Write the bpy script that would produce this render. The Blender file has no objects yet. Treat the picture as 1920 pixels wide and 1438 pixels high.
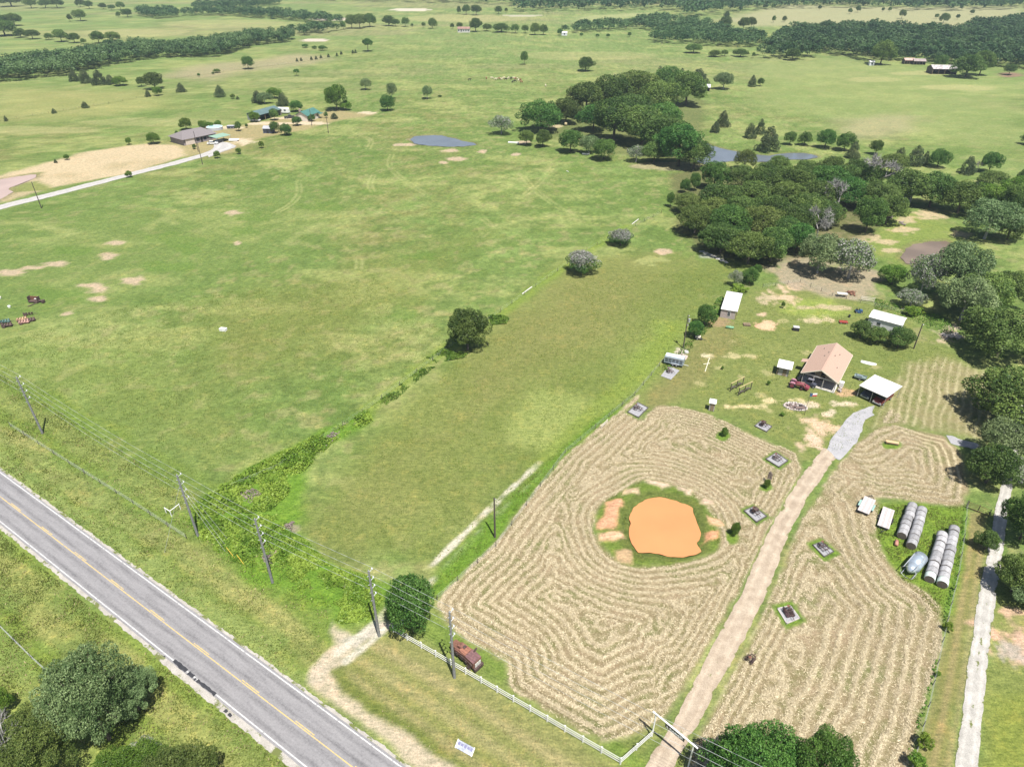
import bpy, bmesh, math, random
import numpy as np
from mathutils import Vector, Matrix, Euler

S = bpy.context.scene
C = S.collection
R = math.radians
random.seed(7)
RNG = np.random.default_rng(11)

# ---------------------------------------------------------------- camera
CAM_H = 80.0
PITCH = R(32.9)
FPX = 1281.0                      # focal length in pixels of a 1920 px wide frame
cam_d = bpy.data.cameras.new('camera')
cam = bpy.data.objects.new('camera', cam_d)
C.objects.link(cam)
cam.location = (0, 0, CAM_H)
cam.rotation_euler = (R(90) - PITCH, 0, 0)
cam_d.sensor_width = 36.0
cam_d.lens = 36.0 * FPX / 1920.0
cam_d.clip_start = 0.5
cam_d.clip_end = 12000
S.camera = cam

# ---------------------------------------------------------------- sky, sun, exposure
SUN_EL, SHADOW_AZ = R(66), R(-25)          # shadows fall away from the camera, a little to the left
sun_vec = Vector((-math.sin(SHADOW_AZ) * math.cos(SUN_EL), -math.cos(SHADOW_AZ) * math.cos(SUN_EL), math.sin(SUN_EL)))
W = bpy.data.worlds.new('World')
S.world = W
W.use_nodes = True
wn = W.node_tree.nodes
bg = wn['Background']
sky = wn.new('ShaderNodeTexSky')
sky.sky_type = 'NISHITA'
sky.sun_disc = False
sky.sun_elevation = SUN_EL
sky.sun_rotation = math.atan2(sun_vec.x, sun_vec.y)
sky.altitude = 200
sky.air_density = 1.0
sky.dust_density = 1.5
W.node_tree.links.new(sky.outputs[0], bg.inputs[0])
bg.inputs[1].default_value = 0.058
sd = bpy.data.lights.new('sun', 'SUN')
sd.energy = 5.0
sd.angle = R(0.5)
sd.color = (1.0, 0.955, 0.89)
sun = bpy.data.objects.new('sun', sd)
C.objects.link(sun)
sun.location = (60, -120, 260)
sun.rotation_euler = (-sun_vec).to_track_quat('-Z', 'Y').to_euler()
S.view_settings.view_transform = 'Standard'
S.view_settings.look = 'None'
S.view_settings.exposure = 0.70
S.view_settings.gamma = 1.0
S.view_settings.use_curve_mapping = False
S.render.engine = 'CYCLES'
S.cycles.max_bounces = 5
S.cycles.diffuse_bounces = 2
S.cycles.glossy_bounces = 2
S.cycles.transmission_bounces = 3
S.cycles.volume_bounces = 0
S.cycles.use_denoising = True

# ---------------------------------------------------------------- survey: photo point on flat ground -> metres
_c, _s = math.cos(PITCH), math.sin(PITCH)
def G(u, v, z=0.0):
    x = (u - 960.0) / FPX
    y = -(v - 719.0) / FPX
    d = (x, _c + y * _s, -_s + y * _c)
    t = (z - CAM_H) / d[2]
    return (d[0] * t, d[1] * t)
def GP(pts, z=0.0):
    return [G(u, v, z) for u, v in pts]
def mpp(u, v):                   # metres per photo pixel (across) for a thing standing at that ground point
    x, y = G(u, v)
    return (y * _c + CAM_H * _s) / FPX

# ---------------------------------------------------------------- scene bookkeeping
def tag(o, label=None, cat=None, group=None, kind=None):
    if label: o['label'] = label
    if cat: o['category'] = cat
    if group: o['group'] = group
    if kind: o['kind'] = kind
    return o
def thing(name, loc, rz=0.0, label=None, cat=None, group=None):
    o = bpy.data.objects.new(name, None)
    o.empty_display_size = 0.3
    C.objects.link(o)
    o.location = (loc[0], loc[1], loc[2] if len(loc) > 2 else 0.0)
    o.rotation_euler = (0, 0, rz)
    return tag(o, label, cat, group)
def link(name, me, parent=None, loc=None, rz=None):
    o = bpy.data.objects.new(name, me)
    C.objects.link(o)
    if parent: o.parent = parent
    if loc: o.location = loc
    if rz is not None: o.rotation_euler = (0, 0, rz)
    return o
def copy_tree(o, parent=None):
    c = o.copy()
    C.objects.link(c)
    c.parent = parent
    for ch in list(o.children):
        copy_tree(ch, c)
    return c

# ---------------------------------------------------------------- materials
def nt(m):
    m.use_nodes = True
    return m.node_tree.nodes, m.node_tree.links
MATS = {}
def mat(name, col, rough=0.75, var=0.18, scale=3.0, bump=0.0, metal=0.0, col2=None, detail=5.0, spec=0.35):
    """plain surface with procedural tone variation and optional fine relief"""
    if name in MATS: return MATS[name]
    m = bpy.data.materials.new(name)
    N, L = nt(m)
    b = N['Principled BSDF']
    b.inputs['Roughness'].default_value = rough
    b.inputs['Metallic'].default_value = metal
    b.inputs['Specular IOR Level'].default_value = spec
    tc = N.new('ShaderNodeTexCoord')
    nz = N.new('ShaderNodeTexNoise')
    nz.inputs['Scale'].default_value = scale
    nz.inputs['Detail'].default_value = detail
    nz.inputs['Roughness'].default_value = 0.65
    L.new(tc.outputs['Object'], nz.inputs['Vector'])
    cr = N.new('ShaderNodeValToRGB')
    a = cr.color_ramp.elements
    lo = [max(0, c * (1 - var)) for c in col]
    hi = list(col2) if col2 else [min(1, c * (1 + var)) for c in col]
    a[0].position, a[1].position = 0.32, 0.68
    a[0].color, a[1].color = (*lo, 1), (*hi, 1)
    L.new(nz.outputs['Fac'], cr.inputs['Fac'])
    L.new(cr.outputs['Color'], b.inputs['Base Color'])
    if bump:
        bp = N.new('ShaderNodeBump')
        bp.inputs['Strength'].default_value = bump
        bp.inputs['Distance'].default_value = 0.05
        L.new(nz.outputs['Fac'], bp.inputs['Height'])
        L.new(bp.outputs['Normal'], b.inputs['Normal'])
    MATS[name] = m
    return m

# ---------------------------------------------------------------- mesh building
def mesh_np(name, co, faces, mats=(), fmat=None, smooth=False):
    """mesh from numpy vertex array and (n,k) face array"""
    me = bpy.data.meshes.new(name)
    co = np.asarray(co, np.float32); faces = np.asarray(faces, np.int32)
    n, k = faces.shape
    me.vertices.add(len(co)); me.vertices.foreach_set('co', co.ravel())
    me.loops.add(n * k); me.loops.foreach_set('vertex_index', faces.ravel())
    me.polygons.add(n)
    me.polygons.foreach_set('loop_start', np.arange(0, n * k, k, dtype=np.int32))
    if fmat is not None: me.polygons.foreach_set('material_index', np.asarray(fmat, np.int32))
    me.polygons.foreach_set('use_smooth', np.full(n, smooth))
    for m in mats: me.materials.append(m)
    me.update(calc_edges=True)
    return me
class MB:
    def __init__(s): s.v = []; s.f = []
    def add(s, vs, fs):
        o = len(s.v); s.v += [tuple(p) for p in vs]; s.f += [tuple(i + o for i in f) for f in fs]; return s
    def box(s, c, size, rz=0.0, rx=0.0, ry=0.0):
        M = Euler((rx, ry, rz)).to_matrix()
        hx, hy, hz = size[0] / 2, size[1] / 2, size[2] / 2
        vs = [Vector(c) + M @ Vector((a * hx, b * hy, d * hz)) for d in (-1, 1) for a, b in ((-1, -1), (1, -1), (1, 1), (-1, 1))]
        return s.add(vs, [(3, 2, 1, 0), (4, 5, 6, 7), (0, 1, 5, 4), (1, 2, 6, 5), (2, 3, 7, 6), (3, 0, 4, 7)])
    def cyl(s, p0, p1, r0, r1=None, n=8, cap=True):
        r1 = r0 if r1 is None else r1
        p0, p1 = Vector(p0), Vector(p1)
        d = (p1 - p0).normalized()
        a = d.orthogonal().normalized(); b = d.cross(a)
        vs = []
        for p, r in ((p0, r0), (p1, r1)):
            for i in range(n):
                t = 2 * math.pi * i / n
                vs.append(p + r * (math.cos(t) * a + math.sin(t) * b))
        fs = [(i, (i + 1) % n, n + (i + 1) % n, n + i) for i in range(n)]
        if cap: fs += [tuple(range(n - 1, -1, -1)), tuple(range(n, 2 * n))]
        return s.add(vs, fs)
    def tube(s, pts, r, n=6):
        for i in range(len(pts) - 1):
            ra = r[i] if isinstance(r, (list, tuple)) else r
            rb = r[i + 1] if isinstance(r, (list, tuple)) else r
            s.cyl(pts[i], pts[i + 1], ra, rb, n)
        return s
    def ring(s, c, ax, R_, r, n=18, m=5):
        c, ax = Vector(c), Vector(ax).normalized()
        a = ax.orthogonal().normalized(); b = ax.cross(a)
        vs = []; fs = []
        for i in range(n):
            t = 2 * math.pi * i / n; e = math.cos(t) * a + math.sin(t) * b
            for j in range(m):
                q = 2 * math.pi * j / m
                vs.append(c + e * (R_ + r * math.cos(q)) + ax * r * math.sin(q))
        for i in range(n):
            for j in range(m):
                fs.append((i * m + j, ((i + 1) % n) * m + j, ((i + 1) % n) * m + (j + 1) % m, i * m + (j + 1) % m))
        return s.add(vs, fs)
    def quad(s, a, b, c, d): return s.add([a, b, c, d], [(0, 1, 2, 3)])
    def prism(s, prof, y0, y1):
        """profile in x,z swept along y"""
        n = len(prof)
        vs = [(x, y0, z) for x, z in prof] + [(x, y1, z) for x, z in prof]
        fs = [(i, (i + 1) % n, n + (i + 1) % n, n + i) for i in range(n)] + [tuple(range(n - 1, -1, -1)), tuple(range(n, 2 * n))]
        return s.add(vs, fs)
    def slab(s, pts, th):
        """quad given by 4 top corners, thickness downwards"""
        n = len(pts)
        vs = [tuple(p) for p in pts] + [(p[0], p[1], p[2] - th) for p in pts]
        return s.add(vs, [tuple(range(n)), tuple(range(2 * n - 1, n - 1, -1))] + [(i, n + i, n + (i + 1) % n, (i + 1) % n) for i in range(n)])
    def build(s, name, m, parent=None, smooth=False, loc=None, rz=None):
        me = bpy.data.meshes.new(name)
        me.from_pydata(s.v, [], s.f)
        bm = bmesh.new(); bm.from_mesh(me); bmesh.ops.recalc_face_normals(bm, faces=bm.faces); bm.to_mesh(me); bm.free()
        me.materials.append(m)
        if smooth: me.polygons.foreach_set('use_smooth', [True] * len(me.polygons))
        return link(name, me, parent, loc, rz)

# ---------------------------------------------------------------- numpy noise and distance fields
_tab = {}
def vnoise(x, y, sc, seed=0):
    if seed not in _tab: _tab[seed] = np.random.default_rng(seed + 100).random((256, 256))
    T = _tab[seed]
    x = x / sc; y = y / sc
    xi = np.floor(x).astype(np.int64); yi = np.floor(y).astype(np.int64)
    fx = x - xi; fy = y - yi
    fx = fx * fx * (3 - 2 * fx); fy = fy * fy * (3 - 2 * fy)
    a = T[xi & 255, yi & 255]; b = T[(xi + 1) & 255, yi & 255]
    c = T[xi & 255, (yi + 1) & 255]; d = T[(xi + 1) & 255, (yi + 1) & 255]
    return (a * (1 - fx) + b * fx) * (1 - fy) + (c * (1 - fx) + d * fx) * fy
def fbm(x, y, sc, seed=0, oct=4):
    r = 0; a = 0.5; t = 0
    for i in range(oct):
        r = r + a * vnoise(x, y, sc / 2 ** i, seed + i * 7); t += a; a *= 0.55
    return r / t
def sstep(a, b, x):
    t = np.clip((x - a) / (b - a), 0, 1)
    return t * t * (3 - 2 * t)
def dist_line(X, Y, pts, closed=False):
    d = np.full(X.shape, 1e9)
    n = len(pts)
    for i in range(n if closed else n - 1):
        (x0, y0), (x1, y1) = pts[i], pts[(i + 1) % n]
        dx, dy = x1 - x0, y1 - y0
        L2 = dx * dx + dy * dy + 1e-9
        t = np.clip(((X - x0) * dx + (Y - y0) * dy) / L2, 0, 1)
        d = np.minimum(d, np.hypot(X - x0 - t * dx, Y - y0 - t * dy))
    return d
def inside(X, Y, pts):
    r = np.zeros(X.shape, bool)
    n = len(pts)
    for i in range(n):
        (x0, y0), (x1, y1) = pts[i], pts[(i + 1) % n]
        if y0 == y1: continue
        c = ((y0 > Y) != (y1 > Y)) & (X < (x1 - x0) * (Y - y0) / (y1 - y0) + x0)
        r ^= c
    return r
def sdist(X, Y, pts):
    return np.where(inside(X, Y, pts), 1, -1) * dist_line(X, Y, pts, True)
def smooth_poly(pts, it=2, closed=True):
    for _ in range(it):
        q = []
        n = len(pts)
        for i in range(n if closed else n - 1):
            a, b = pts[i], pts[(i + 1) % n]
            q += [(a[0] * .75 + b[0] * .25, a[1] * .75 + b[1] * .25), (a[0] * .25 + b[0] * .75, a[1] * .25 + b[1] * .75)]
        if not closed: q = [pts[0]] + q + [pts[-1]]
        pts = q
    return pts

# ================================================================ the lie of the land, drawn as outlines on the ground
HAY_W = GP([(1196,742),(1127,801),(1066,849),(1000,924),(929,1019),(848,1095),(822,1132),(835,1170),(905,1215),(950,1243),(958,1290),
            (1050,1350),(1127,1393),(1190,1375),(1235,1355),(1262,1325),(1340,1189),(1449,995),(1505,885),(1495,850),(1411,816),(1340,783),(1269,762),(1232,762),(1205,790)])
HAY_W_OUT = GP([(1196,742),(1127,801),(1066,849),(1000,924),(929,1019),(848,1095),(822,1132),(835,1170),(905,1215),(950,1243),(958,1290),(1050,1350),(1127,1393),(1190,1375),(1235,1355)])
HAY_W_TOP = GP([(1505,885),(1495,850),(1411,816),(1340,783),(1269,762),(1232,762)])
BANK = smooth_poly(GP([(1115,956),(1113,997),(1136,1043),(1188,1064),(1266,1059),(1335,1041),(1353,1016),(1346,988),(1330,952),(1303,929),(1257,906),(1207,899),(1170,920),(1136,938)]))
POND = GP([(1179,975),(1181,962),(1188,952),(1209,938),(1225,935),(1239,934),(1266,939),(1285,944),(1298,952),(1304,970),(1308,985),(1313,1000),(1307,1018),(1314,1033),(1301,1040),(1280,1044),(1255,1042),(1220,1035),(1197,1035),(1185,1020),(1180,1008),(1179,997)])
HAY_E = GP([(1282,1438),(1338,1328),(1420,1178),(1458,1100),(1497,988),(1566,880),(1585,862),(1605,830),(1640,806),(1675,795),(1725,808),(1783,822),(1800,850),(1815,910),(1808,945),(1775,948),(1708,938),(1640,933),
            (1648,948),(1639,980),(1640,1005),(1660,1050),(1690,1085),(1738,1113),(1760,1137),(1766,1162),(1756,1229),(1739,1304),(1721,1379),(1699,1436),(1685,1500),(1270,1500)])
HAY_E_R = GP([(1648,948),(1639,980),(1640,1005),(1660,1050),(1690,1085),(1738,1113),(1760,1137),(1766,1162),(1756,1229),(1739,1304),(1721,1379),(1699,1436),(1685,1500)])
HAY_E_T = GP([(1605,830),(1640,806),(1675,795),(1725,808),(1783,822),(1800,850),(1815,910),(1808,945),(1775,948),(1708,938),(1640,933)])
BALE_YARD = GP([(1640,945),(1708,940),(1775,950),(1808,950),(1812,1000),(1795,1100),(1785,1150),(1766,1162),(1760,1135),(1690,1085),(1660,1050),(1642,1000)])
MOWN = GP([(1705,690),(1760,672),(1850,700),(1866,760),(1840,822),(1760,806),(1690,792),(1640,800),(1660,770)])
TANFIELD = GP([(-120,362),(0,330),(160,285),(275,270),(335,272),(352,292),(240,325),(100,352),(0,380),(-120,412)])

DRIVE_L = [(1190,1470),(1209,1438),(1277,1330),(1351,1180),(1397,1100),(1445,985),(1516,870),(1545,840)]
DRIVE_R = [(1248,1470),(1265,1438),(1322,1330),(1405,1180),(1444,1100),(1484,985),(1556,870),(1576,852)]
GRAVEL = [(1548,845),(1560,822),(1577,795),(1600,775),(1628,763),(1640,761),(1636,772),(1642,777),(1624,786),(1616,806),(1607,826),(1582,856),(1574,862)]
WHITE_L = [(1784,1500),(1790,1438),(1810,1290),(1832,1120),(1850,1045),(1865,960),(1880,890),(1895,820),(1905,760)]
WHITE_R = [(1828,1500),(1834,1438),(1848,1290),(1866,1120),(1881,1045),(1889,960),(1902,890),(1915,820),(1924,760)]
RC0, RC1 = Vector(G(0, 929.5)), Vector(G(664, 1438))
ROAD_D = (RC1 - RC0).normalized()
ROAD_N = Vector((-ROAD_D.y, ROAD_D.x))        # towards the farm
def road_pt(s, t): p = RC0 + ROAD_D * s + ROAD_N * t; return (p.x, p.y)
ROAD_HALF = 3.35

# ---------------------------------------------------------------- one sheet of ground, finer where it is near
def axis(parts):
    out = [parts[0][0]]
    for a, b, st, gr in parts:
        x, s_ = out[-1], st
        while x < b:
            x += s_; s_ *= gr; out.append(x)
    return out
right = axis([(0, 105, 0.42, 1.0), (105, 3200, 0.43, 1.024)])
left = axis([(0, 92, 0.42, 1.0), (92, 3200, 0.43, 1.024)])
xs = np.array([-x for x in left[:0:-1]] + right)
ys = np.array([-400, -250, -150, -90, -50, -20, 0, 14, 24, 30, 34] + axis([(37, 112, 0.38, 1.0), (112, 520, 0.385, 1.0058), (520, 6000, 2.9, 1.022)]))
X, Y = np.meshgrid(xs, ys)
Z = np.zeros_like(X)
COL = np.zeros(X.shape + (3,))
HAY = np.zeros_like(X)
PHASE = np.zeros_like(X)
ROUGH = np.full_like(X, 0.5)

GREEN = np.array((.122, .178, .046)); OLIVE = np.array((.165, .178, .058)); FRESH = np.array((.182, .252, .074))
LUSH = np.array((.088, .155, .030)); DRY = np.array((.300, .265, .125)); SOIL = np.array((.36, .285, .205)); REDSOIL = np.array((.48, .245, .145))
PALE = np.array((.47, .40, .30)); BROWN = np.array((.20, .155, .11)); GREYG = np.array((.36, .36, .36))

def window(x0, x1, y0, y1):
    i0, i1 = np.searchsorted(xs, [x0, x1]); j0, j1 = np.searchsorted(ys, [y0, y1])
    return (slice(max(j0 - 1, 0), j1 + 1), slice(max(i0 - 1, 0), i1 + 1))
def paint(w, m, col, rough=None):
    COL[w] += (np.asarray(col) - COL[w]) * m[..., None]
    if rough is not None: ROUGH[w] += (rough - ROUGH[w]) * m
def area(poly, col, feather=1.0, amp=1.0, ns=4.0, op=1.0, seed=3, rough=None, px=True):
    p = GP(poly) if px else poly
    ax = [a for a, _ in p]; ay = [b for _, b in p]; mrg = feather + amp + 2
    w = window(min(ax) - mrg, max(ax) + mrg, min(ay) - mrg, max(ay) + mrg)
    x, y = X[w], Y[w]
    s_ = sdist(x, y, p) + (fbm(x, y, ns, seed) - .5) * 2 * amp
    m = sstep(-feather, feather, s_) * op
    paint(w, m, col, rough)
    return w, m
def stripe(line, width, col, feather=0.5, op=1.0, amp=0.3, ns=3.0, seed=5, px=True, breakup=0.0, rough=None):
    p = GP(line) if px else line
    p = smooth_poly(p, 2, False)
    ax = [a for a, _ in p]; ay = [b for _, b in p]; mrg = width + feather + amp + 2
    w = window(min(ax) - mrg, max(ax) + mrg, min(ay) - mrg, max(ay) + mrg)
    x, y = X[w], Y[w]
    d = dist_line(x, y, p) + (fbm(x, y, ns, seed) - .5) * 2 * amp
    m = (1 - sstep(width / 2 - feather, width / 2 + feather, d)) * op
    if breakup: m = m * sstep(breakup - .15, breakup + .15, fbm(x, y, ns * 1.5, seed + 9))
    paint(w, m, col, rough)
def spot(u, v, ru, rv, col, op=1.0, amp=.5, seed=1, rough=None, feather=None):
    """soft-edged patch, given by its centre and half-size in the photo"""
    n = 14
    f = feather if feather else max(0.5, mpp(u, v) * rv * .8)
    area([(u + ru * math.cos(2 * math.pi * i / n), v + rv * math.sin(2 * math.pi * i / n)) for i in range(n)], col, f, amp * f * 3.6, max(2.0, mpp(u, v) * ru * .45), op, seed + int(u) % 50, rough)

# pasture mosaic: broad drifts of green, olive and fresh growth
n1 = fbm(X, Y * .55, 90, 1); n2 = fbm(X, Y * .8, 28, 2); n3 = fbm(X, Y, 9, 4); n4 = fbm(X, Y, 2.6, 8, 3)
COL[:] = GREEN
for m_, c_ in ((sstep(.46, .66, n1 * .55 + n2 * .45), OLIVE), (sstep(.5, .68, n2 * .55 + n3 * .45) * .75, FRESH), (sstep(.55, .74, n3 * .6 + n1 * .4) * .55, LUSH), (sstep(.60, .78, n2 * .3 + n4 * .7) * .35, DRY)):
    COL[:] += (c_ - COL) * m_[..., None]
far = sstep(230, 800, Y)
COL[:] += (np.array((.165, .228, .078)) - COL) * (far * .6)[..., None]
n6 = fbm(X * .35, Y, 60, 13)
COL[:] += (np.array((.23, .215, .105)) - COL) * (far * sstep(.5, .66, n6) * .6)[..., None]
n7 = fbm(X * .45 + Y * .2, Y, 16, 17, 4)
COL[:] += (np.array((.26, .285, .10)) - COL) * (sstep(.52, .66, n7) * .6)[..., None]
n8 = fbm(X * .6 - Y * .3, Y * .8, 6, 19, 4)
COL[:] += (np.array((.095, .15, .034)) - COL) * (sstep(.53, .67, n8) * .65 * (1 - far * .7))[..., None]
n9 = fbm(X, Y, 3.4, 23, 3)
COL[:] += (np.array((.25, .235, .105)) - COL) * (sstep(.60, .74, n9) * .45)[..., None]
COL[:] += (np.array((.085, .135, .034)) - COL) * (sstep(.42, .28, n9) * .45)[..., None]
COL[:] *= (0.68 + 0.44 * fbm(X, Y, 1.3, 21, 2))[..., None] * np.array((1.03, 1.035, 1.09))

# broad zones seen in the pasture
area([(560,1000),(640,880),(860,665),(1060,490),(1240,470),(1390,500),(1330,590),(1240,690),(1150,770),(980,915),(800,1060),(700,1060),(600,1040)], (.128,.155,.042), 5, 5, 14, .75, rough=.35)
area([(1080,490),(1240,482),(1260,560),(1100,640),(960,700),(900,760),(860,700)], (.175,.165,.065), 9, 9, 18, .35)
area([(1000,560),(1060,520),(1200,530),(1150,620),(900,800),(720,960),(640,1010),(690,900)], (.18,.17,.065), 9, 12, 22, .25)
area([(990,735),(1090,735),(1120,770),(1040,850),(985,830)], (.25,.29,.095), 3, 7, 7, .5, seed=9)
area([(1240,600),(1290,610),(1260,680),(1200,740),(1100,830),(1060,830),(1150,740)], (.165,.22,.05), 3, 4, 6, .8)
area([(0,420),(300,400),(560,350),(640,420),(400,520),(200,600),(0,640)], (.125,.172,.05), 14, 14, 30, .45)
area([(380,560),(640,520),(900,440),(700,640),(420,720),(260,640)], (.155,.165,.048), 14, 14, 30, .5)
area([(0,640),(260,660),(480,760),(520,860),(360,900),(120,760),(0,700)], (.16,.195,.055), 10, 10, 22, .45)
area([(1560,110),(1920,150),(1920,320),(1700,260),(1400,190),(1420,120)], (.2,.245,.09), 20, 30, 40, .5)
area([(1580,225),(1700,220),(1730,245),(1600,262)], (.29,.25,.16), 12, 16, 30, .5)
area([(380,122),(560,100),(640,112),(500,130),(400,150),(300,145)], (.30,.245,.165), 15, 16, 40, .6)
area([(0,165),(300,175),(360,205),(200,215),(0,225)], (.26,.25,.10), 18, 20, 40, .55)
area([(1340,38),(1480,10),(1700,14),(1920,14),(1920,52),(1740,52),(1600,46),(1400,50)], (.27,.265,.15), 20, 24, 60, .85)
area([(1100,30),(1240,22),(1200,32),(1060,44)], (.30,.31,.15), 16, 16, 40, .6)
for (u, v, ru, rv, op) in ((1730,138,60,4,.5),(1800,165,70,6,.5),(1640,150,50,5,.4),(870,35,120,7,.4),(420,45,120,8,.35),(250,62,100,8,.35),(1100,105,140,8,.3),(80,245,120,8,.4),(560,150,80,5,.3),(300,230,160,8,.3)):
    spot(u, v, ru, rv, (.33,.31,.15), op, 1.0)

# bare scrapes in the big pasture
for (u, v, ru, rv) in ((20,511,26,7),(103,496,24,5),(60,502,24,3),(200,480,17,7),(217,456,16,4),(248,527,20,7),(170,536,22,4),(180,542,16,8),(182,561,18,4),(437,400,15,4),(790,262,30,2.4),(845,283,16,3),(760,272,26,3),(855,299,20,4),(833,305,9,2.5),(905,284,8,4),(967,290,8,2.5),(980,267,14,3),(1244,472,14,5),(128,588,8,2.5),(445,456,6,3)):
    spot(u, v, ru, rv, SOIL, .92, .8)
spot(1220,489,34,6,(.30,.32,.13),.45,1.5); spot(1340,480,30,5,GREYG,.5); spot(640,37,60,2.5,(.5,.42,.36),.8); spot(590,76,26,3,(.5,.42,.38),.8); spot(1895,141,24,5,(.2,.13,.1),.9); spot(770,19,40,2.5,(.52,.46,.4),.8); spot(980,30,40,1.5,(.5,.46,.4),.5)
for (u, v, ru, rv) in ((330,450,60,10),(320,500,50,8),(90,560,60,16),(350,470,30,6),(140,470,40,8),(470,405,40,8),(700,360,24,7),(450,435,30,9),(600,390,50,8),(1080,320,26,6),(790,480,30,7),(760,590,30,12)):
    spot(u, v, ru, rv, LUSH, .55, 1.2)
# wheel tracks curving through the grass
def ruts(ln, sep=.85):
    p = smooth_poly(GP(ln), 2, False)
    for off in (-sep, sep):
        o_ = []
        for i in range(len(p)):
            a, b = p[max(i - 1, 0)], p[min(i + 1, len(p) - 1)]
            d = math.hypot(b[0] - a[0], b[1] - a[1]) + 1e-6; o_.append((p[i][0] + (b[1] - a[1]) / d * off, p[i][1] - (b[0] - a[0]) / d * off))
        stripe(o_, .8, (.32,.325,.14), .5, .45, .25, px=False, breakup=.38)
for ln in ([(735,290),(728,310),(745,330),(775,350),(800,365)],[(560,340),(562,365),(545,385),(515,400)],[(980,330),(1000,355),(1040,385),(1075,405)],[(1040,310),(1010,345),(985,365)],[(905,410),(925,425),(900,445)],[(650,460),(675,485),(672,505)],[(250,580),(275,600),(310,608)],[(255,592),(290,606)],[(1215,345),(1250,350),(1262,338)],[(700,330),(690,350),(715,375)],[(60,430),(130,425),(140,440)],[(660,250),(700,262),(690,280)]):
    ruts(ln)
for ln, wd in (([(540,455),(560,440),(600,420)],3),([(0,420),(60,415),(130,440)],4),([(280,430),(300,410),(330,420)],3)):
    stripe(ln, wd, (.26,.28,.11), 1.2, .4, 1)

# old fence lines in the far pasture
for ln in ([(0,228),(120,208),(230,190),(290,178),(330,170)],[(330,148),(440,132),(560,118),(690,99)],[(150,245),(260,225),(380,200),(470,190)],[(640,215),(700,218),(740,225)]):
    stripe(ln, 1.6, (.09,.12,.035), .9, .6, .6)

# verges along the road: bands of green and bleached grass
w = window(-330, 60, -60, 330)
x, y = X[w], Y[w]
t = (x - RC0.x) * ROAD_N.x + (y - RC0.y) * ROAD_N.y
sa = (x - RC0.x) * ROAD_D.x + (y - RC0.y) * ROAD_D.y
wob = (fbm(sa * .6, t, 7, 31) - .5) * 5
for t0, t1, c_, op in ((3, 22, (.135,.185,.040), .85), (3.3, 5.6, (.20,.245,.085), .6), (6.5, 10.5, (.27,.255,.105), .62), (10, 14.5, (.12,.175,.036), .7), (13.5, 17.5, (.20,.225,.08), .45), (17, 21, (.10,.165,.03), .5),
                       (-40, -3, (.145,.195,.038), .85), (-6, -3.4, (.15,.205,.045), .6), (-10.5, -6, (.265,.255,.10), .55), (-15, -11, (.135,.185,.034), .5), (-19, -15, (.20,.215,.07), .4)):
    m = sstep(t0 - .8, t0 + 1.0, t + wob) * (1 - sstep(t1 - 1.0, t1 + .8, t + wob)) * op * (0.35 + 0.65 * sstep(.36, .58, fbm(sa * .35, t * 1.4, 4, 41)))
    if t0 >= 10: m = m * (1 - sstep(58, 74, sa) * .0)
    paint(w, m, c_, .9)
# right of the farm track the frontage has been mown short
area([(612,1262),(700,1205),(760,1190),(1163,1436),(1100,1500),(880,1450),(640,1300)], (.175,.178,.068), 1.5, 1.5, 6, .9, rough=.45)
for k, (c_, op) in enumerate((((.27,.235,.12),.7),((.16,.175,.055),.6),((.26,.235,.115),.6),((.145,.165,.045),.6),((.25,.215,.11),.55),((.11,.125,.035),.7))):
    stripe([(690 - k * 14, 1202 + k * 14), (830 - k * 14, 1285 + k * 16), (1000 - k * 16, 1395 + k * 18), (1080 - k * 16, 1450 + k * 20)], 1.5, c_, .8, op, .5, 4, 50 + k)
area([(612,1262),(640,1248),(720,1320),(800,1372),(880,1452),(850,1470),(760,1390),(660,1310)], (.105,.135,.03), .8, 1.2, 4, .8)
# bare strip at the road edge and the farm entrance
area([(578,1262),(600,1238),(640,1300),(760,1372),(860,1440),(900,1480),(860,1485),(780,1440),(640,1330),(585,1290)], (.38,.32,.24), .5, .7, 3, .92, rough=.2)
area([(578,1280),(580,1252),(612,1225),(632,1208),(618,1180),(622,1165),(640,1180),(665,1190),(706,1165),(728,1172),(690,1200),(660,1222),(640,1240),(615,1255),(600,1285)], (.37,.32,.245), .5, .8, 3, .92, rough=.2)
area([(640,1200),(670,1185),(720,1160),(728,1168),(668,1215)], (.33,.32,.29), .5, .6, 3, .6)
# twin-rut track beside the hay field
for off in (-1.0, 1.0):
    p = smooth_poly(GP([(640,1232),(690,1192),(745,1142),(800,1085),(870,1015),(930,955),(985,905),(1020,872)]), 2, False)
    q = []
    for i in range(len(p)):
        a, b = p[max(i - 1, 0)], p[min(i + 1, len(p) - 1)]
        d = math.hypot(b[0] - a[0], b[1] - a[1]); q.append((p[i][0] + (b[1] - a[1]) / d * off, p[i][1] - (b[0] - a[0]) / d * off))
    stripe(q, .95, (.44,.41,.34), .3, .95, .3, 2.5, px=False, breakup=.31)
stripe([(1020,872),(1090,800),(1180,715),(1240,650),(1270,610)], 4.5, (.15,.2,.04), 1.5, .7, 1)
# lush strip between track and hay
area([(822,1130),(790,1110),(830,1060),(890,1000),(960,930),(1040,850),(1110,790),(1190,735),(1200,742),(1130,800),(1066,850),(1000,925),(930,1018),(848,1096)], (.095,.175,.022), 1.0, 1.2, 4, .95, rough=1)
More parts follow.
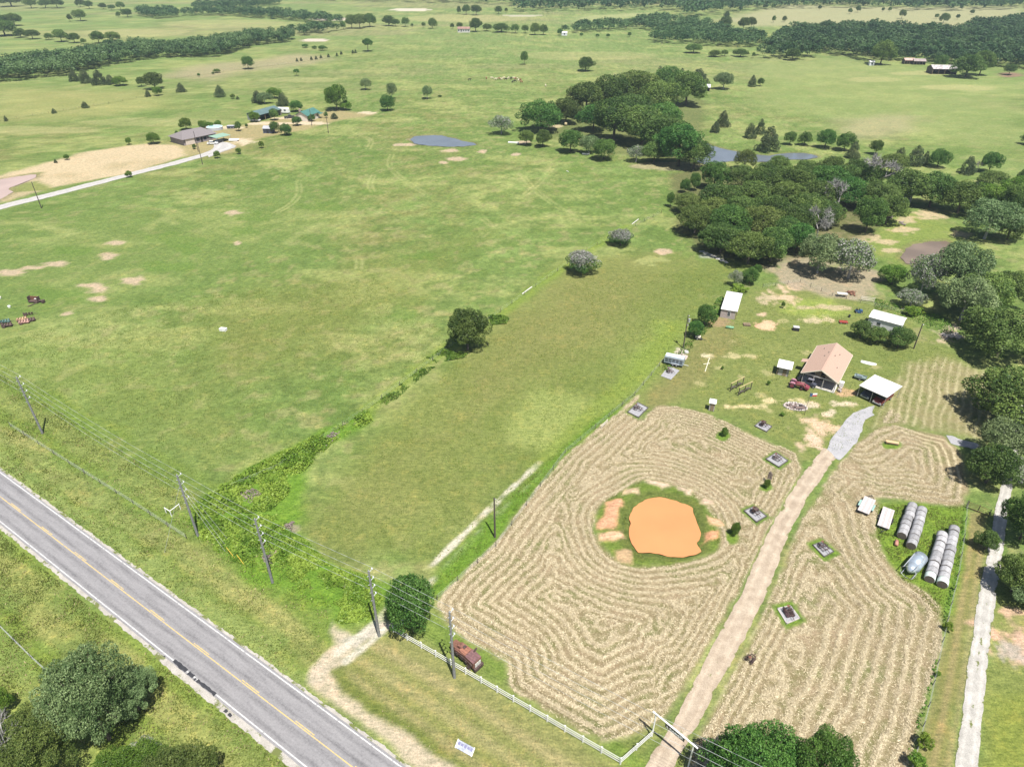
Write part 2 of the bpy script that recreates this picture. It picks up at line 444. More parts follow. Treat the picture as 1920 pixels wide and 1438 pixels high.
# overgrown fence line running up the pasture
area([(400,920),(480,870),(600,810),(690,765),(700,790),(610,835),(560,900),(570,990),(600,1040),(660,1090),(740,1100),(700,1160),(640,1170),(560,1120),(470,1080),(380,1000),(350,960)], (.10,.19,.022), 1.5, 2.5, 5, .92, rough=1)
stripe([(690,770),(760,712),(840,650),(930,600),(1000,540),(1060,500),(1100,470),(1180,425)], 3.0, (.145,.205,.038), 1.2, .75, 1.2, 6)
for (u, v, ru, rv) in ((545,990,14,8),(445,1020,14,10),(510,1020,22,12),(620,1080,12,4),(670,1100,22,6),(650,790,20,4),(600,835,14,5),(500,940,20,6)):
    spot(u, v, ru, rv, (.27,.215,.18), .8, 1)

# farm yard: worn grass
area([(1180,760),(1250,690),(1290,640),(1330,600),(1420,540),(1500,520),(1640,560),(1740,620),(1830,680),(1840,820),(1690,790),(1610,830),(1560,860),(1500,850),(1340,780),(1260,760)], (.145,.168,.052), 4, 4, 9, .85, rough=.3)
area([(1290,640),(1370,600),(1380,640),(1330,700),(1250,760),(1200,770)], (.17,.15,.065), 2.5, 3, 6, .55)
area([(1480,560),(1560,560),(1600,590),(1540,600),(1470,585)], (.20,.25,.058), 2, 3, 6, .85)
area([(1600,660),(1720,660),(1700,700),(1620,720),(1590,690)], (.12,.155,.042), 2, 3, 6, .6)
for (u, v, ru, rv, c_) in ((1540,800,16,22,(.5,.36,.26)),(1520,825,18,14,(.5,.37,.28)),(1555,775,16,6,PALE),(1580,757,20,6,PALE),(1520,760,20,5,PALE),(1470,751,36,2.5,(.5,.42,.25)),(1400,762,36,2,(.5,.42,.25)),(1585,738,22,7,(.37,.25,.15)),(1434,610,16,8,(.5,.35,.24)),(1472,555,10,16,(.45,.34,.24)),(1487,538,12,9,(.5,.36,.25)),(1440,562,18,10,(.36,.3,.2)),(1430,590,10,4,(.45,.33,.24)),(1350,604,20,8,(.23,.175,.10)),(1330,667,12,4,(.52,.46,.32)),(1395,668,40,3,(.36,.32,.17)),(1278,658,10,5,(.4,.36,.3)),(1780,630,16,14,(.46,.36,.28)),(1715,630,16,16,(.2,.2,.09)),(1790,612,10,5,(.5,.42,.34)),(1530,600,34,7,(.4,.34,.22)),(1545,577,50,4,(.36,.3,.19)),(1612,870,26,10,(.37,.275,.2)),(1900,1180,34,30,(.45,.3,.22)),(1912,1240,24,20,(.42,.3,.23)),(1895,1215,12,12,(.3,.27,.23))):
    spot(u, v, ru, rv, c_, .88, .9, rough=.25)
for (u, v) in ((1395,705),(1350,690),(1420,740),(1450,770),(1310,720),(1500,780),(1400,690),(1510,660),(1470,600),(1370,640),(1680,800),(1480,770),(1440,700),(1560,690),(1610,800),(1640,690)):
    spot(u, v, 8, 3, (.33,.30,.15), .6, 1.2)
# cattle-worn ground by the groves
area([(1440,500),(1500,480),(1560,500),(1640,510),(1650,545),(1660,580),(1600,565),(1540,550),(1460,530)], (.27,.225,.165), 2.5, 7, 6, .85, rough=.3)
area([(1640,400),(1720,400),(1800,430),(1830,470),(1800,500),(1690,500),(1630,470)], (.155,.20,.05), 4, 4, 10, .8)
for (u, v, ru, rv) in ((1695,432,26,7),(1740,405,24,8),(1665,455,16,4),(1670,470,20,4),(1620,445,30,6),(1800,440,14,6),(1560,440,18,10),(1600,415,10,14),(1700,412,20,5)):
    spot(u, v, ru, rv, (.40,.32,.21), .8, 1.2)
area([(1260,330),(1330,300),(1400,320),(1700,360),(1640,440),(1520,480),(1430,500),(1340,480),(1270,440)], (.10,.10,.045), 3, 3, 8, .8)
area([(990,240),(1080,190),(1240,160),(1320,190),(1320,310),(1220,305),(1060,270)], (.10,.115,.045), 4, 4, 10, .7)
spot(1250,312,70,7,(.32,.27,.18),.6); spot(1120,262,40,4,(.3,.26,.17),.5); spot(1040,237,14,3,(.4,.34,.22),.8)
# the far farmstead
area([(320,270),(360,250),(440,240),(520,222),(640,205),(700,216),(640,226),(560,245),(480,262),(430,288),(352,292),(335,280)], (.27,.225,.12), 3, 4, 12, .85, rough=.2)
area([(330,215),(420,205),(470,212),(400,232),(330,240)], (.19,.2,.08), 3, 4, 12, .3)
for (u, v, ru, rv) in ((455,266,18,6),(500,232,40,3),(430,240,30,2.5),(575,232,40,3),(690,212,16,3),(530,222,20,2)):
    spot(u, v, ru, rv, (.48,.40,.30), .8, 1)
area(TANFIELD, (.40,.325,.215), 1.5, 1.5, 8, .95, rough=.2, px=False)
n5 = None
w = window(-330, -120, 230, 340); HAYT = sstep(-1, 1, sdist(X[w], Y[w], TANFIELD))
paint(w, HAYT * sstep(.45, .7, fbm(X[w], Y[w], 14, 61)) * .5, (.24,.21,.11))
area([(20,352),(68,338),(95,350),(100,356),(25,362)], (.15,.18,.05), 1, 1.5, 8, .9); area([(30,330),(80,322),(78,330),(30,342)], (.15,.18,.05), 1, 1.5, 8, .8)
# lane between hay field and gravel road
area([(1812,955),(1850,965),(1840,1060),(1815,1200),(1790,1330),(1770,1500),(1690,1500),(1722,1380),(1757,1230),(1775,1150),(1800,1040)], (.185,.168,.072), .8, 1, 6, .95, rough=.3)
for k, c_ in enumerate(((.13,.15,.04),(.23,.19,.09),(.14,.15,.045),(.24,.2,.1))):
    stripe([(1815 + k * 9, 1000), (1796 + k * 11, 1110), (1768 + k * 13, 1280), (1735 + k * 14, 1440)], .7, c_, .4, .6, .2)
area([(1860,1160),(1880,1050),(1920,1040),(1980,1100),(1980,1500),(1830,1500),(1845,1300)], (.15,.175,.05), .8, 1.5, 6, .85)
area([(1860,1330),(1930,1300),(1960,1500),(1840,1500)], (.155,.185,.035), 2, 2, 6, .7)
area(BALE_YARD, (.12,.19,.026), .8, .8, 4, .95, rough=.9, px=False)
area([(1806,950),(1816,955),(1800,1060),(1780,1150),(1758,1240),(1740,1320),(1715,1400),(1700,1470),(1690,1470),(1716,1380),(1752,1232),(1768,1160),(1795,1050)], (.10,.185,.03), .5, .5, 3, .9, rough=1)

for (u, v, ru, rv, c_) in ((1902,1182,34,28,(.43,.285,.21)),(1915,1235,24,22,(.40,.285,.215)),(1893,1218,10,12,(.30,.27,.23))):
    spot(u, v, ru, rv, c_, .85, 1.1, rough=.25)
# ---------------------------------------------------------------- mown hay: rows follow the edges of the field and the pond
w = window(-40, 75, 36, 122); x, y = X[w], Y[w]
hm = sstep(-.7, .7, sdist(x, y, HAY_W) + (fbm(x, y, 2.5, 71) - .5) * 1.4)
bank_sd = sdist(x, y, BANK)
hm *= 1 - sstep(-.6, .6, bank_sd + (fbm(x, y, 2, 72) - .5) * 1.6)
d_out = dist_line(x, y, HAY_W_OUT); d_top = dist_line(x, y, HAY_W_TOP)
d_pond = np.maximum(-bank_sd, 0)
drv = smooth_poly(GP(DRIVE_L[1:]), 2, False); d_drv = dist_line(x, y, drv)
cand = np.stack([d_out, d_pond * 1.15 + .4, d_drv * 1.5 + 1.0, d_top * 1.5 + 1])
k_ = -0.35
srt = np.sort(cand, 0); mess = 1 - sstep(.8, 4.5, srt[1] - srt[0])
ph = np.log(np.exp(k_ * cand).sum(0)) / k_ * 1.22 + mess * ((fbm(x, y, 2.6, 221, 3) - .5) * 5 + (fbm(x, y, 11, 223, 2) - .5) * 5)
HAY[w] = np.maximum(HAY[w], hm); PHASE[w] = np.where(hm > 0, ph, PHASE[w])
w = window(15, 100, 25, 112); x, y = X[w], Y[w]
hm = sstep(-.7, .7, sdist(x, y, HAY_E) + (fbm(x, y, 2.5, 73) - .5) * 1.2)
cand = np.stack([dist_line(x, y, HAY_E_R), dist_line(x, y, HAY_E_T) * 1.1 + .5, dist_line(x, y, smooth_poly(GP(DRIVE_R), 2, False)) * 1.6 + 5])
srt = np.sort(cand, 0); mess = 1 - sstep(.8, 4.5, srt[1] - srt[0])
ph = np.log(np.exp(k_ * cand).sum(0)) / k_ + mess * ((fbm(x, y, 2.6, 225, 3) - .5) * 4 + (fbm(x, y, 11, 227, 2) - .5) * 4)
HAY[w] = np.maximum(HAY[w], hm); PHASE[w] = np.where(hm > .001, ph, PHASE[w])
w = window(70, 125, 95, 140); x, y = X[w], Y[w]
hm = sstep(-3, 2, sdist(x, y, MOWN) + (fbm(x, y, 5, 74) - .5) * 3) * .62
a_, b_ = Vector(G(1765, 797)), Vector(G(1782, 700)); dd = (b_ - a_).normalized()
ph = (x - a_.x) * dd.y - (y - a_.y) * dd.x
sel = (HAY[w] < .02)
PHASE[w] = np.where(sel, ph + 200, PHASE[w]); HAY[w] = np.maximum(HAY[w], hm)
w = window(-45, 125, 22, 142)      # the mower never runs quite true
PHASE[w] += (fbm(X[w], Y[w], 9, 201, 3) - .5) * 1.3 + (fbm(X[w], Y[w], 2.2, 211, 2) - .5) * .55
# islands of uncut grass round the display beds and saplings are cut out of the hay further on
def uncut(u, v, ru, rv, pad=.0):
    n = 12
    p = GP([(u + ru * math.cos(2 * math.pi * i / n), v + rv * math.sin(2 * math.pi * i / n)) for i in range(n)])
    uncut_poly(p)
def uncut_poly(p, feather=.45):
    ax = [a for a, _ in p]; ay = [b for _, b in p]
    w = window(min(ax) - 2, max(ax) + 2, min(ay) - 2, max(ay) + 2)
    x, y = X[w], Y[w]
    m = sstep(-feather, feather, sdist(x, y, p) + (fbm(x, y, 1.5, 77) - .5) * .6)
    HAY[w] *= 1 - m
    paint(w, m, (.105, .17, .028), .9)
for u, v, ru, rv in ((1355,818,15,9),(1437,914,13,9),(1373,1006,13,16),(1672,834,20,9)): uncut(u, v, ru, rv)
# grassed pond bank with raw clay showing through
area(BANK, (.115,.165,.032), .6, 1.0, 3, .96, rough=1, px=False)
w = window(5, 50, 60, 100)
paint(w, sstep(0, .8, sdist(X[w], Y[w], BANK)) * (1 - sstep(1.0, 2.6, dist_line(X[w], Y[w], POND, True))) * .7, (.085,.10,.03))
def zpts(l, ox=1060, oy=860, k=4.364): return [(ox + a / k, oy + b / k) for a, b in l]
for pl, c_ in (([(320,350),(450,340),(460,400),(420,480),(400,590),(260,580),(250,530),(320,470)], (.50,.27,.17)), ([(260,610),(470,605),(478,650),(400,695),(265,685)], (.52,.33,.22)), ([(670,178),(850,200),(855,240),(780,258),(690,215)], (.5,.38,.29)), ([(470,262),(600,235),(590,285),(460,305)], (.44,.33,.22)),
               ([(930,240),(1060,250),(1040,300),(990,305)], (.46,.35,.27)), ([(1120,318),(1222,338),(1215,382),(1120,372)], (.46,.34,.26)), ([(1150,470),(1275,490),(1285,540),(1180,555)], (.5,.31,.2)), ([(1130,620),(1240,600),(1255,650),(1120,715)], (.5,.25,.15)), ([(390,750),(540,760),(540,860),(450,840)], (.36,.25,.15)), ([(200,430),(235,430),(230,480),(190,480)], (.46,.36,.26))):
    wv, m = area(zpts(pl), c_, .45, .8, 1.8, .95, rough=.35)
    HAY[wv] *= 1 - m
    Z[wv] += m * .18
# relief: bank, pond bowl, windrows, tussocks
w = window(5, 50, 60, 100); x, y = X[w], Y[w]
sb = sdist(x, y, BANK); sp = sdist(x, y, POND)
Z[w] += sstep(0, 2.2, sb) * (1 - sstep(-2.2, 0.1, sp)) * .30 * (.5 + fbm(x, y, 2.2, 81)) - sstep(-.4, 1.0, sp) * .8
Z += HAY * .07 * (np.cos(PHASE * 2 * math.pi / 1.55) * .5 + .5)
near = sstep(420, 200, Y)
Z += near * (fbm(X, Y, 1.5, 91, 3) - .5) * .30 * np.clip(ROUGH, .1, 1) * (1 - HAY)

# ---------------------------------------------------------------- roads and water as sheets of their own
def resample(p, n):
    p = np.array(p); d = np.r_[0, np.cumsum(np.hypot(*np.diff(p, axis=0).T))]
    s_ = np.linspace(0, d[-1], n)
    return np.c_[np.interp(s_, d, p[:, 0]), np.interp(s_, d, p[:, 1])]
def ragged_ribbon(Lp, Rp, step=.5, amp=.3, across=10, z=.03, seed=1):
    Lp, Rp = smooth_poly(Lp, 2, False), smooth_poly(Rp, 2, False)
    n = int(max(sum(math.dist(a, b) for a, b in zip(Lp, Lp[1:])), 1) / step) + 2
    A, B = resample(Lp, n), resample(Rp, n)
    D = B - A; D /= np.linalg.norm(D, axis=1)[:, None]
    r = np.random.default_rng(seed)
    na = (vnoise(A[:, 0], A[:, 1], 1.1, seed) - .5) * 2 * amp + (vnoise(A[:, 0], A[:, 1], 4, seed + 1) - .5) * 2 * amp
    nb = (vnoise(B[:, 0], B[:, 1], 1.1, seed + 2) - .5) * 2 * amp + (vnoise(B[:, 0], B[:, 1], 4, seed + 3) - .5) * 2 * amp
    A = A + D * na[:, None]; B = B + D * nb[:, None]
    co = []
    for i in range(n):
        for k in range(across + 1):
            p = A[i] + (B[i] - A[i]) * k / across
            co.append((p[0], p[1], z + .02 * (1 - (2 * k / across - 1) ** 2)))
    m = across + 1
    f = [(i * m + k, i * m + k + 1, (i + 1) * m + k + 1, (i + 1) * m + k) for i in range(n - 1) for k in range(across)]
    return np.array(co), np.array(f), [tuple(p) for p in A] + [tuple(p) for p in B[::-1]]
def flatten(poly, mrg=.6, depth=.02):
    ax = [a for a, _ in poly]; ay = [b for _, b in poly]
    w = window(min(ax) - 3, max(ax) + 3, min(ay) - 3, max(ay) + 3)
    m = sstep(-mrg - 1.0, -mrg, sdist(X[w], Y[w], poly))
    Z[w] = Z[w] * (1 - m) - depth * m
    HAY[w] *= 1 - sstep(-.8, .2, sdist(X[w], Y[w], poly))
def outline_sheet(poly, z=.0, amp=.25, seed=3, step=.6):
    """flat sheet with a ragged natural outline"""
    p = list(poly) + [poly[0]]
    n = int(sum(math.dist(a, b) for a, b in zip(p, p[1:])) / step)
    q = resample(p, n)[:-1]
    c = q.mean(0)
    d = q - c; d /= np.linalg.norm(d, axis=1)[:, None]
    q = q + d * ((vnoise(q[:, 0], q[:, 1], 1.2, seed) - .5) * 2 * amp + (vnoise(q[:, 0], q[:, 1], 3.5, seed + 1) - .5) * 2 * amp)[:, None]
    bm = bmesh.new()
    vs = [bm.verts.new((a, b, z)) for a, b in q]
    f = bm.faces.new(vs)
    bmesh.ops.triangulate(bm, faces=[f])
    bmesh.ops.recalc_face_normals(bm, faces=bm.faces)
    if bm.faces and sum(fc.normal.z for fc in bm.faces) < 0: bmesh.ops.reverse_faces(bm, faces=bm.faces)
    me = bpy.data.meshes.new('sheet'); bm.to_mesh(me); bm.free()
    return me

def m_gravel(name, col, col2, grass=(.13, .15, .05), gfac=.62, scale=.6, fine=9.0, ruts=0):
    m = bpy.data.materials.new(name)
    N, L = nt(m); b = N['Principled BSDF']; b.inputs['Roughness'].default_value = .95; b.inputs['Specular IOR Level'].default_value = .1
    tc = N.new('ShaderNodeTexCoord')
    def noise(sc, det=5, ro=.65):
        n = N.new('ShaderNodeTexNoise'); n.inputs['Scale'].default_value = sc; n.inputs['Detail'].default_value = det; n.inputs['Roughness'].default_value = ro
        L.new(tc.outputs['Object'], n.inputs['Vector']); return n.outputs['Fac']
    def ramp(f, stops):
        r = N.new('ShaderNodeValToRGB'); e = r.color_ramp.elements
        while len(e) < len(stops): e.new(.5)
        for el, (p, c) in zip(e, stops): el.position = p; el.color = (*c, 1)
        L.new(f, r.inputs['Fac']); return r.outputs['Color']
    def mix(f, a, c, mode='MIX'):
        x = N.new('ShaderNodeMix'); x.data_type = 'RGBA'; x.blend_type = mode
        if isinstance(f, float): x.inputs[0].default_value = f
        else: L.new(f, x.inputs[0])
        L.new(a, x.inputs[6]); L.new(c, x.inputs[7]); return x.outputs[2]
    base = ramp(noise(scale), [(.35, col), (.65, col2)])
    fn = ramp(noise(fine, 3, .8), [(.3, (.72,) * 3), (.7, (1.22,) * 3)])
    base = mix(1.0, base, fn, 'MULTIPLY')
    at = N.new('ShaderNodeAttribute'); at.attribute_name = 'side'
    def mth(op, *q):
        n = N.new('ShaderNodeMath'); n.operation = op
        for i, a in enumerate(q):
            if isinstance(a, (int, float)): n.inputs[i].default_value = a
            else: L.new(a, n.inputs[i])
        return n.outputs[0]
    ab = mth('ABSOLUTE', at.outputs['Fac'])
    def peak(c, wd):                                   # 1 at |side| = c, falling to 0
        return mth('MAXIMUM', mth('SUBTRACT', 1.0, mth('DIVIDE', mth('ABSOLUTE', mth('SUBTRACT', ab, c)), wd)), 0.0)
    if ruts:                                           # wheel paths worn pale, grass creeping in at the edges and along the crown
        wear = mth('MULTIPLY_ADD', peak(.48, .28), .16, .92)
        hv = N.new('ShaderNodeHueSaturation'); L.new(base, hv.inputs['Color']); L.new(wear, hv.inputs['Value']); base = hv.outputs[0]
        gn = mth('ADD', noise(.45, 6, .7), mth('ADD', mth('MULTIPLY', peak(1.0, .30), .16), mth('MULTIPLY', peak(0.0, .2), ruts)))
    else: gn = noise(.45, 6, .7)
    g = ramp(gn, [(gfac, (0, 0, 0)), (gfac + .06, (1, 1, 1))])
    rgb = N.new('ShaderNodeRGB'); rgb.outputs[0].default_value = (*grass, 1)
    L.new(mix(g, base, rgb.outputs[0]), b.inputs['Base Color'])
    bp = N.new('ShaderNodeBump'); bp.inputs['Strength'].default_value = .35; bp.inputs['Distance'].default_value = .05
    L.new(noise(fine, 3, .8), bp.inputs['Height']); L.new(bp.outputs['Normal'], b.inputs['Normal'])
    return m
M_DRIVE = m_gravel('dirt_drive', (.325, .262, .195), (.445, .37, .285), gfac=.655, ruts=.06)
M_GREYGR = m_gravel('grey_gravel', (.29, .29, .305), (.37, .365, .375), gfac=.74)
M_WHITEGR = m_gravel('white_gravel', (.33, .318, .29), (.46, .44, .405), gfac=.635, ruts=.09)
M_FARMRD = m_gravel('pale_gravel', (.36, .35, .34), (.44, .42, .40), gfac=.72, ruts=.03)

def add_ribbon(name, Lp, Rp, m, label_kind='structure', **kw):
    co, f, poly = ragged_ribbon(Lp, Rp, **kw)
    flatten(poly)
    me = mesh_np(name, co, f, (m,), smooth=True)
    a = me.attributes.new('side', 'FLOAT', 'POINT'); a.data.foreach_set('value', np.tile(np.linspace(-1, 1, 11), len(co) // 11).astype(np.float32))
    o = link(name, me); o['kind'] = 'structure'
    return o
add_ribbon('driveway', GP(DRIVE_L), GP(DRIVE_R), M_DRIVE, seed=4, amp=.16, step=.35)
flatten(GP(GRAVEL))
o = link('gravel_apron', outline_sheet(GP(GRAVEL), .062, .30, 9, .4)); o.data.materials.append(M_GREYGR); o['kind'] = 'structure'
add_ribbon('gravel_road', GP(WHITE_L), GP(WHITE_R), M_WHITEGR, seed=14, amp=.13, step=.4)
p_ = GP([(1775,818),(1800,822),(1850,836),(1890,850)]); q_ = GP([(1782,830),(1802,836),(1850,852),(1885,868)])
add_ribbon('gravel_spur', p_, q_, M_GREYGR, seed=24, amp=.35, z=.026)
p_ = GP([(-160,428),(0,384),(110,358),(225,329),(330,302),(388,286),(418,270)]); q_ = GP([(-160,440),(0,393),(110,366),(228,335),(335,308),(395,291),(430,275)])
add_ribbon('farm_road', p_, q_, M_FARMRD, seed=34, amp=.3, step=1.5)
p_ = GP([(386,286),(400,280),(402,270),(412,266)]); q_ = GP([(392,296),(425,282),(448,276),(428,268)])
add_ribbon('parking_apron', p_, q_, M_FARMRD, seed=36, amp=.4, z=.05)

# the tarred county road
def road_poly(s0, s1, t0, t1): return [road_pt(s0, t0), road_pt(s1, t0), road_pt(s1, t1), road_pt(s0, t1)]
flatten(road_poly(-250, 170, -ROAD_HALF - .5, ROAD_HALF + .5), .4)
def strip(name, s0, s1, t0, t1, z, m, parent=None, step=2.0, amp=0.0, seed=0):
    n = max(2, int((s1 - s0) / step) + 1)
    co = []; f = []
    for i in range(n):
        s_ = s0 + (s1 - s0) * i / (n - 1)
        ja = amp * (math.sin(s_ * 2.7 + seed) + math.sin(s_ * 1.1 + seed * 2) + math.sin(s_ * 5.3)) / 3; jb = amp * (math.sin(s_ * 2.3 + seed + 2) + math.sin(s_ * .9 + 1) + math.sin(s_ * 6.1)) / 3
        co += [(*road_pt(s_, t0 + ja), z), (*road_pt(s_, t1 + jb), z)]
    f = [(2 * i, 2 * i + 2, 2 * i + 3, 2 * i + 1) for i in range(n - 1)]
    return link(name, mesh_np(name, co, f, (m,)), parent)
def m_asphalt():
    m = bpy.data.materials.new('chip_seal'); N, L = nt(m); b = N['Principled BSDF']; b.inputs['Roughness'].default_value = .9
    geo = N.new('ShaderNodeNewGeometry')
    mp = N.new('ShaderNodeMapping'); mp.inputs['Rotation'].default_value = (0, 0, -math.atan2(ROAD_D.y, ROAD_D.x)); mp.vector_type = 'POINT'
    L.new(geo.outputs['Position'], mp.inputs['Vector'])
    sep = N.new('ShaderNodeSeparateXYZ'); L.new(mp.outputs['Vector'], sep.inputs[0])
    # t across the road, 0 at centre
    t0 = RC0.x * ROAD_N.x + RC0.y * ROAD_N.y
    def math_(op, a, c=None, d=None):
        n = N.new('ShaderNodeMath'); n.operation = op
        for i, q in enumerate((a, c, d)):
            if q is None: continue
            if isinstance(q, (int, float)): n.inputs[i].default_value = q
            else: L.new(q, n.inputs[i])
        return n.outputs[0]
    t = math_('SUBTRACT', sep.outputs['Y'], t0)
    wheel = math_('ABSOLUTE', math_('SUBTRACT', math_('ABSOLUTE', t), 1.55))      # distance from lane centre
    inner = math_('SUBTRACT', 1.0, math_('SMOOTH_MIN', math_('ABSOLUTE', math_('DIVIDE', math_('SUBTRACT', wheel, .85), .45)), 1.0, .4))
    mp2 = N.new('ShaderNodeMapping'); mp2.inputs['Scale'].default_value = (.22, 1.6, 1); L.new(mp.outputs['Vector'], mp2.inputs['Vector'])
    n1 = N.new('ShaderNodeTexNoise'); n1.inputs['Scale'].default_value = 1.0; n1.inputs['Detail'].default_value = 5; n1.inputs['Roughness'].default_value = .7; L.new(mp2.outputs['Vector'], n1.inputs['Vector'])
    n2 = N.new('ShaderNodeTexNoise'); n2.inputs['Scale'].default_value = 3.2; n2.inputs['Detail'].default_value = 4; n2.inputs['Roughness'].default_value = .85; L.new(geo.outputs['Position'], n2.inputs['Vector'])
    dark = math_('ADD', math_('MULTIPLY', inner, .17), math_('ADD', math_('MULTIPLY', n1.outputs['Fac'], .6), math_('MULTIPLY', n2.outputs['Fac'], .7)))
    r = N.new('ShaderNodeValToRGB'); e = r.color_ramp.elements
    e[0].position = .42; e[0].color = (.275, .268, .272, 1); e[1].position = 1.0; e[1].color = (.10, .098, .103, 1)
    x = e.new(.68); x.color = (.212, .207, .212, 1)
    L.new(dark, r.inputs['Fac']); L.new(r.outputs['Color'], b.inputs['Base Color'])
    return m
M_ROAD = m_asphalt()
M_SHOULDER = m_gravel('shoulder_gravel', (.32, .30, .27), (.42, .395, .36), gfac=.53)
def m_paint(name, col):
    m = bpy.data.materials.new(name); N, L = nt(m); b = N['Principled BSDF']; b.inputs['Roughness'].default_value = .7
    tc = N.new('ShaderNodeTexCoord'); n = N.new('ShaderNodeTexNoise'); n.inputs['Scale'].default_value = 2.5; n.inputs['Detail'].default_value = 6; n.inputs['Roughness'].default_value = .75
    L.new(tc.outputs['Object'], n.inputs['Vector']); r = N.new('ShaderNodeValToRGB'); e = r.color_ramp.elements
    e[0].position = .36; e[0].color = (.24, .24, .25, 1); e[1].position = .50; e[1].color = (*col, 1)
    L.new(n.outputs['Fac'], r.inputs['Fac']); L.new(r.outputs['Color'], b.inputs['Base Color']); return m
M_WLINE = m_paint('road_paint_white', (.50, .50, .49)); M_YLINE = m_paint('road_paint_yellow', (.52, .38, .14))
strip('road_shoulder', -250, 170, -ROAD_HALF - .5, ROAD_HALF + .38, .012, M_SHOULDER, step=.4, amp=.16)['kind'] = 'structure'
road = strip('road', -250, 170, -ROAD_HALF, ROAD_HALF, .045, M_ROAD, step=1.0, amp=.05); road['kind'] = 'structure'
strip('edge_line', -250, 170, ROAD_HALF - .42, ROAD_HALF - .26, .050, M_WLINE, road)
strip('edge_line', -250, 170, -ROAD_HALF + .26, -ROAD_HALF + .42, .050, M_WLINE, road)
strip('centre_line', -250, 170, -.16, -.03, .050, M_YLINE, road)
for k in range(42):
    s_ = -250 + k * 10.0 + 3.6
    strip('centre_dash', s_, s_ + 3.3, .07, .2, .0502, M_YLINE, road)
M_TAR = mat('fresh_tar', (.035, .036, .042), .8, .3, 2)
sc = (Vector(G(392, 1277)) - RC0).dot(ROAD_D)
for a, b_, t0, t1 in ((-6.5, -3.7, -3.25, -2.75), (-3.3, -2.2, -3.3, -2.8), (-1.9, -1.6, -3.3, -2.98), (-1.4, 2.3, -3.3, -2.85), (5.0, 5.5, -3.95, -3.55), (5.8, 6.4, -4.0, -3.6), (-8.2, -7.9, -3.4, -3.2)):
    strip('tar_patch', sc + a, sc + b_, t0, t1, .056, M_TAR, road, step=.3, amp=.12, seed=a)
# pale shoulder widening beside the tar patches
strip('gravel_shoulder', sc - 9, sc + 30, -4.15, -3.3, .03, M_SHOULDER, step=.4, amp=.16)['kind'] = 'structure'

# water
def m_water(name, col, rough=.08, var=.06):
    m = bpy.data.materials.new(name); N, L = nt(m); b = N['Principled BSDF']
    b.inputs['Roughness'].default_value = rough; b.inputs['IOR'].default_value = 1.33; b.inputs['Specular IOR Level'].default_value = .5
    tc = N.new('ShaderNodeTexCoord'); n = N.new('ShaderNodeTexNoise'); n.inputs['Scale'].default_value = .12; n.inputs['Detail'].default_value = 4
    L.new(tc.outputs['Object'], n.inputs['Vector']); r = N.new('ShaderNodeValToRGB'); e = r.color_ramp.elements
    e[0].position = .35; e[1].position = .65; e[0].color = (*[c * (1 - var) for c in col], 1); e[1].color = (*[c * (1 + var) for c in col], 1)
    L.new(n.outputs['Fac'], r.inputs['Fac']); L.new(r.outputs['Color'], b.inputs['Base Color'])
    n2 = N.new('ShaderNodeTexNoise'); n2.inputs['Scale'].default_value = 1.6; n2.inputs['Detail'].default_value = 3; L.new(tc.outputs['Object'], n2.inputs['Vector'])
    bp = N.new('ShaderNodeBump'); bp.inputs['Strength'].default_value = .05; bp.inputs['Distance'].default_value = .05
    L.new(n2.outputs['Fac'], bp.inputs['Height']); L.new(bp.outputs['Normal'], b.inputs['Normal']); return m
M_CLAYW = m_water('clay_water', (.50, .225, .095), .16, .05)
M_BLUEW = m_water('blue_water', (.13, .15, .175), .12)
M_BROWNW = m_water('brown_water', (.175, .132, .098), .12, .15)
M_PINKW = m_water('silt_water', (.40, .30, .26), .25)
def pond(name, pts, m, px=True, z=-.06, amp=.2, bowl=True, step=.5):
    p = GP(pts) if px else pts
    if bowl:
        ax = [a for a, _ in p]; ay = [b for _, b in p]; w = window(min(ax) - 6, max(ax) + 6, min(ay) - 6, max(ay) + 6)
        s_ = sdist(X[w], Y[w], p); Z[w] = Z[w] - sstep(-1.2, 1.5, s_) * .5 + sstep(-4, -1, s_) * (1 - sstep(-1, .5, s_)) * .15
        paint(w, sstep(-2.5, -.3, s_) * .6, (.13, .12, .06))
    o = link(name, outline_sheet(p, z, amp, 5, step)); o.data.materials.append(m); o['kind'] = 'structure'; return o
pond('clay_pond', POND, M_CLAYW, False, z=.02, amp=.22, bowl=False, step=.3)
pond('pasture_pond', [(770,262),(776,256),(800,254),(826,254),(850,259),(868,265),(890,268),(892,272),(868,275),(830,275),(790,272),(774,269)], M_BLUEW, amp=.6, step=1.2)
pond('grove_pond', [(1306,262),(1322,268),(1350,278),(1380,284),(1404,289),(1440,292),(1480,287),(1505,287),(1528,291),(1534,295),(1515,299),(1485,299),(1440,304),(1405,303),(1370,302),(1345,306),(1318,308),(1300,300)], M_BLUEW, amp=.6, step=1.2)
pond('stock_pond', [(1688,482),(1700,466),(1715,458),(1745,453),(1775,451),(1786,458),(1790,468),(1770,480),(1740,492),(1700,495)], M_BROWNW, amp=.4, step=.8)
pond('silt_pond', [(-90,392),(-60,352),(0,336),(40,330),(68,326),(70,332),(40,344),(18,352),(24,360),(0,374),(-40,392)], M_PINKW, amp=.5, step=1.2)

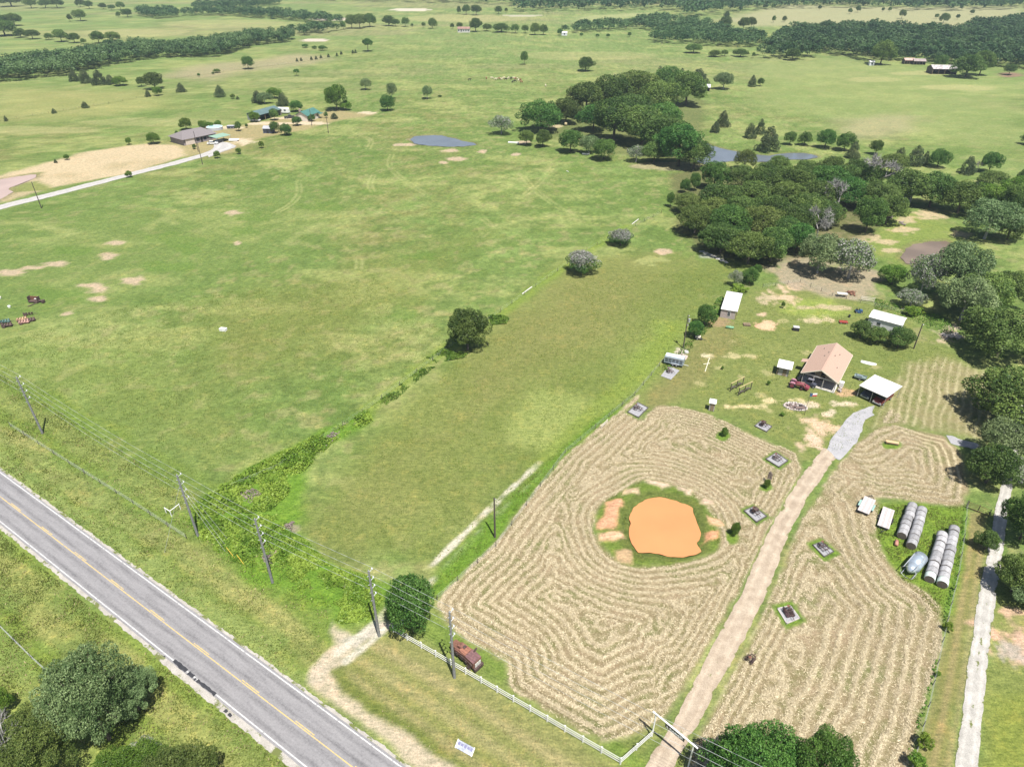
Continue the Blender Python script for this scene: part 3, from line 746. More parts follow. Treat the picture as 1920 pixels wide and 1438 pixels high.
# ---------------------------------------------------------------- display beds cut into the hay need their place levelled before the ground is meshed
BEDS = [  # four photo corners of each gravel bed (near-left going round), border?
    ([(1177,773),(1197,783),(1215,765),(1196,755)], True), ([(1239,705),(1258,712),(1274,695),(1254,686)], False), ([(1415,799),(1437,810),(1447,800),(1426,790)], True), ([(1436,861),(1460,876),(1477,864),(1455,849)], True),
    ([(1395,958),(1418,979),(1437,968),(1413,950)], True), ([(1524,1022),(1545,1044),(1563,1034),(1541,1016)], False), ([(1458,1141),(1475,1169),(1499,1159),(1482,1136)], False)]
for k, (q, _) in enumerate(BEDS):
    p = GP(q); c_ = np.mean(p, 0)
    if k not in (0, 1, 2): uncut_poly([tuple(c_ + (np.array(a) - c_) * (1.35 if k == 3 else 1.28 if k == 4 else 1.75)) for a in p])
    flatten([tuple(c_ + (np.array(a) - c_) * 1.2) for a in p], .2, .05)

# ---------------------------------------------------------------- mesh the ground
ny, nx = X.shape
co = np.stack([X, Y, Z], -1).reshape(-1, 3)
idx = np.arange(ny * nx).reshape(ny, nx)
fc = np.stack([idx[:-1, :-1], idx[:-1, 1:], idx[1:, 1:], idx[1:, :-1]], -1).reshape(-1, 4)
def m_ground():
    m = bpy.data.materials.new('pasture_ground'); N, L = nt(m); b = N['Principled BSDF']
    b.inputs['Roughness'].default_value = .95; b.inputs['Specular IOR Level'].default_value = .08
    geo = N.new('ShaderNodeNewGeometry'); pos = geo.outputs['Position']
    def attr(n): a = N.new('ShaderNodeAttribute'); a.attribute_name = n; return a
    def noise(sc, det=4, ro=.65, vec=None, dist=0.0):
        n = N.new('ShaderNodeTexNoise'); n.inputs['Scale'].default_value = sc; n.inputs['Detail'].default_value = det; n.inputs['Roughness'].default_value = ro; n.inputs['Distortion'].default_value = dist
        L.new(vec or pos, n.inputs['Vector']); return n.outputs['Fac']
    def mth(op, *q):
        n = N.new('ShaderNodeMath'); n.operation = op
        for i, a in enumerate(q):
            if isinstance(a, (int, float)): n.inputs[i].default_value = a
            else: L.new(a, n.inputs[i])
        return n.outputs[0]
    def ramp(f, stops):
        r = N.new('ShaderNodeValToRGB'); e = r.color_ramp.elements
        while len(e) < len(stops): e.new(.5)
        for el, (p, c) in zip(e, stops): el.position = p; el.color = (*c, 1)
        L.new(f, r.inputs['Fac']); return r.outputs['Color']
    def mix(f, a, c, mode='MIX'):
        x = N.new('ShaderNodeMix'); x.data_type = 'RGBA'; x.blend_type = mode
        if isinstance(f, (int, float)): x.inputs[0].default_value = f
        else: L.new(f, x.inputs[0])
        for s_, i in ((a, 6), (c, 7)):
            if isinstance(s_, tuple): x.inputs[i].default_value = (*s_, 1)
            else: L.new(s_, x.inputs[i])
        return x.outputs[2]
    col = attr('land').outputs['Color']; hay = attr('hay').outputs['Fac']; phase = attr('phase').outputs['Fac']; rough = attr('tussock').outputs['Fac']
    # grass: tussocks, fine blades, yellowing
    tus = noise(.85, 5, .72); fine = noise(4.2, 3, .8); mid = noise(.22, 4, .6)
    g = mix(1.0, col, ramp(tus, [(.28, (.60, .66, .58)), (.5, (1, 1, 1)), (.72, (1.32, 1.24, 1.22))]), 'MULTIPLY')
    g = mix(rough, mix(.55, col, g), g)
    mp = N.new('ShaderNodeMapping'); mp.inputs['Rotation'].default_value = (0, 0, .5); mp.inputs['Scale'].default_value = (.75, 2.6, 1); L.new(pos, mp.inputs['Vector'])
    streak = noise(1.0, 5, .75, mp.outputs['Vector'], .5)
    g = mix(1.0, g, ramp(streak, [(.30, (.66, .70, .66)), (.5, (1, 1, 1)), (.70, (1.36, 1.30, 1.28))]), 'MULTIPLY')
    g = mix(1.0, g, ramp(fine, [(.3, (.66, .69, .66)), (.7, (1.34, 1.31, 1.30))]), 'MULTIPLY')
    g = mix(ramp(mth('MULTIPLY_ADD', mid, .6, mth('MULTIPLY', tus, .4)), [(.52, (0, 0, 0)), (.66, (.45,) * 3)]), g, mix(1.0, g, (1.45, 1.15, 1.1), 'MULTIPLY'))
    # hay: pale rows of cut grass on worn stubble
    ww = mth('COSINE', mth('MULTIPLY', phase, 2 * math.pi / 1.55))
    ww = mth('POWER', mth('MULTIPLY_ADD', ww, .5, .5), 2.5)
    s1 = noise(1.5, 6, .80, dist=.6); s2 = noise(6.5, 3, .85); s3 = noise(.55, 5, .7)
    patch = noise(.065, 4, .6)
    n_ = N.new('ShaderNodeMapRange'); n_.inputs[1].default_value = .38; n_.inputs[2].default_value = .62; n_.inputs[3].default_value = .70; n_.inputs[4].default_value = .22; L.new(patch, n_.inputs[0])
    cov = mth('ADD', mth('MULTIPLY', ww, n_.outputs[0]), mth('ADD', mth('MULTIPLY', s1, 1.25), mth('ADD', mth('MULTIPLY', s2, .85), mth('MULTIPLY', s3, .45))))
    n_ = N.new('ShaderNodeMapRange'); n_.inputs[1].default_value = 1.16; n_.inputs[2].default_value = 1.96; L.new(cov, n_.inputs[0]); fac = n_.outputs[0]
    stub = ramp(noise(.16, 5, .65), [(.36, (.125, .135, .046)), (.50, (.185, .152, .080)), (.64, (.240, .182, .112))])
    stub = mix(1.0, stub, ramp(s2, [(.3, (.68,) * 3), (.7, (1.3,) * 3)]), 'MULTIPLY')
    straw = ramp(s1, [(.30, (.33, .272, .168)), (.62, (.56, .482, .318))])
    h = mix(fac, stub, straw)
    h = mix(mth('MULTIPLY', mth('SUBTRACT', 1.0, hay), mth('MULTIPLY', fac, 0.0)), h, col)
    L.new(mix(hay, g, h), b.inputs['Base Color'])
    hgt = mth('ADD', mth('MULTIPLY', tus, mth('MULTIPLY_ADD', rough, .9, .25)), mth('ADD', mth('MULTIPLY', fine, .16), mth('MULTIPLY', mth('MULTIPLY', hay, fac), .25)))
    bp = N.new('ShaderNodeBump'); bp.inputs['Strength'].default_value = .95; bp.inputs['Distance'].default_value = .32
    L.new(hgt, bp.inputs['Height']); L.new(bp.outputs['Normal'], b.inputs['Normal'])
    return m
me = mesh_np('ground', co, fc, (m_ground(),), smooth=True)
def add_attr(me, name, data, typ):
    a = me.attributes.new(name, typ, 'POINT')
    a.data.foreach_set('color' if typ == 'FLOAT_COLOR' else 'value', np.ascontiguousarray(data, np.float32).ravel())
add_attr(me, 'land', np.concatenate([np.clip(COL, .005, .9), np.ones(X.shape + (1,))], -1), 'FLOAT_COLOR')
add_attr(me, 'hay', HAY, 'FLOAT'); add_attr(me, 'phase', PHASE, 'FLOAT'); add_attr(me, 'tussock', ROUGH, 'FLOAT')
ground = link('ground', me); ground['kind'] = 'structure'

# ================================================================ vegetation
def m_leaf(name, dark, light, trans=.30, objvar=.30):
    m = bpy.data.materials.new(name); N, L = nt(m)
    N.remove(N['Principled BSDF']); out = N['Material Output']
    a = N.new('ShaderNodeAttribute'); a.attribute_name = 'tint'
    r = N.new('ShaderNodeValToRGB'); e = r.color_ramp.elements
    e[0].color = (*dark, 1); e[1].color = (*light, 1); e[0].position = .1; e[1].position = .9
    L.new(a.outputs['Fac'], r.inputs['Fac'])
    oi = N.new('ShaderNodeObjectInfo'); mr = N.new('ShaderNodeMapRange'); mr.inputs[3].default_value = 1 - objvar; mr.inputs[4].default_value = 1 + objvar
    L.new(oi.outputs['Random'], mr.inputs[0])
    hs = N.new('ShaderNodeHueSaturation'); L.new(r.outputs['Color'], hs.inputs['Color']); L.new(mr.outputs[0], hs.inputs['Value'])
    mr2 = N.new('ShaderNodeMapRange'); mr2.inputs[3].default_value = .485; mr2.inputs[4].default_value = .515
    mm = N.new('ShaderNodeMath'); mm.operation = 'FRACT'; m3 = N.new('ShaderNodeMath'); m3.operation = 'MULTIPLY'; m3.inputs[1].default_value = 7.31
    L.new(oi.outputs['Random'], m3.inputs[0]); L.new(m3.outputs[0], mm.inputs[0]); L.new(mm.outputs[0], mr2.inputs[0]); L.new(mr2.outputs[0], hs.inputs['Hue'])
    d = N.new('ShaderNodeBsdfDiffuse'); t = N.new('ShaderNodeBsdfTranslucent'); g = N.new('ShaderNodeBsdfGlossy'); g.inputs['Roughness'].default_value = .45
    L.new(hs.outputs[0], d.inputs[0]); L.new(hs.outputs[0], t.inputs[0])
    x = N.new('ShaderNodeMixShader'); x.inputs[0].default_value = trans; L.new(d.outputs[0], x.inputs[1]); L.new(t.outputs[0], x.inputs[2])
    y = N.new('ShaderNodeMixShader'); y.inputs[0].default_value = .012; L.new(x.outputs[0], y.inputs[1]); L.new(g.outputs[0], y.inputs[2])
    L.new(y.outputs[0], out.inputs['Surface'])
    return m
ML_OAK = m_leaf('oak_leaves', (0.045, 0.094, 0.022), (0.166, 0.248, 0.062))
ML_DARK = m_leaf('dark_leaves', (0.038, 0.104, 0.021), (0.125, 0.238, 0.052), objvar=.12)
ML_CEDAR = m_leaf('cedar_needles', (0.046, 0.078, 0.036), (0.122, 0.162, 0.07))
ML_SILVER = m_leaf('silvery_leaves', (0.085, 0.145, 0.052), (0.255, 0.34, 0.15), objvar=.15)
ML_BRIGHT = m_leaf('bright_leaves', (0.07, 0.145, 0.02), (0.18, 0.28, 0.045), objvar=.18)
ML_FRESH = m_leaf('fresh_leaves', (.045, .115, .022), (.150, .270, .055), objvar=.1)
ML_OLIVE = m_leaf('olive_leaves', (0.066, 0.112, 0.026), (0.185, 0.245, 0.066), objvar=.15)
ML_VINE = m_leaf('vine_leaves', (0.1, 0.205, 0.024), (0.255, 0.375, 0.06), objvar=.0)
ML_WOOD = m_leaf('woodland_leaves', (0.03, 0.074, 0.027), (0.105, 0.172, 0.064))
ML_TWIG = m_leaf('grey_twigs', (0.17, 0.165, 0.15), (0.36, 0.35, 0.335), 0.0, .08)
ML_BRUSH = m_leaf('dry_brush', (.16, .125, .115), (.30, .25, .225), 0.0, .1)
ML_BLADE = m_leaf('grass_blades', (0.15, 0.205, 0.036), (0.29, 0.32, 0.095), .3, 0)
ML_STRAWB = m_leaf('dry_grass_blades', (0.3, 0.265, 0.115), (0.52, 0.46, 0.25), .2, 0)
M_BARK = mat('bark', (.115, .095, .075), .95, .3, 6, .4)
M_GREYBARK = mat('grey_dead_wood', (.36, .34, .325), .9, .22, 5, .2)

def unit(v): return v / (np.linalg.norm(v, axis=-1, keepdims=True) + 1e-9)
def leaf_faces(P, Nn, size, r, elong=1.0, tri=False):
    """small faces at P with normals Nn"""
    n = len(P)
    a = unit(np.cross(Nn, r.normal(size=(n, 3)))); b = np.cross(Nn, a)
    s_ = size * r.uniform(.6, 1.4, (n, 1))
    a = a * s_ * .5 * elong; b = b * s_ * .42
    if tri:
        V = np.stack([P - a - b * .8, P + a - b * .5, P + b * 1.3], 1)
    else:
        V = np.stack([P - a, P - b, P + a, P + b], 1)
    k = V.shape[1]
    return V.reshape(-1, 3), np.arange(n * k).reshape(n, k)
def add_tint(me, tint, k):
    a = me.attributes.new('tint', 'FLOAT', 'FACE'); a.data.foreach_set('value', np.asarray(tint, np.float32))
def lobes_for(kind, r, n, qs=1.0):
    if kind == 'cone':
        z = r.uniform(.04, .97, n) ** 1.15; th = r.uniform(0, 2 * np.pi, n)
        rad = .46 * (1 - z) ** .62 * np.sqrt(r.uniform(.35, 1, n))
        c = np.c_[rad * np.cos(th), rad * np.sin(th), z * .92 + .03]; q = (.05 + .08 * (1 - z)) * r.uniform(.8, 1.25, n)
        return c, q
    d = unit(r.normal(size=(n, 3))); d[:, 2] = np.where(d[:, 2] < -.55, -d[:, 2], d[:, 2])
    rho = r.uniform(.35, 1.06, n) ** .5
    q = r.uniform(.07, .165, n) * qs
    hz = {'round': (.40, .56), 'tall': (.42, .55), 'low': (.43, .50), 'umbrella': (.26, .70)}[kind]
    sk = 1 + .22 * np.sin(3 * np.arctan2(d[:, 1], d[:, 0]) + r.uniform(0, 6)) * (kind != 'tall')
    c = np.c_[d[:, 0] * rho * (.5 - q * .8) * sk, d[:, 1] * rho * (.5 - q * .8) * sk, hz[1] + d[:, 2] * rho * (hz[0] - q * .45)]
    return c, q
def make_crown(seed, kind, n, leaf, m, nl=46, tri=True, twig=None, qs=1.0):
    r = np.random.default_rng(seed)
    c, q = lobes_for(kind, r, nl, qs)
    tl = r.uniform(0, 1, nl)
    pick = r.choice(nl, n * 2, p=q ** 2 / (q ** 2).sum())
    d = unit(r.normal(size=(n * 2, 3)))
    P = c[pick] + d * q[pick, None] * (r.uniform(.80, 1.06, (n * 2, 1)) + (r.random((n * 2, 1)) < .06) * r.uniform(0, .25, (n * 2, 1)))
    # leave out most of what is buried inside the other clumps
    deep = np.zeros(len(P))
    for j in range(nl): deep = np.maximum(deep, (q[j] - np.linalg.norm(P - c[j], axis=1)) / q[j])
    keep = np.where((deep < .34) | (r.random(len(P)) < .12))[0][:n]
    P, d, pick = P[keep], d[keep], pick[keep]
    ok = P[:, 2] > .015; P, d, pick = P[ok], d[ok], pick[ok]
    Nn = unit(d * .55 + r.normal(size=d.shape) * .62 + np.array([0, 0, .2]))
    V, F = leaf_faces(P, Nn, leaf, r, tri=tri)
    tint = np.clip(.5 + (tl[pick] - .5) * .75 + r.normal(size=len(P)) * .24, 0, 1)
    mats = [m]; fm = np.zeros(len(F), int)
    if twig:
        tm, frac, zlo = twig
        sel = (P[:, 2] > zlo + r.normal(size=len(P)) * .10) & (r.random(len(P)) < frac)
        fm[sel] = 1; mats.append(tm)
    me = mesh_np('crown', V, F, mats, fm)
    add_tint(me, tint, F.shape[1])
    return me, (c, q)
def make_trunk(seed, lob, m, zc=.45, r0=.028, limbs=7):
    r = np.random.default_rng(seed + 5)
    b = MB(); c, q = lob
    top = Vector((r.normal() * .02, r.normal() * .02, zc))
    b.tube([(0, 0, -.02), (top.x * .4, top.y * .4, zc * .5), top], [r0, r0 * .8, r0 * .62], 8)
    for j in r.choice(len(c), min(limbs, len(c)), replace=False):
        e = Vector(c[j]); mid = (top + e) / 2 + Vector((0, 0, .03))
        b.tube([top, mid, e], [r0 * .5, r0 * .34, r0 * .14], 5)
    me_o = b.build('trunk', m)
    me = me_o.data; bpy.data.objects.remove(me_o); return me
def make_dead(seed, m, twigs=420, spread=.9):
    r = random.Random(seed); b = MB(); tw = []
    def grow(p, d, ln, rad, dep):
        e = p + d * ln; b.cyl(p, e, rad, rad * .62, 5, False)
        if dep == 0: tw.append((e, d)); return
        for _ in range(3 if dep > 1 else 4):
            nd = (d + Vector((r.gauss(0, .55), r.gauss(0, .55), r.gauss(.12, .32))) * spread).normalized()
            if nd.z < -.1: nd.z = .05; nd.normalize()
            grow(e, nd, ln * r.uniform(.58, .82), rad * .6, dep - 1)
    grow(Vector((0, 0, -.02)), Vector((r.gauss(0, .08), r.gauss(0, .08), 1)).normalized(), .30, .032, 4)
    o = b.build('trunk', m); trunk = o.data; bpy.data.objects.remove(o)
    rr = np.random.default_rng(seed); V = []; F = []
    tws = [rr.integers(len(tw)) for _ in range(twigs)]
    for i, j in enumerate(tws):
        e, d = tw[j]; dd = (d + Vector(rr.normal(size=3) * .7)).normalized(); q = e + dd * rr.uniform(.06, .17); s_ = Vector(rr.normal(size=3)) * .005
        V += [e + s_, e - s_, q]; F.append((3 * i, 3 * i + 1, 3 * i + 2))
    me = mesh_np('crown', [tuple(v) for v in V], F, (ML_TWIG,)); add_tint(me, rr.random(len(F)), 3)
    return me, trunk
PROTO = {}
def proto(kind, variants):
    PROTO[kind] = variants
def mk(seed, kind, n, leaf, m, bark=None, nl=46, twig=None, zc=.45, r0=.028, limbs=7, qs=1.0):
    me, lob = make_crown(seed, kind, n, leaf, m, nl, twig=twig, qs=qs)
    return me, make_trunk(seed, lob, bark or M_BARK, zc, r0, limbs)
proto('oak', [mk(s_, k, 16500, .026, ML_OAK, nl=int(n_ * 1.45), qs=.95) for s_, k, n_ in ((1, 'round', 62), (2, 'round', 50), (3, 'low', 56), (4, 'tall', 54), (5, 'round', 74))])
proto('dark', [mk(s_, k, 17000, .0255, ML_DARK, nl=95, qs=.95) for s_, k in ((11, 'tall'), (12, 'round'), (13, 'low'))])
proto('cedar', [mk(s_, 'cone', 11000, .027, ML_CEDAR, nl=80, zc=.7, r0=.02, limbs=3) for s_ in (21, 22, 23)])
proto('silver', [mk(s_, 'round', 16000, .025, ML_SILVER, nl=84, qs=.92, bark=M_GREYBARK) for s_ in (31, 32)])
proto('halfdead', [mk(s_, 'low', 15000, .026, ML_DARK, nl=70, twig=(ML_TWIG, .78, .58)) for s_ in (41, 42)])
proto('bright', [mk(s_, k, 15000, .027, ML_BRIGHT, nl=58) for s_, k in ((51, 'tall'), (52, 'low'))])
proto('olive', [mk(s_, 'round', 16000, .0255, ML_OLIVE, nl=84, qs=.92) for s_ in (61, 62)])
proto('grey', [mk(s_, 'round', 7500, .030, ML_SILVER, nl=48, bark=M_GREYBARK, twig=(ML_TWIG, .38, .1), limbs=14) for s_ in (71, 72)])
proto('umbrella', [mk(s_, 'umbrella', 5000, .04, ML_DARK, nl=30, zc=.5, r0=.03) for s_ in (81, 82)])
proto('near', [mk(s_, k_, 42000, .0165, m_, nl=230, qs=.62, limbs=16) for s_, m_, k_ in ((91, ML_SILVER, 'round'), (92, ML_FRESH, 'low'), (93, ML_OLIVE, 'round'), (94, ML_BRIGHT, 'low'))])
proto('dead', [make_dead(s_, M_GREYBARK, 700) for s_ in (101, 102, 103)])
proto('bush', [mk(s_, 'low', 3000, .06, ML_VINE, nl=30, zc=.25, r0=.02) for s_ in (111, 112)])
proto('brush', [mk(s_, 'low', 2500, .045, ML_BRUSH, nl=24, zc=.25, r0=.015) for s_ in (121,)])
tree_n = 0
def tree(name, kind, u, v, wpx, hpx, label, group=None, var=None, cat='tree', world=None):
    """a tree rooted at a ground point, its size read off the photo in metres"""
    global tree_n; tree_n += 1
    x, y = world if world else G(u, v)
    k = mpp(u, v)
    vs = PROTO[kind]; crown, trunk = vs[(tree_n if var is None else var) % len(vs)]
    # a thing seen from above at this angle shows part of its depth in its height
    ang = math.atan2(CAM_H, math.hypot(x, y))
    wm = wpx * k; hm = max(hpx * k / math.cos(ang) - wm * .42 * math.tan(ang), wm * .45)
    o = thing(name, (x, y, 0), (tree_n * 2.399) % 6.283, label, cat, group)
    a = link('trunk', trunk, o); b = link('crown', crown, o)
    o.scale = (wm, wm, hm)
    return o

# ---------------------------------------------------------------- single trees, each where it stands
T = tree
T('shade_tree', 'dark', 775, 1183, 98, 118, 'dense dark green tree by the track beside the white rail fence', var=0)
T('oak_tree', 'oak', 877, 655, 86, 88, 'lone round oak in the middle of the overgrown fence line', var=1)
T('half_dead_tree', 'halfdead', 1091, 512, 62, 52, 'larger rounded bush-tree with bleached grey twigs on top in the open pasture', var=0)
T('half_dead_tree', 'halfdead', 1163, 460, 48, 36, 'smaller grey-topped bush-tree next to a fallen white pole', var=1)
T('shade_tree', 'near', 1402, 1500, 180, 165, 'big leafy green tree beside the ranch gate at the bottom edge', var=1)
T('shade_tree', 'near', 1518, 1500, 130, 155, 'right of the two leafy green trees at the bottom edge', var=1)
T('silver_oak', 'near', 262, 1330, 90, 100, 'smaller silvery green tree nearest the road in the lower left', var=0)
T('silver_oak', 'near', 205, 1385, 150, 200, 'silvery green tree below the road in the lower left', var=0)
T('olive_tree', 'near', 95, 1450, 140, 150, 'dull green tree left of the silvery tree in the lower left', var=2)
T('shade_tree', 'near', 250, 1475, 130, 100, 'bright green undergrowth tree at the foot of the silvery tree', var=3)
T('olive_tree', 'near', 350, 1500, 130, 120, 'olive green tree at the bottom edge below the road', var=2)
T('dead_tree', 'dead', 40, 1475, 130, 170, 'bare grey dead tree in the lower left corner', var=0)
T('shade_tree', 'bright', 10, 1335, 50, 60, 'small dark bush-tree at the left edge below the road', var=0)
T('brush_tree', 'grey', 282, 1432, 70, 60, 'grey twiggy shrub tree behind the olive trees at the bottom', var=0)
# three yard trees in front of the white barn
for i, (u, v, w_, h_, l) in enumerate(((1612,634,40,40,'left'), (1642,644,42,38,'middle'), (1682,652,48,48,'right'))):
    T('yard_tree', 'oak', u, v, w_, h_, l + ' of the three small round trees in front of the white barn', 'trees in front of the white barn')
for u, v, w_, h_, l in ((1302,632,34,36,'leafy bush under the utility pole by the low shed'), (1320,612,38,46,'tall leafy bush left of the low white-roofed shed'), (1405,532,32,36,'dark green bush on the slope behind the low white-roofed shed'), (1418,515,18,22,'small dark bush at the corner of the big grove')):
    T('bush', 'dark', u, v, w_, h_, l, None, None, 'bush')
T('grey_bush', 'grey', 1378, 536, 28, 34, 'greyish bush behind the low white-roofed shed', None, None, 'bush')
T('bush', 'bush', 1385, 548, 34, 18, 'pale green bush tucked behind the low shed', None, None, 'bush')
for u, v, w_, h_, l in ((1357,818,14,20,'spindly sapling in a grass island at the top of the hay field'), (1437,916,13,22,'small sapling with dry leaves between two gravel beds'), (1377,1004,18,30,'sapling with reddish dry leaves right of the orange pond'), (1466,780,9,9,'tiny sapling on the lawn below the flower bed'), (1354,693,6,8,'tiny sapling on the lawn beside the white pipe'), (1440,722,7,10,'tiny sapling on the lawn near the swing frames'), (1467,578,8,14,'tiny sapling by the orange dirt mound')):
    T('sapling', 'bright', u, v, w_, h_, l, 'saplings about the yard')
T('dry_sapling', 'brush', 1381, 996, 12, 22, 'bare reddish brush standing in the sapling right of the pond', None, None, 'shrub'); T('dry_sapling', 'brush', 1440, 905, 10, 26, 'bare brown brush beside the small sapling between gravel beds', None, None, 'shrub')
# along the right-hand fence
for u, v, w_, h_, l in ((1775,1182,18,22,'small dark bush on the fence beside the gravel road'), (1756,1268,12,14,'tiny bush on the fence below the dark bush'), (1728,1400,30,34,'yellow-green bush on the fence near the bottom right'), (1712,1436,34,36,'dull green bush on the fence at the bottom edge')):
    T('fence_bush', 'bush', u, v, w_, h_, l, None, None, 'bush')
# right edge: big trees over the gravel road
for kind, u, v, w_, h_, l, vr in (('olive',1868,668,140,112,'wide olive-green tree at the right edge above the mown strip',0), ('oak',1880,790,150,125,'broad oak overhanging the mown strip at the right edge',2), ('silver',1872,868,110,100,'silvery oak at the junction of the gravel spur',0), ('oak',1848,905,96,90,'dark oak casting shade on the top of the hay field',1),
        ('dark',1912,1010,90,110,'leafy tree at the right edge over the gravel road',1), ('oak',1845,1030,44,46,'small dark oak left of the gravel road',0), ('oak',1895,1108,80,84,'dark oak right of the gravel road at the right edge',3), ('silver',1925,1130,90,70,'pale silvery tree cut by the right edge',1), ('grey',1915,905,70,60,'grey-limbed tree over the gravel road',0)):
    T('roadside_tree', kind, u, v, w_, h_, l, None, vr)
# clump by the stock pond
for kind, u, v, w_, h_, l, vr in (('bright',1672,532,52,44,'bright green bushy tree left of the grey bare trees',1), ('grey',1722,560,62,92,'grey half-bare tree in front of the brown pond',0), ('grey',1706,575,56,40,'low grey bare scrub at the foot of the grey tree',1), ('silver',1782,560,110,118,'pale silvery oak in front of the brown pond',1), ('silver',1800,600,110,96,'pale mottled tree below the silvery oak',0), ('oak',1835,590,100,90,'dark oak behind the pale mottled tree',4), ('oak',1880,575,74,76,'oak at the right of the pond-side clump',0), ('bush',1708,592,30,22,'low green bush behind the white barn',0), ('bush',1722,588,24,16,'small round bush behind the white barn',1)):
    T('pond_tree', kind, u, v, w_, h_, l, None, vr)
# the two paddock trees standing on bare soil
T('paddock_tree', 'silver', 1532, 512, 84, 84, 'grey-green oak on the bare brown soil below the big grove', var=0)
T('paddock_tree', 'grey', 1590, 522, 90, 84, 'sparse grey tree on the bare soil beside the grey-green oak', var=1)
T('paddock_tree', 'dark', 1622, 436, 62, 74, 'dark upright tree with its own shadow right of the dead grey tree', var=0)
T('dead_tree', 'dead', 1530, 452, 62, 80, 'bleached dead tree at the front edge of the big grove', var=1)
T('dead_tree', 'dead', 1568, 402, 66, 74, 'bleached dead tree deeper in the big grove', var=2)
T('dead_tree', 'dead', 1638, 358, 90, 84, 'sprawling dead tree with white limbs behind the big grove', var=0)
# big grove in the middle right
ordn = ('first', 'second', 'third', 'fourth', 'fifth', 'sixth', 'seventh', 'eighth', 'ninth', 'tenth', 'eleventh', 'twelfth')
def packed(name, spots, where, grp, rows, kinds):
    # rows from the camera back; each oak is told by its row and its place in it
    bins = {}
    for s_ in spots: bins.setdefault(min(range(len(rows)), key=lambda i: abs(rows[i][0] - s_[1])), []).append(s_)
    for i, ss in bins.items():
        for j, (u, v, w_, h_) in enumerate(sorted(ss)): T(name, kinds[(i * 3 + j * 2) % len(kinds)], u, v, w_, h_, ordn[j] + ' oak from the left in the ' + rows[i][1] + ' row of the ' + where, grp)
packed('grove_oak', ((1338,356,62,56),(1388,358,58,52),(1436,356,62,54),(1486,358,60,50),(1535,356,62,54),(1582,357,58,52),(1622,358,60,54),(1456,334,48,44),(1556,336,52,46),(1602,340,50,44),(1508,338,46,40),(1345,402,86,68),(1405,402,84,68),(1465,402,86,68),(1525,398,84,66),(1585,388,74,60),(1302,438,74,60),(1362,446,86,68),(1424,448,86,70),(1484,444,84,70),(1545,425,66,56),(1350,474,86,62),(1402,494,88,70),(1444,490,76,72),(1492,474,66,62),(1425,372,80,64),(1485,372,80,64),(1545,370,80,64),(1385,424,80,64),(1445,424,80,64),(1505,420,80,64),(1330,425,70,60),(1640,395,80,62),(1470,462,70,62)), 'big grove', 'oaks of the big grove', ((333, 'rearmost'), (354, 'fifth'), (372, 'fourth'), (400, 'third'), (424, 'inner second'), (446, 'second'), (482, 'front')), ('oak', 'oak', 'oak', 'dark', 'oak', 'olive', 'oak'))
for u, v, w_, h_, l in ((1288,400,60,44,'yellowish oak at the left edge of the big grove'), (1395,318,40,40,'pale-flowered tree top by the blue pond')):
    T('grove_edge_tree', 'olive', u, v, w_, h_, l)
for u, v, w_, h_, l in ((1256,388,16,28,'lowest of the three upright bushes left of the big grove'), (1283,362,20,30,'middle of the three upright bushes left of the big grove'), (1301,358,22,36,'tallest of the three upright bushes left of the big grove')):
    T('upright_bush', 'dark', u, v, w_, h_, l, None, None, 'bush')
# woodland edge to the right of the big grove
for kind, u, v, w_, h_, l in (('oak',1690,384,86,72,'dark oak above the hidden shed'), ('oak',1742,388,84,70,'oak with shaded grass beneath, behind the brown pond'), ('oak',1795,400,84,68,'oak to the right of the shaded grass'), ('bright',1850,400,80,62,'fresh green tree behind the pale-topped oak'), ('oak',1900,420,70,78,'dark oak at the right edge beyond the pond'), ('silver',1845,448,96,84,'pale-topped oak casting shade beside the brown pond'), ('bright',1905,385,80,60,'fresh green tree at the right edge behind the pond'), ('oak',1888,450,64,60,'dark oak right of the pale-topped oak'), ('oak',1660,420,70,60,'dark oak in front of the hidden shed'), ('olive',1668,330,60,46,'olive tree behind the sprawling dead tree'), ('olive',1858,350,56,34,'yellowish low tree below the feathery tree')):
    T('woodland_edge_tree', kind, u, v, w_, h_, l)
# cedars and small trees round the blue grove pond
for kind, u, v, w_, h_, l in (('cedar',1354,238,28,32,'larger of the two cedars leaning above the blue pond'), ('cedar',1340,249,20,22,'smaller of the two cedars leaning above the blue pond'), ('cedar',1405,259,26,30,'silvery cedar left of the tall grey cedar'), ('cedar',1424,252,22,30,'dark pointed cedar between two grey cedars'), ('cedar',1438,284,46,50,'tall grey cedar on the pond bank'),
        ('oak',1480,272,26,26,'first small round tree of the row above the pond'), ('oak',1508,273,27,27,'second small round tree of the row above the pond'), ('dark',1546,278,38,36,'third and widest tree of the row above the pond'), ('dark',1582,283,36,38,'fourth tree of the row above the pond'), ('cedar',1598,297,28,34,'yellowish cedar at the end of the row above the pond'), ('oak',1641,290,27,28,'small round oak right of the pond row'), ('cedar',1682,312,30,38,'olive cedar left of the twin-topped cedar'), ('cedar',1714,310,38,40,'twin-topped dark cedar on the grove edge'), ('cedar',1733,308,16,26,'narrow cedar beside the twin-topped cedar'),
        ('dark',1757,314,38,38,'rounded dark tree standing clear on the pasture'), ('cedar',1812,326,32,36,'dark cedar left of the thin dead tree'), ('dark',1853,324,40,40,'feathery tree right of the thin dead tree'), ('dark',1928,272,30,26,'tree cut by the right edge in the far pasture'), ('oak',1912,350,24,34,'oak at the right edge below the far pasture')):
    T('pond_side_tree', kind, u, v, w_, h_, l)
T('dead_tree', 'dead', 1831, 324, 14, 26, 'thin dead sapling between cedar and feathery tree', var=1)
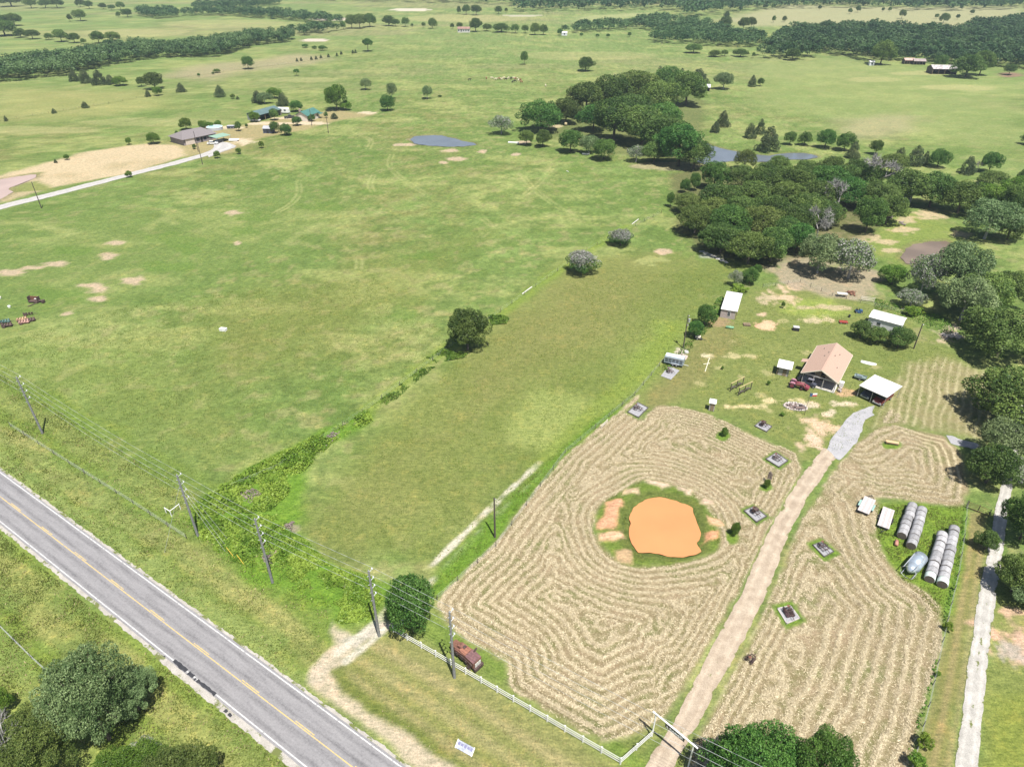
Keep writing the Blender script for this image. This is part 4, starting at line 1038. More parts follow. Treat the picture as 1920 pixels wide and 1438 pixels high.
# the upper grove
packed('upper_grove_oak', ((1014,246,82,64),(1060,232,56,50),(1098,220,84,66),(1145,212,92,74),(1192,206,92,72),(1232,218,82,68),(1150,266,104,84),(1202,272,92,78),(1240,256,80,66),(1112,246,64,52),(1245,288,92,74),(1272,312,94,82),(1300,318,66,58),(1226,306,52,44),(1180,240,84,66),(1252,178,64,54),(1286,198,78,64)), 'upper grove', 'oaks of the upper grove', ((178, 'rearmost'), (210, 'rear'), (245, 'middle'), (270, 'inner front'), (310, 'front')), ('oak', 'oak', 'dark', 'oak'))
for kind, u, v, w_, h_, l in (('grey',940,252,46,38,'silvery twin-stemmed bush left of the upper grove'), ('oak',988,273,30,30,'left of the pair of small oaks before the upper grove'), ('oak',1018,276,32,34,'right of the pair of small oaks before the upper grove'), ('dark',1069,286,48,44,'round dark tree standing before the upper grove'), ('silver',1104,288,40,36,'pale green tree before the upper grove'), ('dark',1132,300,50,42,'dark round tree at the front of the upper grove'), ('grey',1192,304,40,34,'grey twiggy tree at the front of the upper grove'), ('cedar',1236,150,20,26,'lone cedar at the top of the upper grove'), ('cedar',1277,150,18,22,'small cedar beside the far grey shed'), ('cedar',1307,162,46,34,'spiky cedar clump beside the far grey shed'), ('grey',1256,235,30,26,'grey bare tree on the right of the upper grove')):
    T('grove_front_tree', kind, u, v, w_, h_, l)
# pasture trees
for kind, u, v, w_, h_, l in (('silver',1356,168,38,32,'silvery dark tree alone beyond the grey shed'), ('cedar',1410,163,18,22,'pointed cedar of the pair in the right pasture'), ('oak',1425,162,14,15,'small bushy tree of the pair in the right pasture'), ('oak',1098,134,32,27,'broad oak alone in the far middle pasture'), ('oak',983,122,15,24,'slender oak alone in the far middle pasture'), ('umbrella',690,97,26,23,'flat-topped oak alone in the far left pasture'), ('dark',466,130,25,24,'blocky dark oak by the far fence line'), ('umbrella',557,143,12,13,'small lollipop tree in the far left pasture'),
        ('bright',632,207,44,50,'tall bright green tree beside the green-roofed house'), ('bright',649,207,24,18,'low green tree at the foot of the tall bright tree'), ('silver',686,169,22,22,'pale silvery shrub tree in the far pasture'), ('dark',727,208,28,32,'front tree of the stacked pair in the far pasture'), ('silver',735,186,20,30,'rear silvery tree of the stacked pair in the far pasture'), ('silver',801,186,22,25,'grey-green tree right of the stacked pair'),
        ('cedar',413,182,22,23,'dark cedar in the left pasture'), ('cedar',340,173,20,18,'small spreading cedar in the left pasture'), ('oak',291,168,40,32,'large dark oak by the left fence line'), ('oak',266,163,18,18,'dark tree left of the large oak'), ('bright',297,180,18,18,'bright green bush in front of the large oak'), ('cedar',278,182,12,14,'small dark cedar in front of the large oak'), ('cedar',160,203,15,13,'round bush on the left fence line'), ('cedar',102,213,11,10,'smaller round bush on the left fence line'), ('cedar',12,228,8,11,'tiny cedar at the left edge'), ('oak',407,137,14,8,'low thorn bush on the far fence line'), ('bright',437,186,9,10,'small pale bush near the dark cedar'), ('cedar',446,187,7,7,'tiny dark bush near the dark cedar')):
    T('pasture_tree', kind, u, v, w_, h_, l)
# farmstead trees, far left
for kind, u, v, w_, h_, l in (('cedar',484,193,24,24,'brownish cedar in the clump behind the far green-roofed barn'), ('silver',497,195,30,22,'grey-green shrub in the clump behind the far green-roofed barn'), ('bright',515,185,28,22,'bright round tree behind the clump'), ('cedar',532,199,26,26,'grey cedar right of the clump'), ('dark',556,210,26,22,'dark tree left of the green-roofed house'), ('bright',478,229,22,20,'bright green tree in front of the green-roofed barn'), ('oak',515,226,20,22,'oak shading the end of the green-roofed barn'), ('dark',558,236,20,18,'round tree in front of the white house'), ('dark',516,250,20,22,'round dark tree beside the small blue shed'), ('dark',537,254,24,24,'round dark tree right of the small blue shed'), ('oak',448,246,14,18,'lollipop tree in the farm yard'), ('bright',350,244,26,24,'leafy tree behind the hip-roofed house'), ('bright',381,243,18,18,'bushy tree left of the round pool'), ('bright',394,240,16,12,'low shrubs behind the round pool'), ('bright',410,238,14,13,'young tree beside the round pool'), ('bright',289,270,27,22,'bushy tree left of the hip-roofed house'), ('bright',243,272,11,15,'small tree on the fence by the tan field'), ('bright',126,300,11,11,'small bush on the fence above the tan field'), ('cedar',105,306,7,8,'tiny bush above the silt pond'), ('bright',408,297,14,15,'young tree beside the farm road bend'), ('bright',448,289,11,12,'second young tree along the yard edge'), ('bright',491,278,11,14,'third young tree along the yard edge'), ('bright',243,333,13,14,'small palm-like tree beside the farm road'), ('dark',335,264,9,18,'narrow dark shrub behind the hip-roofed house'), ('dark',585,228,14,14,'dark shrub behind the green-roofed house'), ('oak',612,222,8,12,'tiny tree right of the green-roofed house'), ('cedar',627,223,16,12,'low conifer at the yard corner'), ('oak',365,280,8,10,'tiny tree in front of the hip-roofed house'), ('dark',463,240,6,8,'small dark bush in the farm yard')):
    T('yard_tree', kind, u, v, w_, h_, l)
# far left background
for u, v, w_, h_, l in ((28,49,33,22,'dark oak of the group at the upper left edge'), (6,46,20,16,'oak beside it cut by the upper left edge'), (10,68,52,28,'widest oak of the group at the upper left edge'), (40,71,24,17,'oak at the right of the upper left group'), (62,74,28,17,'round oak standing right of the upper left group'), (152,40,24,20,'arching oak alone in the far upper left pasture'), (132,41,10,13,'slim oak beside the arching oak'), (240,33,22,15,'low oak at the head of the far tree line'), (223,33,9,10,'small oak beside the low oak'), (227,19,17,14,'right oak of the far trio'), (210,20,14,10,'middle oak of the far trio'), (194,18,16,11,'left oak of the far trio'), (168,17,18,14,'near oak of the far pair'), (151,14,16,16,'rear oak of the far pair'), (108,16,28,18,'larger round oak in the far upper left'), (86,16,24,16,'left half of the far oak couple'), (59,16,25,19,'oak standing alone in the far upper left'), (22,13,46,16,'oak thicket at the top left corner'), (92,75,16,12,'pale tree left of the far cedar clump'), (116,79,28,22,'dark tree in the far clump'), (140,81,24,18,'bluish tree in the far clump'), (157,83,11,10,'small tree at the end of the far clump'), (186,82,28,22,'bluish cedar above the long wood'), (212,77,30,17,'dark oak above the long wood')):
    T('far_oak', 'oak', u, v, w_, h_, l)
for u, v, w_, h_, l in ((140,153,21,22,'first cedar in the row below the long wood'), (161,156,26,26,'second cedar in the row below the long wood'), (188,159,30,28,'third and largest cedar below the long wood'), (208,159,22,19,'fourth cedar below the long wood'), (226,161,30,18,'bright green end bush of the cedar row')):
    T('row_cedar', 'cedar' if u < 220 else 'bright', u, v, w_, h_, l)
# far middle rows
for u, v, w_, h_, l in ((660,54,24,24,'leftmost oak in the far middle clump'), (675,54,28,26,'central oak in the far middle clump'), (694,51,26,24,'right oak in the far middle clump'), (644,56,12,14,'grey shrub at the left of the far clump'), (729,49,24,19,'oak left of two far roundish trees'), (742,50,16,13,'green tree right beside it in the far row'), (760,51,15,17,'oval tree alone in the far row'), (773,51,6,6,'tiny bush in the far row'), (794,52,9,9,'pale sapling in the far row'), (811,54,18,19,'square oak alone in the far row'), (848,55,8,10,'small tree left of the far red-roofed barn'), (862,55,12,12,'bare brownish tree behind the far red-roofed barn'), (892,60,26,24,'big dark tree right of the far red-roofed barn'), (913,59,20,13,'low tree next along the far hedge'), (940,61,32,17,'wide tree in the far hedge'), (966,63,18,16,'greyish tree in the far hedge'), (985,63,14,15,'small tree at the end of the far hedge'), (1003,66,22,21,'left of the two dark trees closing the far hedge'), (1019,66,18,18,'right of the two dark trees closing the far hedge'), (861,27,8,14,'slim tree in the far distance'), (874,28,17,17,'left tree of the distant couple'), (893,29,21,18,'right tree of the distant couple'), (935,27,15,14,'distant tree standing alone'), (949,24,7,8,'distant small tree beside it')):
    T('hedge_tree', 'oak', u, v, w_, h_, l)
for u, v, w_, h_, l in ((1360,54,24,22,'left oak in the far scrub gap'), (1393,57,24,22,'middle oak in the far scrub gap'), (1408,54,18,20,'right oak in the far scrub gap'), (1362,36,12,13,'small oak beyond the scrub gap'), (1450,43,8,12,'slim far tree left of its twin'), (1470,42,9,11,'slim far tree right of its twin'), (1300,100,34,17,'low dark thicket tree before the open wood'), (1358,106,14,12,'dark scrub on the pasture edge'), (1388,107,30,12,'bushy scrub on the pasture edge'), (1412,109,7,10,'tiny cedar on the pasture edge'), (1340,107,26,7,'low scrub mound on the pasture edge'), (1485,114,26,22,'bright oak at the front of the right wood'), (1472,112,8,7,'tiny bush in front of the right wood'),
        (1650,122,46,44,'large oak standing before the right wood'), (1762,128,28,24,'oak behind the striped-roof barn'), (1810,146,58,44,'broad oak right of the striped-roof barn'), (1836,142,40,44,'tall oak behind the broad oak'), (1891,141,22,20,'round oak beside the ploughed patch'), (1608,24,10,12,'far tree in the pale field'), (1655,23,6,8,'small far tree in the pale field'), (1668,22,7,8,'second small far tree in the pale field'), (1690,36,14,16,'twin-topped far tree in the pale field'), (1755,36,8,9,'round far tree in the pale field'), (1822,28,9,9,'far tree near the right wood'), (1795,37,8,9,'far bush near the right wood'), (1768,44,18,18,'pointed tree at the back of the right wood'), (1593,27,9,10,'far cedar in the pale field'), (1434,18,9,9,'left far tree on the pale field edge'), (1449,17,9,9,'right far tree on the pale field edge'), (1536,20,7,9,'lone far tree in the pale field middle')):
    T('far_tree', 'oak', u, v, w_, h_, l)
for i, (u, v) in enumerate(((557,116),(565,115),(584,113),(593,112),(602,110),(616,108),(632,106),(640,103),(662,101),(667,100))):
    T('fence_shrub', 'cedar', u, v, 6, 7, ordn[i] + ' tiny dark shrub from the left in the dotted line along the far fence', 'shrubs along the far fence', None, 'shrub')
for u, v, w_, h_, l in ((373,144,6,6,'small dark bush on the far left fence'), (400,140,6,5,'small bush beside the thorn bush'), (572,90,14,7,'left low bush near the pale scrape'), (605,95,18,9,'right low bush near the pale scrape'), (590,92,10,6,'small bush between the low bushes'), (1120,70,8,6,'first small bush on the far pasture fence'), (1140,71,8,7,'second small bush on the far pasture fence'), (1090,68,7,6,'third small bush on the far pasture fence'), (1180,70,8,9,'dark cedar on the far pasture fence'), (1050,67,12,12,'bush at the tip of the far wood'), (825,182,8,4,'low weed clump beside the grey-green tree'), (920,298,0.1,0.1,'')):
    if l: T('far_bush', 'dark', u, v, w_, h_, l, None, None, 'bush')

# ---------------------------------------------------------------- woods that read as one mass
def wood(name, polys, spacing, h0, h1, seed, leaves=150, leaf=.16, label=None, m=None):
    r = np.random.default_rng(seed)
    base = []
    for k in range(4):
        c, q = lobes_for('round', r, 18)
        pk = r.choice(18, leaves * 2, p=q ** 2 / (q ** 2).sum()); d = unit(r.normal(size=(leaves * 2, 3)))
        P = c[pk] + d * q[pk, None] * 1.0
        P, d, pk = P[P[:, 2] > .12], d[P[:, 2] > .12], pk[P[:, 2] > .12]; P, d, pk = P[:leaves], d[:leaves], pk[:leaves]
        Nn = unit(d * .8 + r.normal(size=d.shape) * .45 + np.array([0, 0, .3]))
        V, F = leaf_faces(P, Nn, leaf, r, tri=True)
        base.append((V, F, np.clip(r.normal(.5, .25, len(F)), 0, 1)))
    pts = []
    for p in polys:
        p = GP(p); ax = [a for a, _ in p]; ay = [b for _, b in p]
        gx, gy = np.meshgrid(np.arange(min(ax), max(ax), spacing), np.arange(min(ay), max(ay), spacing))
        gx = gx + r.uniform(-.45, .45, gx.shape) * spacing; gy = gy + r.uniform(-.45, .45, gy.shape) * spacing
        ok = inside(gx, gy, p); pts += list(zip(gx[ok], gy[ok]))
    Vs, Fs, Ts = [], [], []; off = 0
    for (x, y) in pts:
        V, F, t_ = base[r.integers(4)]
        h = r.uniform(h0, h1); w_ = h * r.uniform(1.0, 1.4); a = r.uniform(0, 6.28)
        ca, sa_ = math.cos(a) * w_, math.sin(a) * w_
        Vs.append(np.c_[V[:, 0] * ca - V[:, 1] * sa_ + x, V[:, 0] * sa_ + V[:, 1] * ca + y, V[:, 2] * h]); Fs.append(F + off); off += len(V)
        Ts.append(np.clip(t_ * .6 + r.uniform(-.15, .55), 0, 1))
    me = mesh_np(name, np.concatenate(Vs), np.concatenate(Fs), (m or ML_WOOD,)); add_tint(me, np.concatenate(Ts), 3)
    o = link(name, me); tag(o, label, 'woodland', None, 'stuff'); return len(pts)
n_w = [wood('long_wood', [[(-40,158),(0,156),(60,150),(130,141),(210,123),(310,109),(400,109),(440,99),(480,86),(545,80),(560,72),(500,74),(450,77),(400,85),(330,93),(260,92),(190,101),(150,111),(110,116),(50,123),(0,129),(-40,134)]], 6.6, 7.5, 12, 1, 380, .085, 'long dark wood running across the upper left'),
 wood('right_wood', [[(1445,92),(1450,72),(1500,62),(1560,58),(1660,58),(1740,66),(1790,70),(1830,52),(1920,44),(2000,40),(2000,136),(1920,132),(1880,129),(1800,125),(1690,115),(1640,117),(1560,105),(1530,100),(1500,92)],[(1420,108),(1440,96),(1480,100),(1540,108),(1500,113),(1450,112)]], 8.2, 7.5, 13, 2, 250, .10, 'broad wood filling the upper right'),
 wood('middle_wood', [[(1045,66),(1130,61),(1200,57),(1260,62),(1245,50),(1280,40),(1240,40),(1160,50),(1080,56)],[(1210,80),(1245,82),(1320,88),(1420,92),(1440,78),(1400,72),(1340,62),(1320,50),(1280,44),(1260,64),(1230,70)]], 9.0, 7, 12, 3, 250, .10, 'open wood in the far centre right'),
 wood('distant_wood', [[(970,23),(1030,24),(1100,22),(1180,22),(1240,19),(1290,34),(1340,29),(1420,21),(1500,17),(1600,16),(1700,21),(1800,22),(1920,17),(1990,10),(1990,-20),(960,-20),(570,-20),(600,2),(700,4),(800,6),(900,8),(960,12)]], 16.5, 12, 18, 4, 80, .17, 'continuous wood along the top edge'),
 wood('tree_line', [[(262,33),(265,24),(300,22),(330,26),(335,33),(300,36)],[(340,31),(400,30),(490,36),(560,41),(620,46),(640,48),(640,42),(600,36),(520,28),(400,25),(345,26)],[(362,18),(420,18),(480,16),(530,10),(528,7),(440,10),(365,13)],[(525,66),(560,60),(600,56),(640,58),(610,63),(570,68)]], 7.5, 6, 11, 5, 200, .11, 'broken tree line crossing the far upper left')]

# ================================================================ fences, gate, poles and wires
M_WHITE = mat('white_paint', (.78, .78, .76), .55, .06, 2)
M_ROOFW = mat('white_roof_metal', (.62, .61, .59), .5, .12, .7, 0, 0, (.74, .73, .71))
M_POLE = mat('weathered_pole', (.20, .205, .205), .9, .3, 4, .3)
M_DPOLE = mat('dark_pole', (.085, .072, .062), .9, .3, 4, .3)
M_STEEL = mat('galvanised', (.46, .48, .50), .45, .15, 4, 0, .4)
M_WIRE = mat('bright_wire', (.42, .44, .44), .5, .1, 3)
M_YEL = mat('yellow_plastic', (.55, .42, .05), .5, .1, 3)
M_RUST = mat('rust', (.17, .075, .048), .9, .4, 5, .4, 0, (.25, .125, .085))
M_RUSTD = mat('dark_rust', (.070, .048, .048), .9, .4, 5, .4, 0, (.13, .085, .075))
M_RUSTR = mat('red_rust', (.17, .07, .05), .85, .4, 3, .3, 0, (.25, .125, .09))
M_BLACK = mat('black_rubber', (.022, .022, .024), .85, .3, 6)
M_DARK = mat('dark_shade', (.03, .03, .033), .8, .3, 4)
M_GLASS = mat('window_glass', (.035, .045, .06), .12, .2, 1, spec=.6)
M_TIMBER = mat('timber', (.24, .18, .12), .9, .3, 6, .3)
M_GTIMBER = mat('grey_timber', (.40, .37, .35), .9, .22, 7, .3)
M_CONC = mat('concrete', (.46, .45, .43), .9, .15, 4, .2)
M_PADGR = mat('pad_gravel', (.29, .29, .305), .95, .28, 9, .5)
M_RED = mat('red_paint', (.30, .06, .045), .6, .25, 4)
M_GREENP = mat('green_paint', (.17, .34, .20), .5, .15, 3)
M_BLUE = mat('blue_paint', (.045, .10, .20), .4, .2, 4)

def line_things(a, b, step):
    n = max(1, round(math.dist(a, b) / step))
    return [(a[0] + (b[0] - a[0]) * i / n, a[1] + (b[1] - a[1]) * i / n) for i in range(n + 1)]
def rail_fence(runs, label):
    o = thing('rail_fence', (*runs[0][0], 0), 0, label, 'fence')
    ox, oy = runs[0][0]
    pm = MB().box((0, 0, .62), (.13, .13, 1.30)); pm.box((0, 0, 1.30), (.17, .17, .05)); pme = pm.build('post', M_WHITE, o); first = True
    for a, b in runs:
        pts = line_things(a, b, 2.44); ang = math.atan2(b[1] - a[1], b[0] - a[0]); ln = math.dist(pts[0], pts[1])
        rm = MB().box((0, 0, 0), (ln - .06, .035, .10)); rme = rm.build('rail', M_WHITE, o); rfirst = True
        for i, p in enumerate(pts):
            if first: q = pme; first = False
            else: q = link('post', pme.data, o)
            q.location = (p[0] - ox, p[1] - oy, 0); q.rotation_euler = (0, 0, ang)
            if i < len(pts) - 1:
                n_ = pts[i + 1]
                for z in (.34, .74, 1.14):
                    if rfirst: q = rme; rfirst = False
                    else: q = link('rail', rme.data, o)
                    q.location = ((p[0] + n_[0]) / 2 - ox, (p[1] + n_[1]) / 2 - oy, z); q.rotation_euler = (0, 0, ang)
    return o
fa, fb, fc_ = G(738, 1185), G(1163, 1432), G(1222, 1380)
rail_fence([(fa, fb), (fb, fc_), (G(757, 1170), fa)], 'long white three-rail fence along the frontage up to the ranch gate')
# small white corner brace in the verge
o = thing('fence_brace', (*G(322, 968), 0), 0, 'white pipe fence corner standing in the verge grass near a pole', 'fence brace')
c_ = G(322, 968); p1_, p2_ = G(312, 962), G(339, 955)
MB().cyl((0, 0, 0), (0, 0, 1.3), .07).build('post', M_WHITE, o)
for p in (p1_, p2_):
    d = (p[0] - c_[0], p[1] - c_[1])
    MB().cyl((0, 0, 1.2), (d[0], d[1], 1.2), .06).build('rail', M_WHITE, o); MB().cyl((d[0], d[1], 0), (d[0], d[1], 1.3), .06).build('post', M_WHITE, o)
# ranch gate: two posts, an overhanging beam and a hanging name board
gl_, gr_ = Vector(G(1222, 1380)), Vector(G(1290, 1438)); gd = (gr_ - gl_); gw = gd.length
o = thing('ranch_gate', (gl_.x, gl_.y, 0), math.atan2(gd.y, gd.x), 'tall white pipe ranch gate with hanging name board over the drive', 'gate')
for x in (0, gw): MB().cyl((x, 0, 0), (x, 0, 4.6), .09, n=10).build('post', M_WHITE, o)
MB().cyl((-.45, 0, 4.65), (gw + .55, 0, 4.65), .105, n=10).build('beam', M_WHITE, o)
sg = MB().box((gw * .52, 0, 4.10), (2.6, .05, .62)).build('name_board', mat('board_dark', (.10, .095, .09), .7, .2, 4), o)
for x in (.33, .71): MB().cyl((gw * x, 0, 4.38), (gw * x, 0, 4.6), .02, n=5).build('chain', M_STEEL, o)
tx = bpy.data.curves.new('lettering', 'FONT'); tx.body = 'L RANCH'; tx.size = .52; tx.align_x = 'CENTER'; tx.align_y = 'CENTER'; tx.extrude = .012
to = bpy.data.objects.new('lettering', tx); C.objects.link(to)
dg = bpy.context.evaluated_depsgraph_get(); tme = bpy.data.meshes.new_from_object(to.evaluated_get(dg)); bpy.data.objects.remove(to); tme.materials.clear(); tme.materials.append(M_WHITE)
for rz_, yy in ((0, -.045), (math.pi, .045)):
    q = link('lettering', tme, sg); q.location = (gw * .52, yy, 4.10); q.rotation_euler = (R(90), 0, rz_)
# road poles: wires stacked up the side of each pole
POLES = [G(80, 813), G(372, 1007), G(511, 1092), G(711, 1192), G(852, 1270)]
LEV = (12.6, 11.0, 9.5, 8.0)
names = ('utility pole at the far left above the road', 'utility pole with guy wires at the head of the bramble thicket', 'utility pole standing inside the bramble thicket', 'utility pole between the farm track and the white fence', 'utility pole beside the rusty antique machine')
for k, (p, l) in enumerate(zip(POLES, names)):
    o = thing('utility_pole', (*p, 0), math.atan2(ROAD_D.y, ROAD_D.x), l, 'utility pole', 'utility poles along the road')
    MB().cyl((0, 0, -.3), (0, 0, 12.9), .21, .13, 10).build('pole', M_POLE, o)
    for z in LEV:
        b = MB().cyl((0, .1, z), (0, .62, z + .12), .05, .04, 6)
        b.build('insulator_arm', M_STEEL, o)
        b = MB()
        for q in range(3): b.cyl((0, .62, z + .12 + q * .09), (0, .62, z + .16 + q * .09), .11, .07, 8)
        b.build('insulator', mat('porcelain', (.62, .64, .66), .3, .08, 3), o)
        MB().cyl((0, -.12, z - .5), (0, -.36, z - .42), .05, .06, 6).build('insulator', M_STEEL, o)
    MB().cyl((0, 0, 12.9), (0, 0, 13.15), .09, .03, 6).build('pole_cap', M_STEEL, o)
    if k == 1:
        for gx, gy, z in ((-1.5, -5.0, 11.2), (4.6, 2.2, 12.4), (5.4, 1.2, 10.6), (6.2, .4, 9.2)):
            MB().cyl((0, 0, z), (gx, gy, 0), .018, n=4).build('guy_wire', M_WIRE, o)
    if k == 2:
        for (u0, v0), (u1, v1) in (((423, 1025), (441, 1046)), ((441, 1039), (458, 1058))):
            pass
dv = Vector((POLES[1][0] - POLES[0][0], POLES[1][1] - POLES[0][1], 0)); dw = Vector((POLES[4][0] - POLES[3][0], POLES[4][1] - POLES[3][1], 0)).normalized()
chain = [(POLES[0][0] - dv.x, POLES[0][1] - dv.y)] + POLES + [(POLES[4][0] + dw.x * 48, POLES[4][1] + dw.y * 48)]
nn = Vector((ROAD_N.x, ROAD_N.y))
for lv, nm in zip(LEV, ('top', 'second', 'third', 'lowest')):
    pts = []
    for a, b in zip(chain, chain[1:]):
        L_ = math.dist(a, b)
        for i in range(10):
            f = i / 10; sag = 4 * f * (1 - f) * (L_ / 48) ** 2 * .75
            pts.append((a[0] + (b[0] - a[0]) * f + nn.x * .62, a[1] + (b[1] - a[1]) * f + nn.y * .62, lv + .4 - sag))
    b = MB(); base = pts[0]
    b.tube([(p[0] - base[0], p[1] - base[1], p[2]) for p in pts], .017, 4)
    q = b.build('overhead_wire', M_WIRE, None, True, (base[0], base[1], 0)); tag(q, nm + ' of the four overhead wires strung along the road poles', 'wire', 'overhead wires along the road')
for (u0, v0, u1, v1, l) in ((421, 1024, 441, 1047, 'left'), (441, 1038, 459, 1060, 'right')):
    a, b = G(u0, v0, 1.6), G(u1, v1, 0)
    q = MB().cyl((0, 0, 0), ((a[0] - b[0]) * .8, (a[1] - b[1]) * .8, 1.6), .05, n=6).build('guy_guard', M_YEL, None, False, (b[0], b[1], 0)); tag(q, l + ' yellow guy-wire guard leaning in the thicket grass', 'guy guard', 'yellow guy guards')
def pole(u, v, h, label, m=None, extra=None, wires=None):
    o = thing('utility_pole', (*G(u, v), 0), 0, label, 'utility pole')
    MB().cyl((0, 0, -.2), (0, 0, h), .16, .11, 8).build('pole', m or M_DPOLE, o)
    MB().cyl((0, 0, h - .3), (.35, 0, h - .2), .05, n=6).build('insulator', M_STEEL, o)
    if extra == 'transformer':
        MB().cyl((.42, 0, h - 1.9), (.42, 0, h - 1.0), .24, n=10).build('transformer', M_STEEL, o); MB().box((.2, 0, h - 1.3), (.3, .06, .06)).build('bracket', M_STEEL, o); MB().box((.25, 0, h - 2.6), (.22, .12, .4)).build('meter_box', M_STEEL, o)
    return o
pole(928, 1007, 8.4, 'dark single pole on the green strip beside the hay field')
pole(1281, 652, 8.6, 'dark pole with transformer beside the leafy bush', extra='transformer')
pole(1713, 654, 6.6, 'bare dark pole right of the three yard trees')
pole(380, 309, 9.0, 'leaning-looking pole beside the farm road'); pole(78, 391, 9.5, 'pole beside the farm road at the far left'); pole(616, 250, 8.5, 'pole at the corner of the far farm yard'); pole(585, 236, 8.0, 'pole in front of the green-roofed house'); pole(372, 285, 9.0, 'pole in front of the hip-roofed house')

# wire fences: posts and strands
def wire_fence(pts, label, step=4.0, h=1.2, name='wire_fence', m=None):
    p = GP(pts); o = thing(name, (*p[0], 0), 0, label, 'fence'); ox, oy = p[0]
    pm = None
    for a, b in zip(p, p[1:]):
        for q in line_things(a, b, step)[:-1] if b != p[-1] else line_things(a, b, step):
            if pm is None: r_ = MB().cyl((0, 0, 0), (0, 0, h), .06, .05, 5).build('post', m or M_DPOLE, o); pm = r_.data
            else: r_ = link('post', pm, o)
            r_.location = (q[0] - ox, q[1] - oy, -.05)
    for z in (.35, .7, 1.05):
        b = MB(); b.tube([(q[0] - ox, q[1] - oy, z) for q in p], .012, 3); b.build('strand', M_WIRE, o)
wire_fence([(1812,948),(1806,1010),(1795,1080),(1775,1165),(1757,1245),(1740,1325),(1720,1400),(1700,1470)], 'wire fence between the hay field and the gravel road')
wire_fence([(20,800),(130,870),(250,945),(350,1010)], 'wire fence between the big pasture and the road verge', 5)
wire_fence([(400,930),(520,880),(680,775),(840,655),(960,570),(1100,470),(1240,400)], 'old wire fence up the middle of the pasture', 6)
wire_fence([(820,1125),(930,1025),(1060,850),(1190,742),(1250,670)], 'wire fence on the green strip beside the hay field', 5)
wire_fence([(0,1176),(60,1235),(120,1290)], 'wire fence below the road at the lower left', 4)
wire_fence([(1430,540),(1500,530),(1560,555),(1640,575),(1700,590)], 'wire fence behind the farm yard', 4)
wire_fence([(0,228),(120,208),(230,190),(330,170)], 'far wire fence across the left pasture', 9); wire_fence([(330,148),(440,132),(560,118),(690,99)], 'farther wire fence across the left pasture', 9)
o = thing('farm_gate', (*G(1812, 952), 0), math.atan2(G(1853, 968)[1] - G(1812, 952)[1], G(1853, 968)[0] - G(1812, 952)[0]), 'brown tubular farm gate across the lane beside the gravel road', 'gate')
gwid = math.dist(G(1812, 952), G(1853, 968))
for z in (.25, .6, .95, 1.3): MB().cyl((0, 0, z), (gwid, 0, z), .035, n=6).build('bar', M_RUST, o)
for x in (0, gwid / 2, gwid): MB().cyl((x, 0, 0), (x, 0, 1.5), .06, n=6).build('post', M_RUSTD, o)

# ================================================================ houses and sheds
M_PEACH = mat('peach_shingles', (.40, .275, .215), .9, .12, 7, .3)
M_SIDING = mat('tan_siding', (.42, .34, .27), .8, .15, 3)
M_GREYSID = mat('grey_siding', (.40, .345, .33), .8, .14, 3)
M_WHITESID = mat('white_siding', (.60, .61, .66), .7, .07, 2)
M_TRIM = mat('cream_trim', (.70, .64, .54), .6, .06, 2)
cx, cy = 68.76, 127.4; rz = math.atan2(-4.28, 6.33)
o = thing('farmhouse', (cx, cy, 0), rz, 'farmhouse with peach gable roof and dark open front porch', 'house')
hw, hl = 3.82, 6.95
MB().box((0, 1.7, 1.35), (6.7, 9.6, 2.7)).build('wall', M_SIDING, o)
gb = MB(); gb.prism([(-3.35, 2.7), (3.35, 2.7), (0, 4.42)], -3.1, 6.45); gb.build('gable_wall', mat('dark_boards', (.085, .07, .06), .9, .3, 4), o)
for s_ in (-1, 1):
    r_ = MB().slab([(s_ * hw, -hl, 2.72), (s_ * hw, hl, 2.72), (0, hl, 4.62), (0, -hl, 4.62)][::s_], .14).build('roof', M_PEACH, o)
    MB().box((s_ * (hw + .03), 0, 2.60), (.05, 2 * hl, .2)).build('fascia', M_TRIM, r_)
    for yy in (-hl - .02, hl + .02):
        MB().add([(s_ * hw, yy - .03, 2.72), (0, yy - .03, 4.64), (0, yy - .03, 4.42), (s_ * hw, yy - .03, 2.50), (s_ * hw, yy + .03, 2.72), (0, yy + .03, 4.64), (0, yy + .03, 4.42), (s_ * hw, yy + .03, 2.50)], [(0, 1, 2, 3), (4, 5, 6, 7), (0, 1, 5, 4), (1, 2, 6, 5), (2, 3, 7, 6), (3, 0, 4, 7)]).build('barge_board', M_TRIM, r_)
    for yy, xx in ((1.5, .9), (3.2, 1.6), (-2.2, 2.3)) if s_ > 0 else ((2.0, .55), (0.4, 1.0), (4.5, 1.9)):
        z_ = 4.62 - xx * (1.9 / hw); MB().cyl((s_ * xx, yy, z_ - .1), (s_ * xx, yy, z_ + .28), .09, n=7).build('roof_vent', mat('vent_grey', (.25, .22, .2), .7, .2, 3), r_)
MB().box((0, 0, 4.64), (.3, 2 * hl, .05)).build('ridge_cap', M_PEACH, o)
MB().box((0, -4.95, .08), (7.0, 3.7, .16)).build('porch_floor', M_CONC, o)
for x in (-3.3, -1.1, .9, 3.3): MB().box((x, -6.6, 1.35), (.15, .15, 2.7)).build('porch_post', M_GTIMBER, o)
MB().box((0, -6.6, 2.62), (7.2, .16, .24)).build('porch_beam', mat('pale_beam', (.42, .40, .40), .8, .12, 4), o)
b = MB(); b.box((0, -6.62, 3.5), (.12, .1, 1.7)); b.cyl((0, -6.62, 2.8), (-1.5, -6.62, 3.75), .06, n=4); b.cyl((0, -6.62, 2.8), (1.5, -6.62, 3.75), .06, n=4); b.build('truss', M_TIMBER, o)
for x in (-2.2, -.1, 2.1): MB().box((x, -6.55, .18), (1.7, .1, .30)).build('porch_kerb', M_TRIM, o)
MB().box((.2, -3.12, 1.05), (.95, .06, 2.05)).build('door', M_DARK, o)
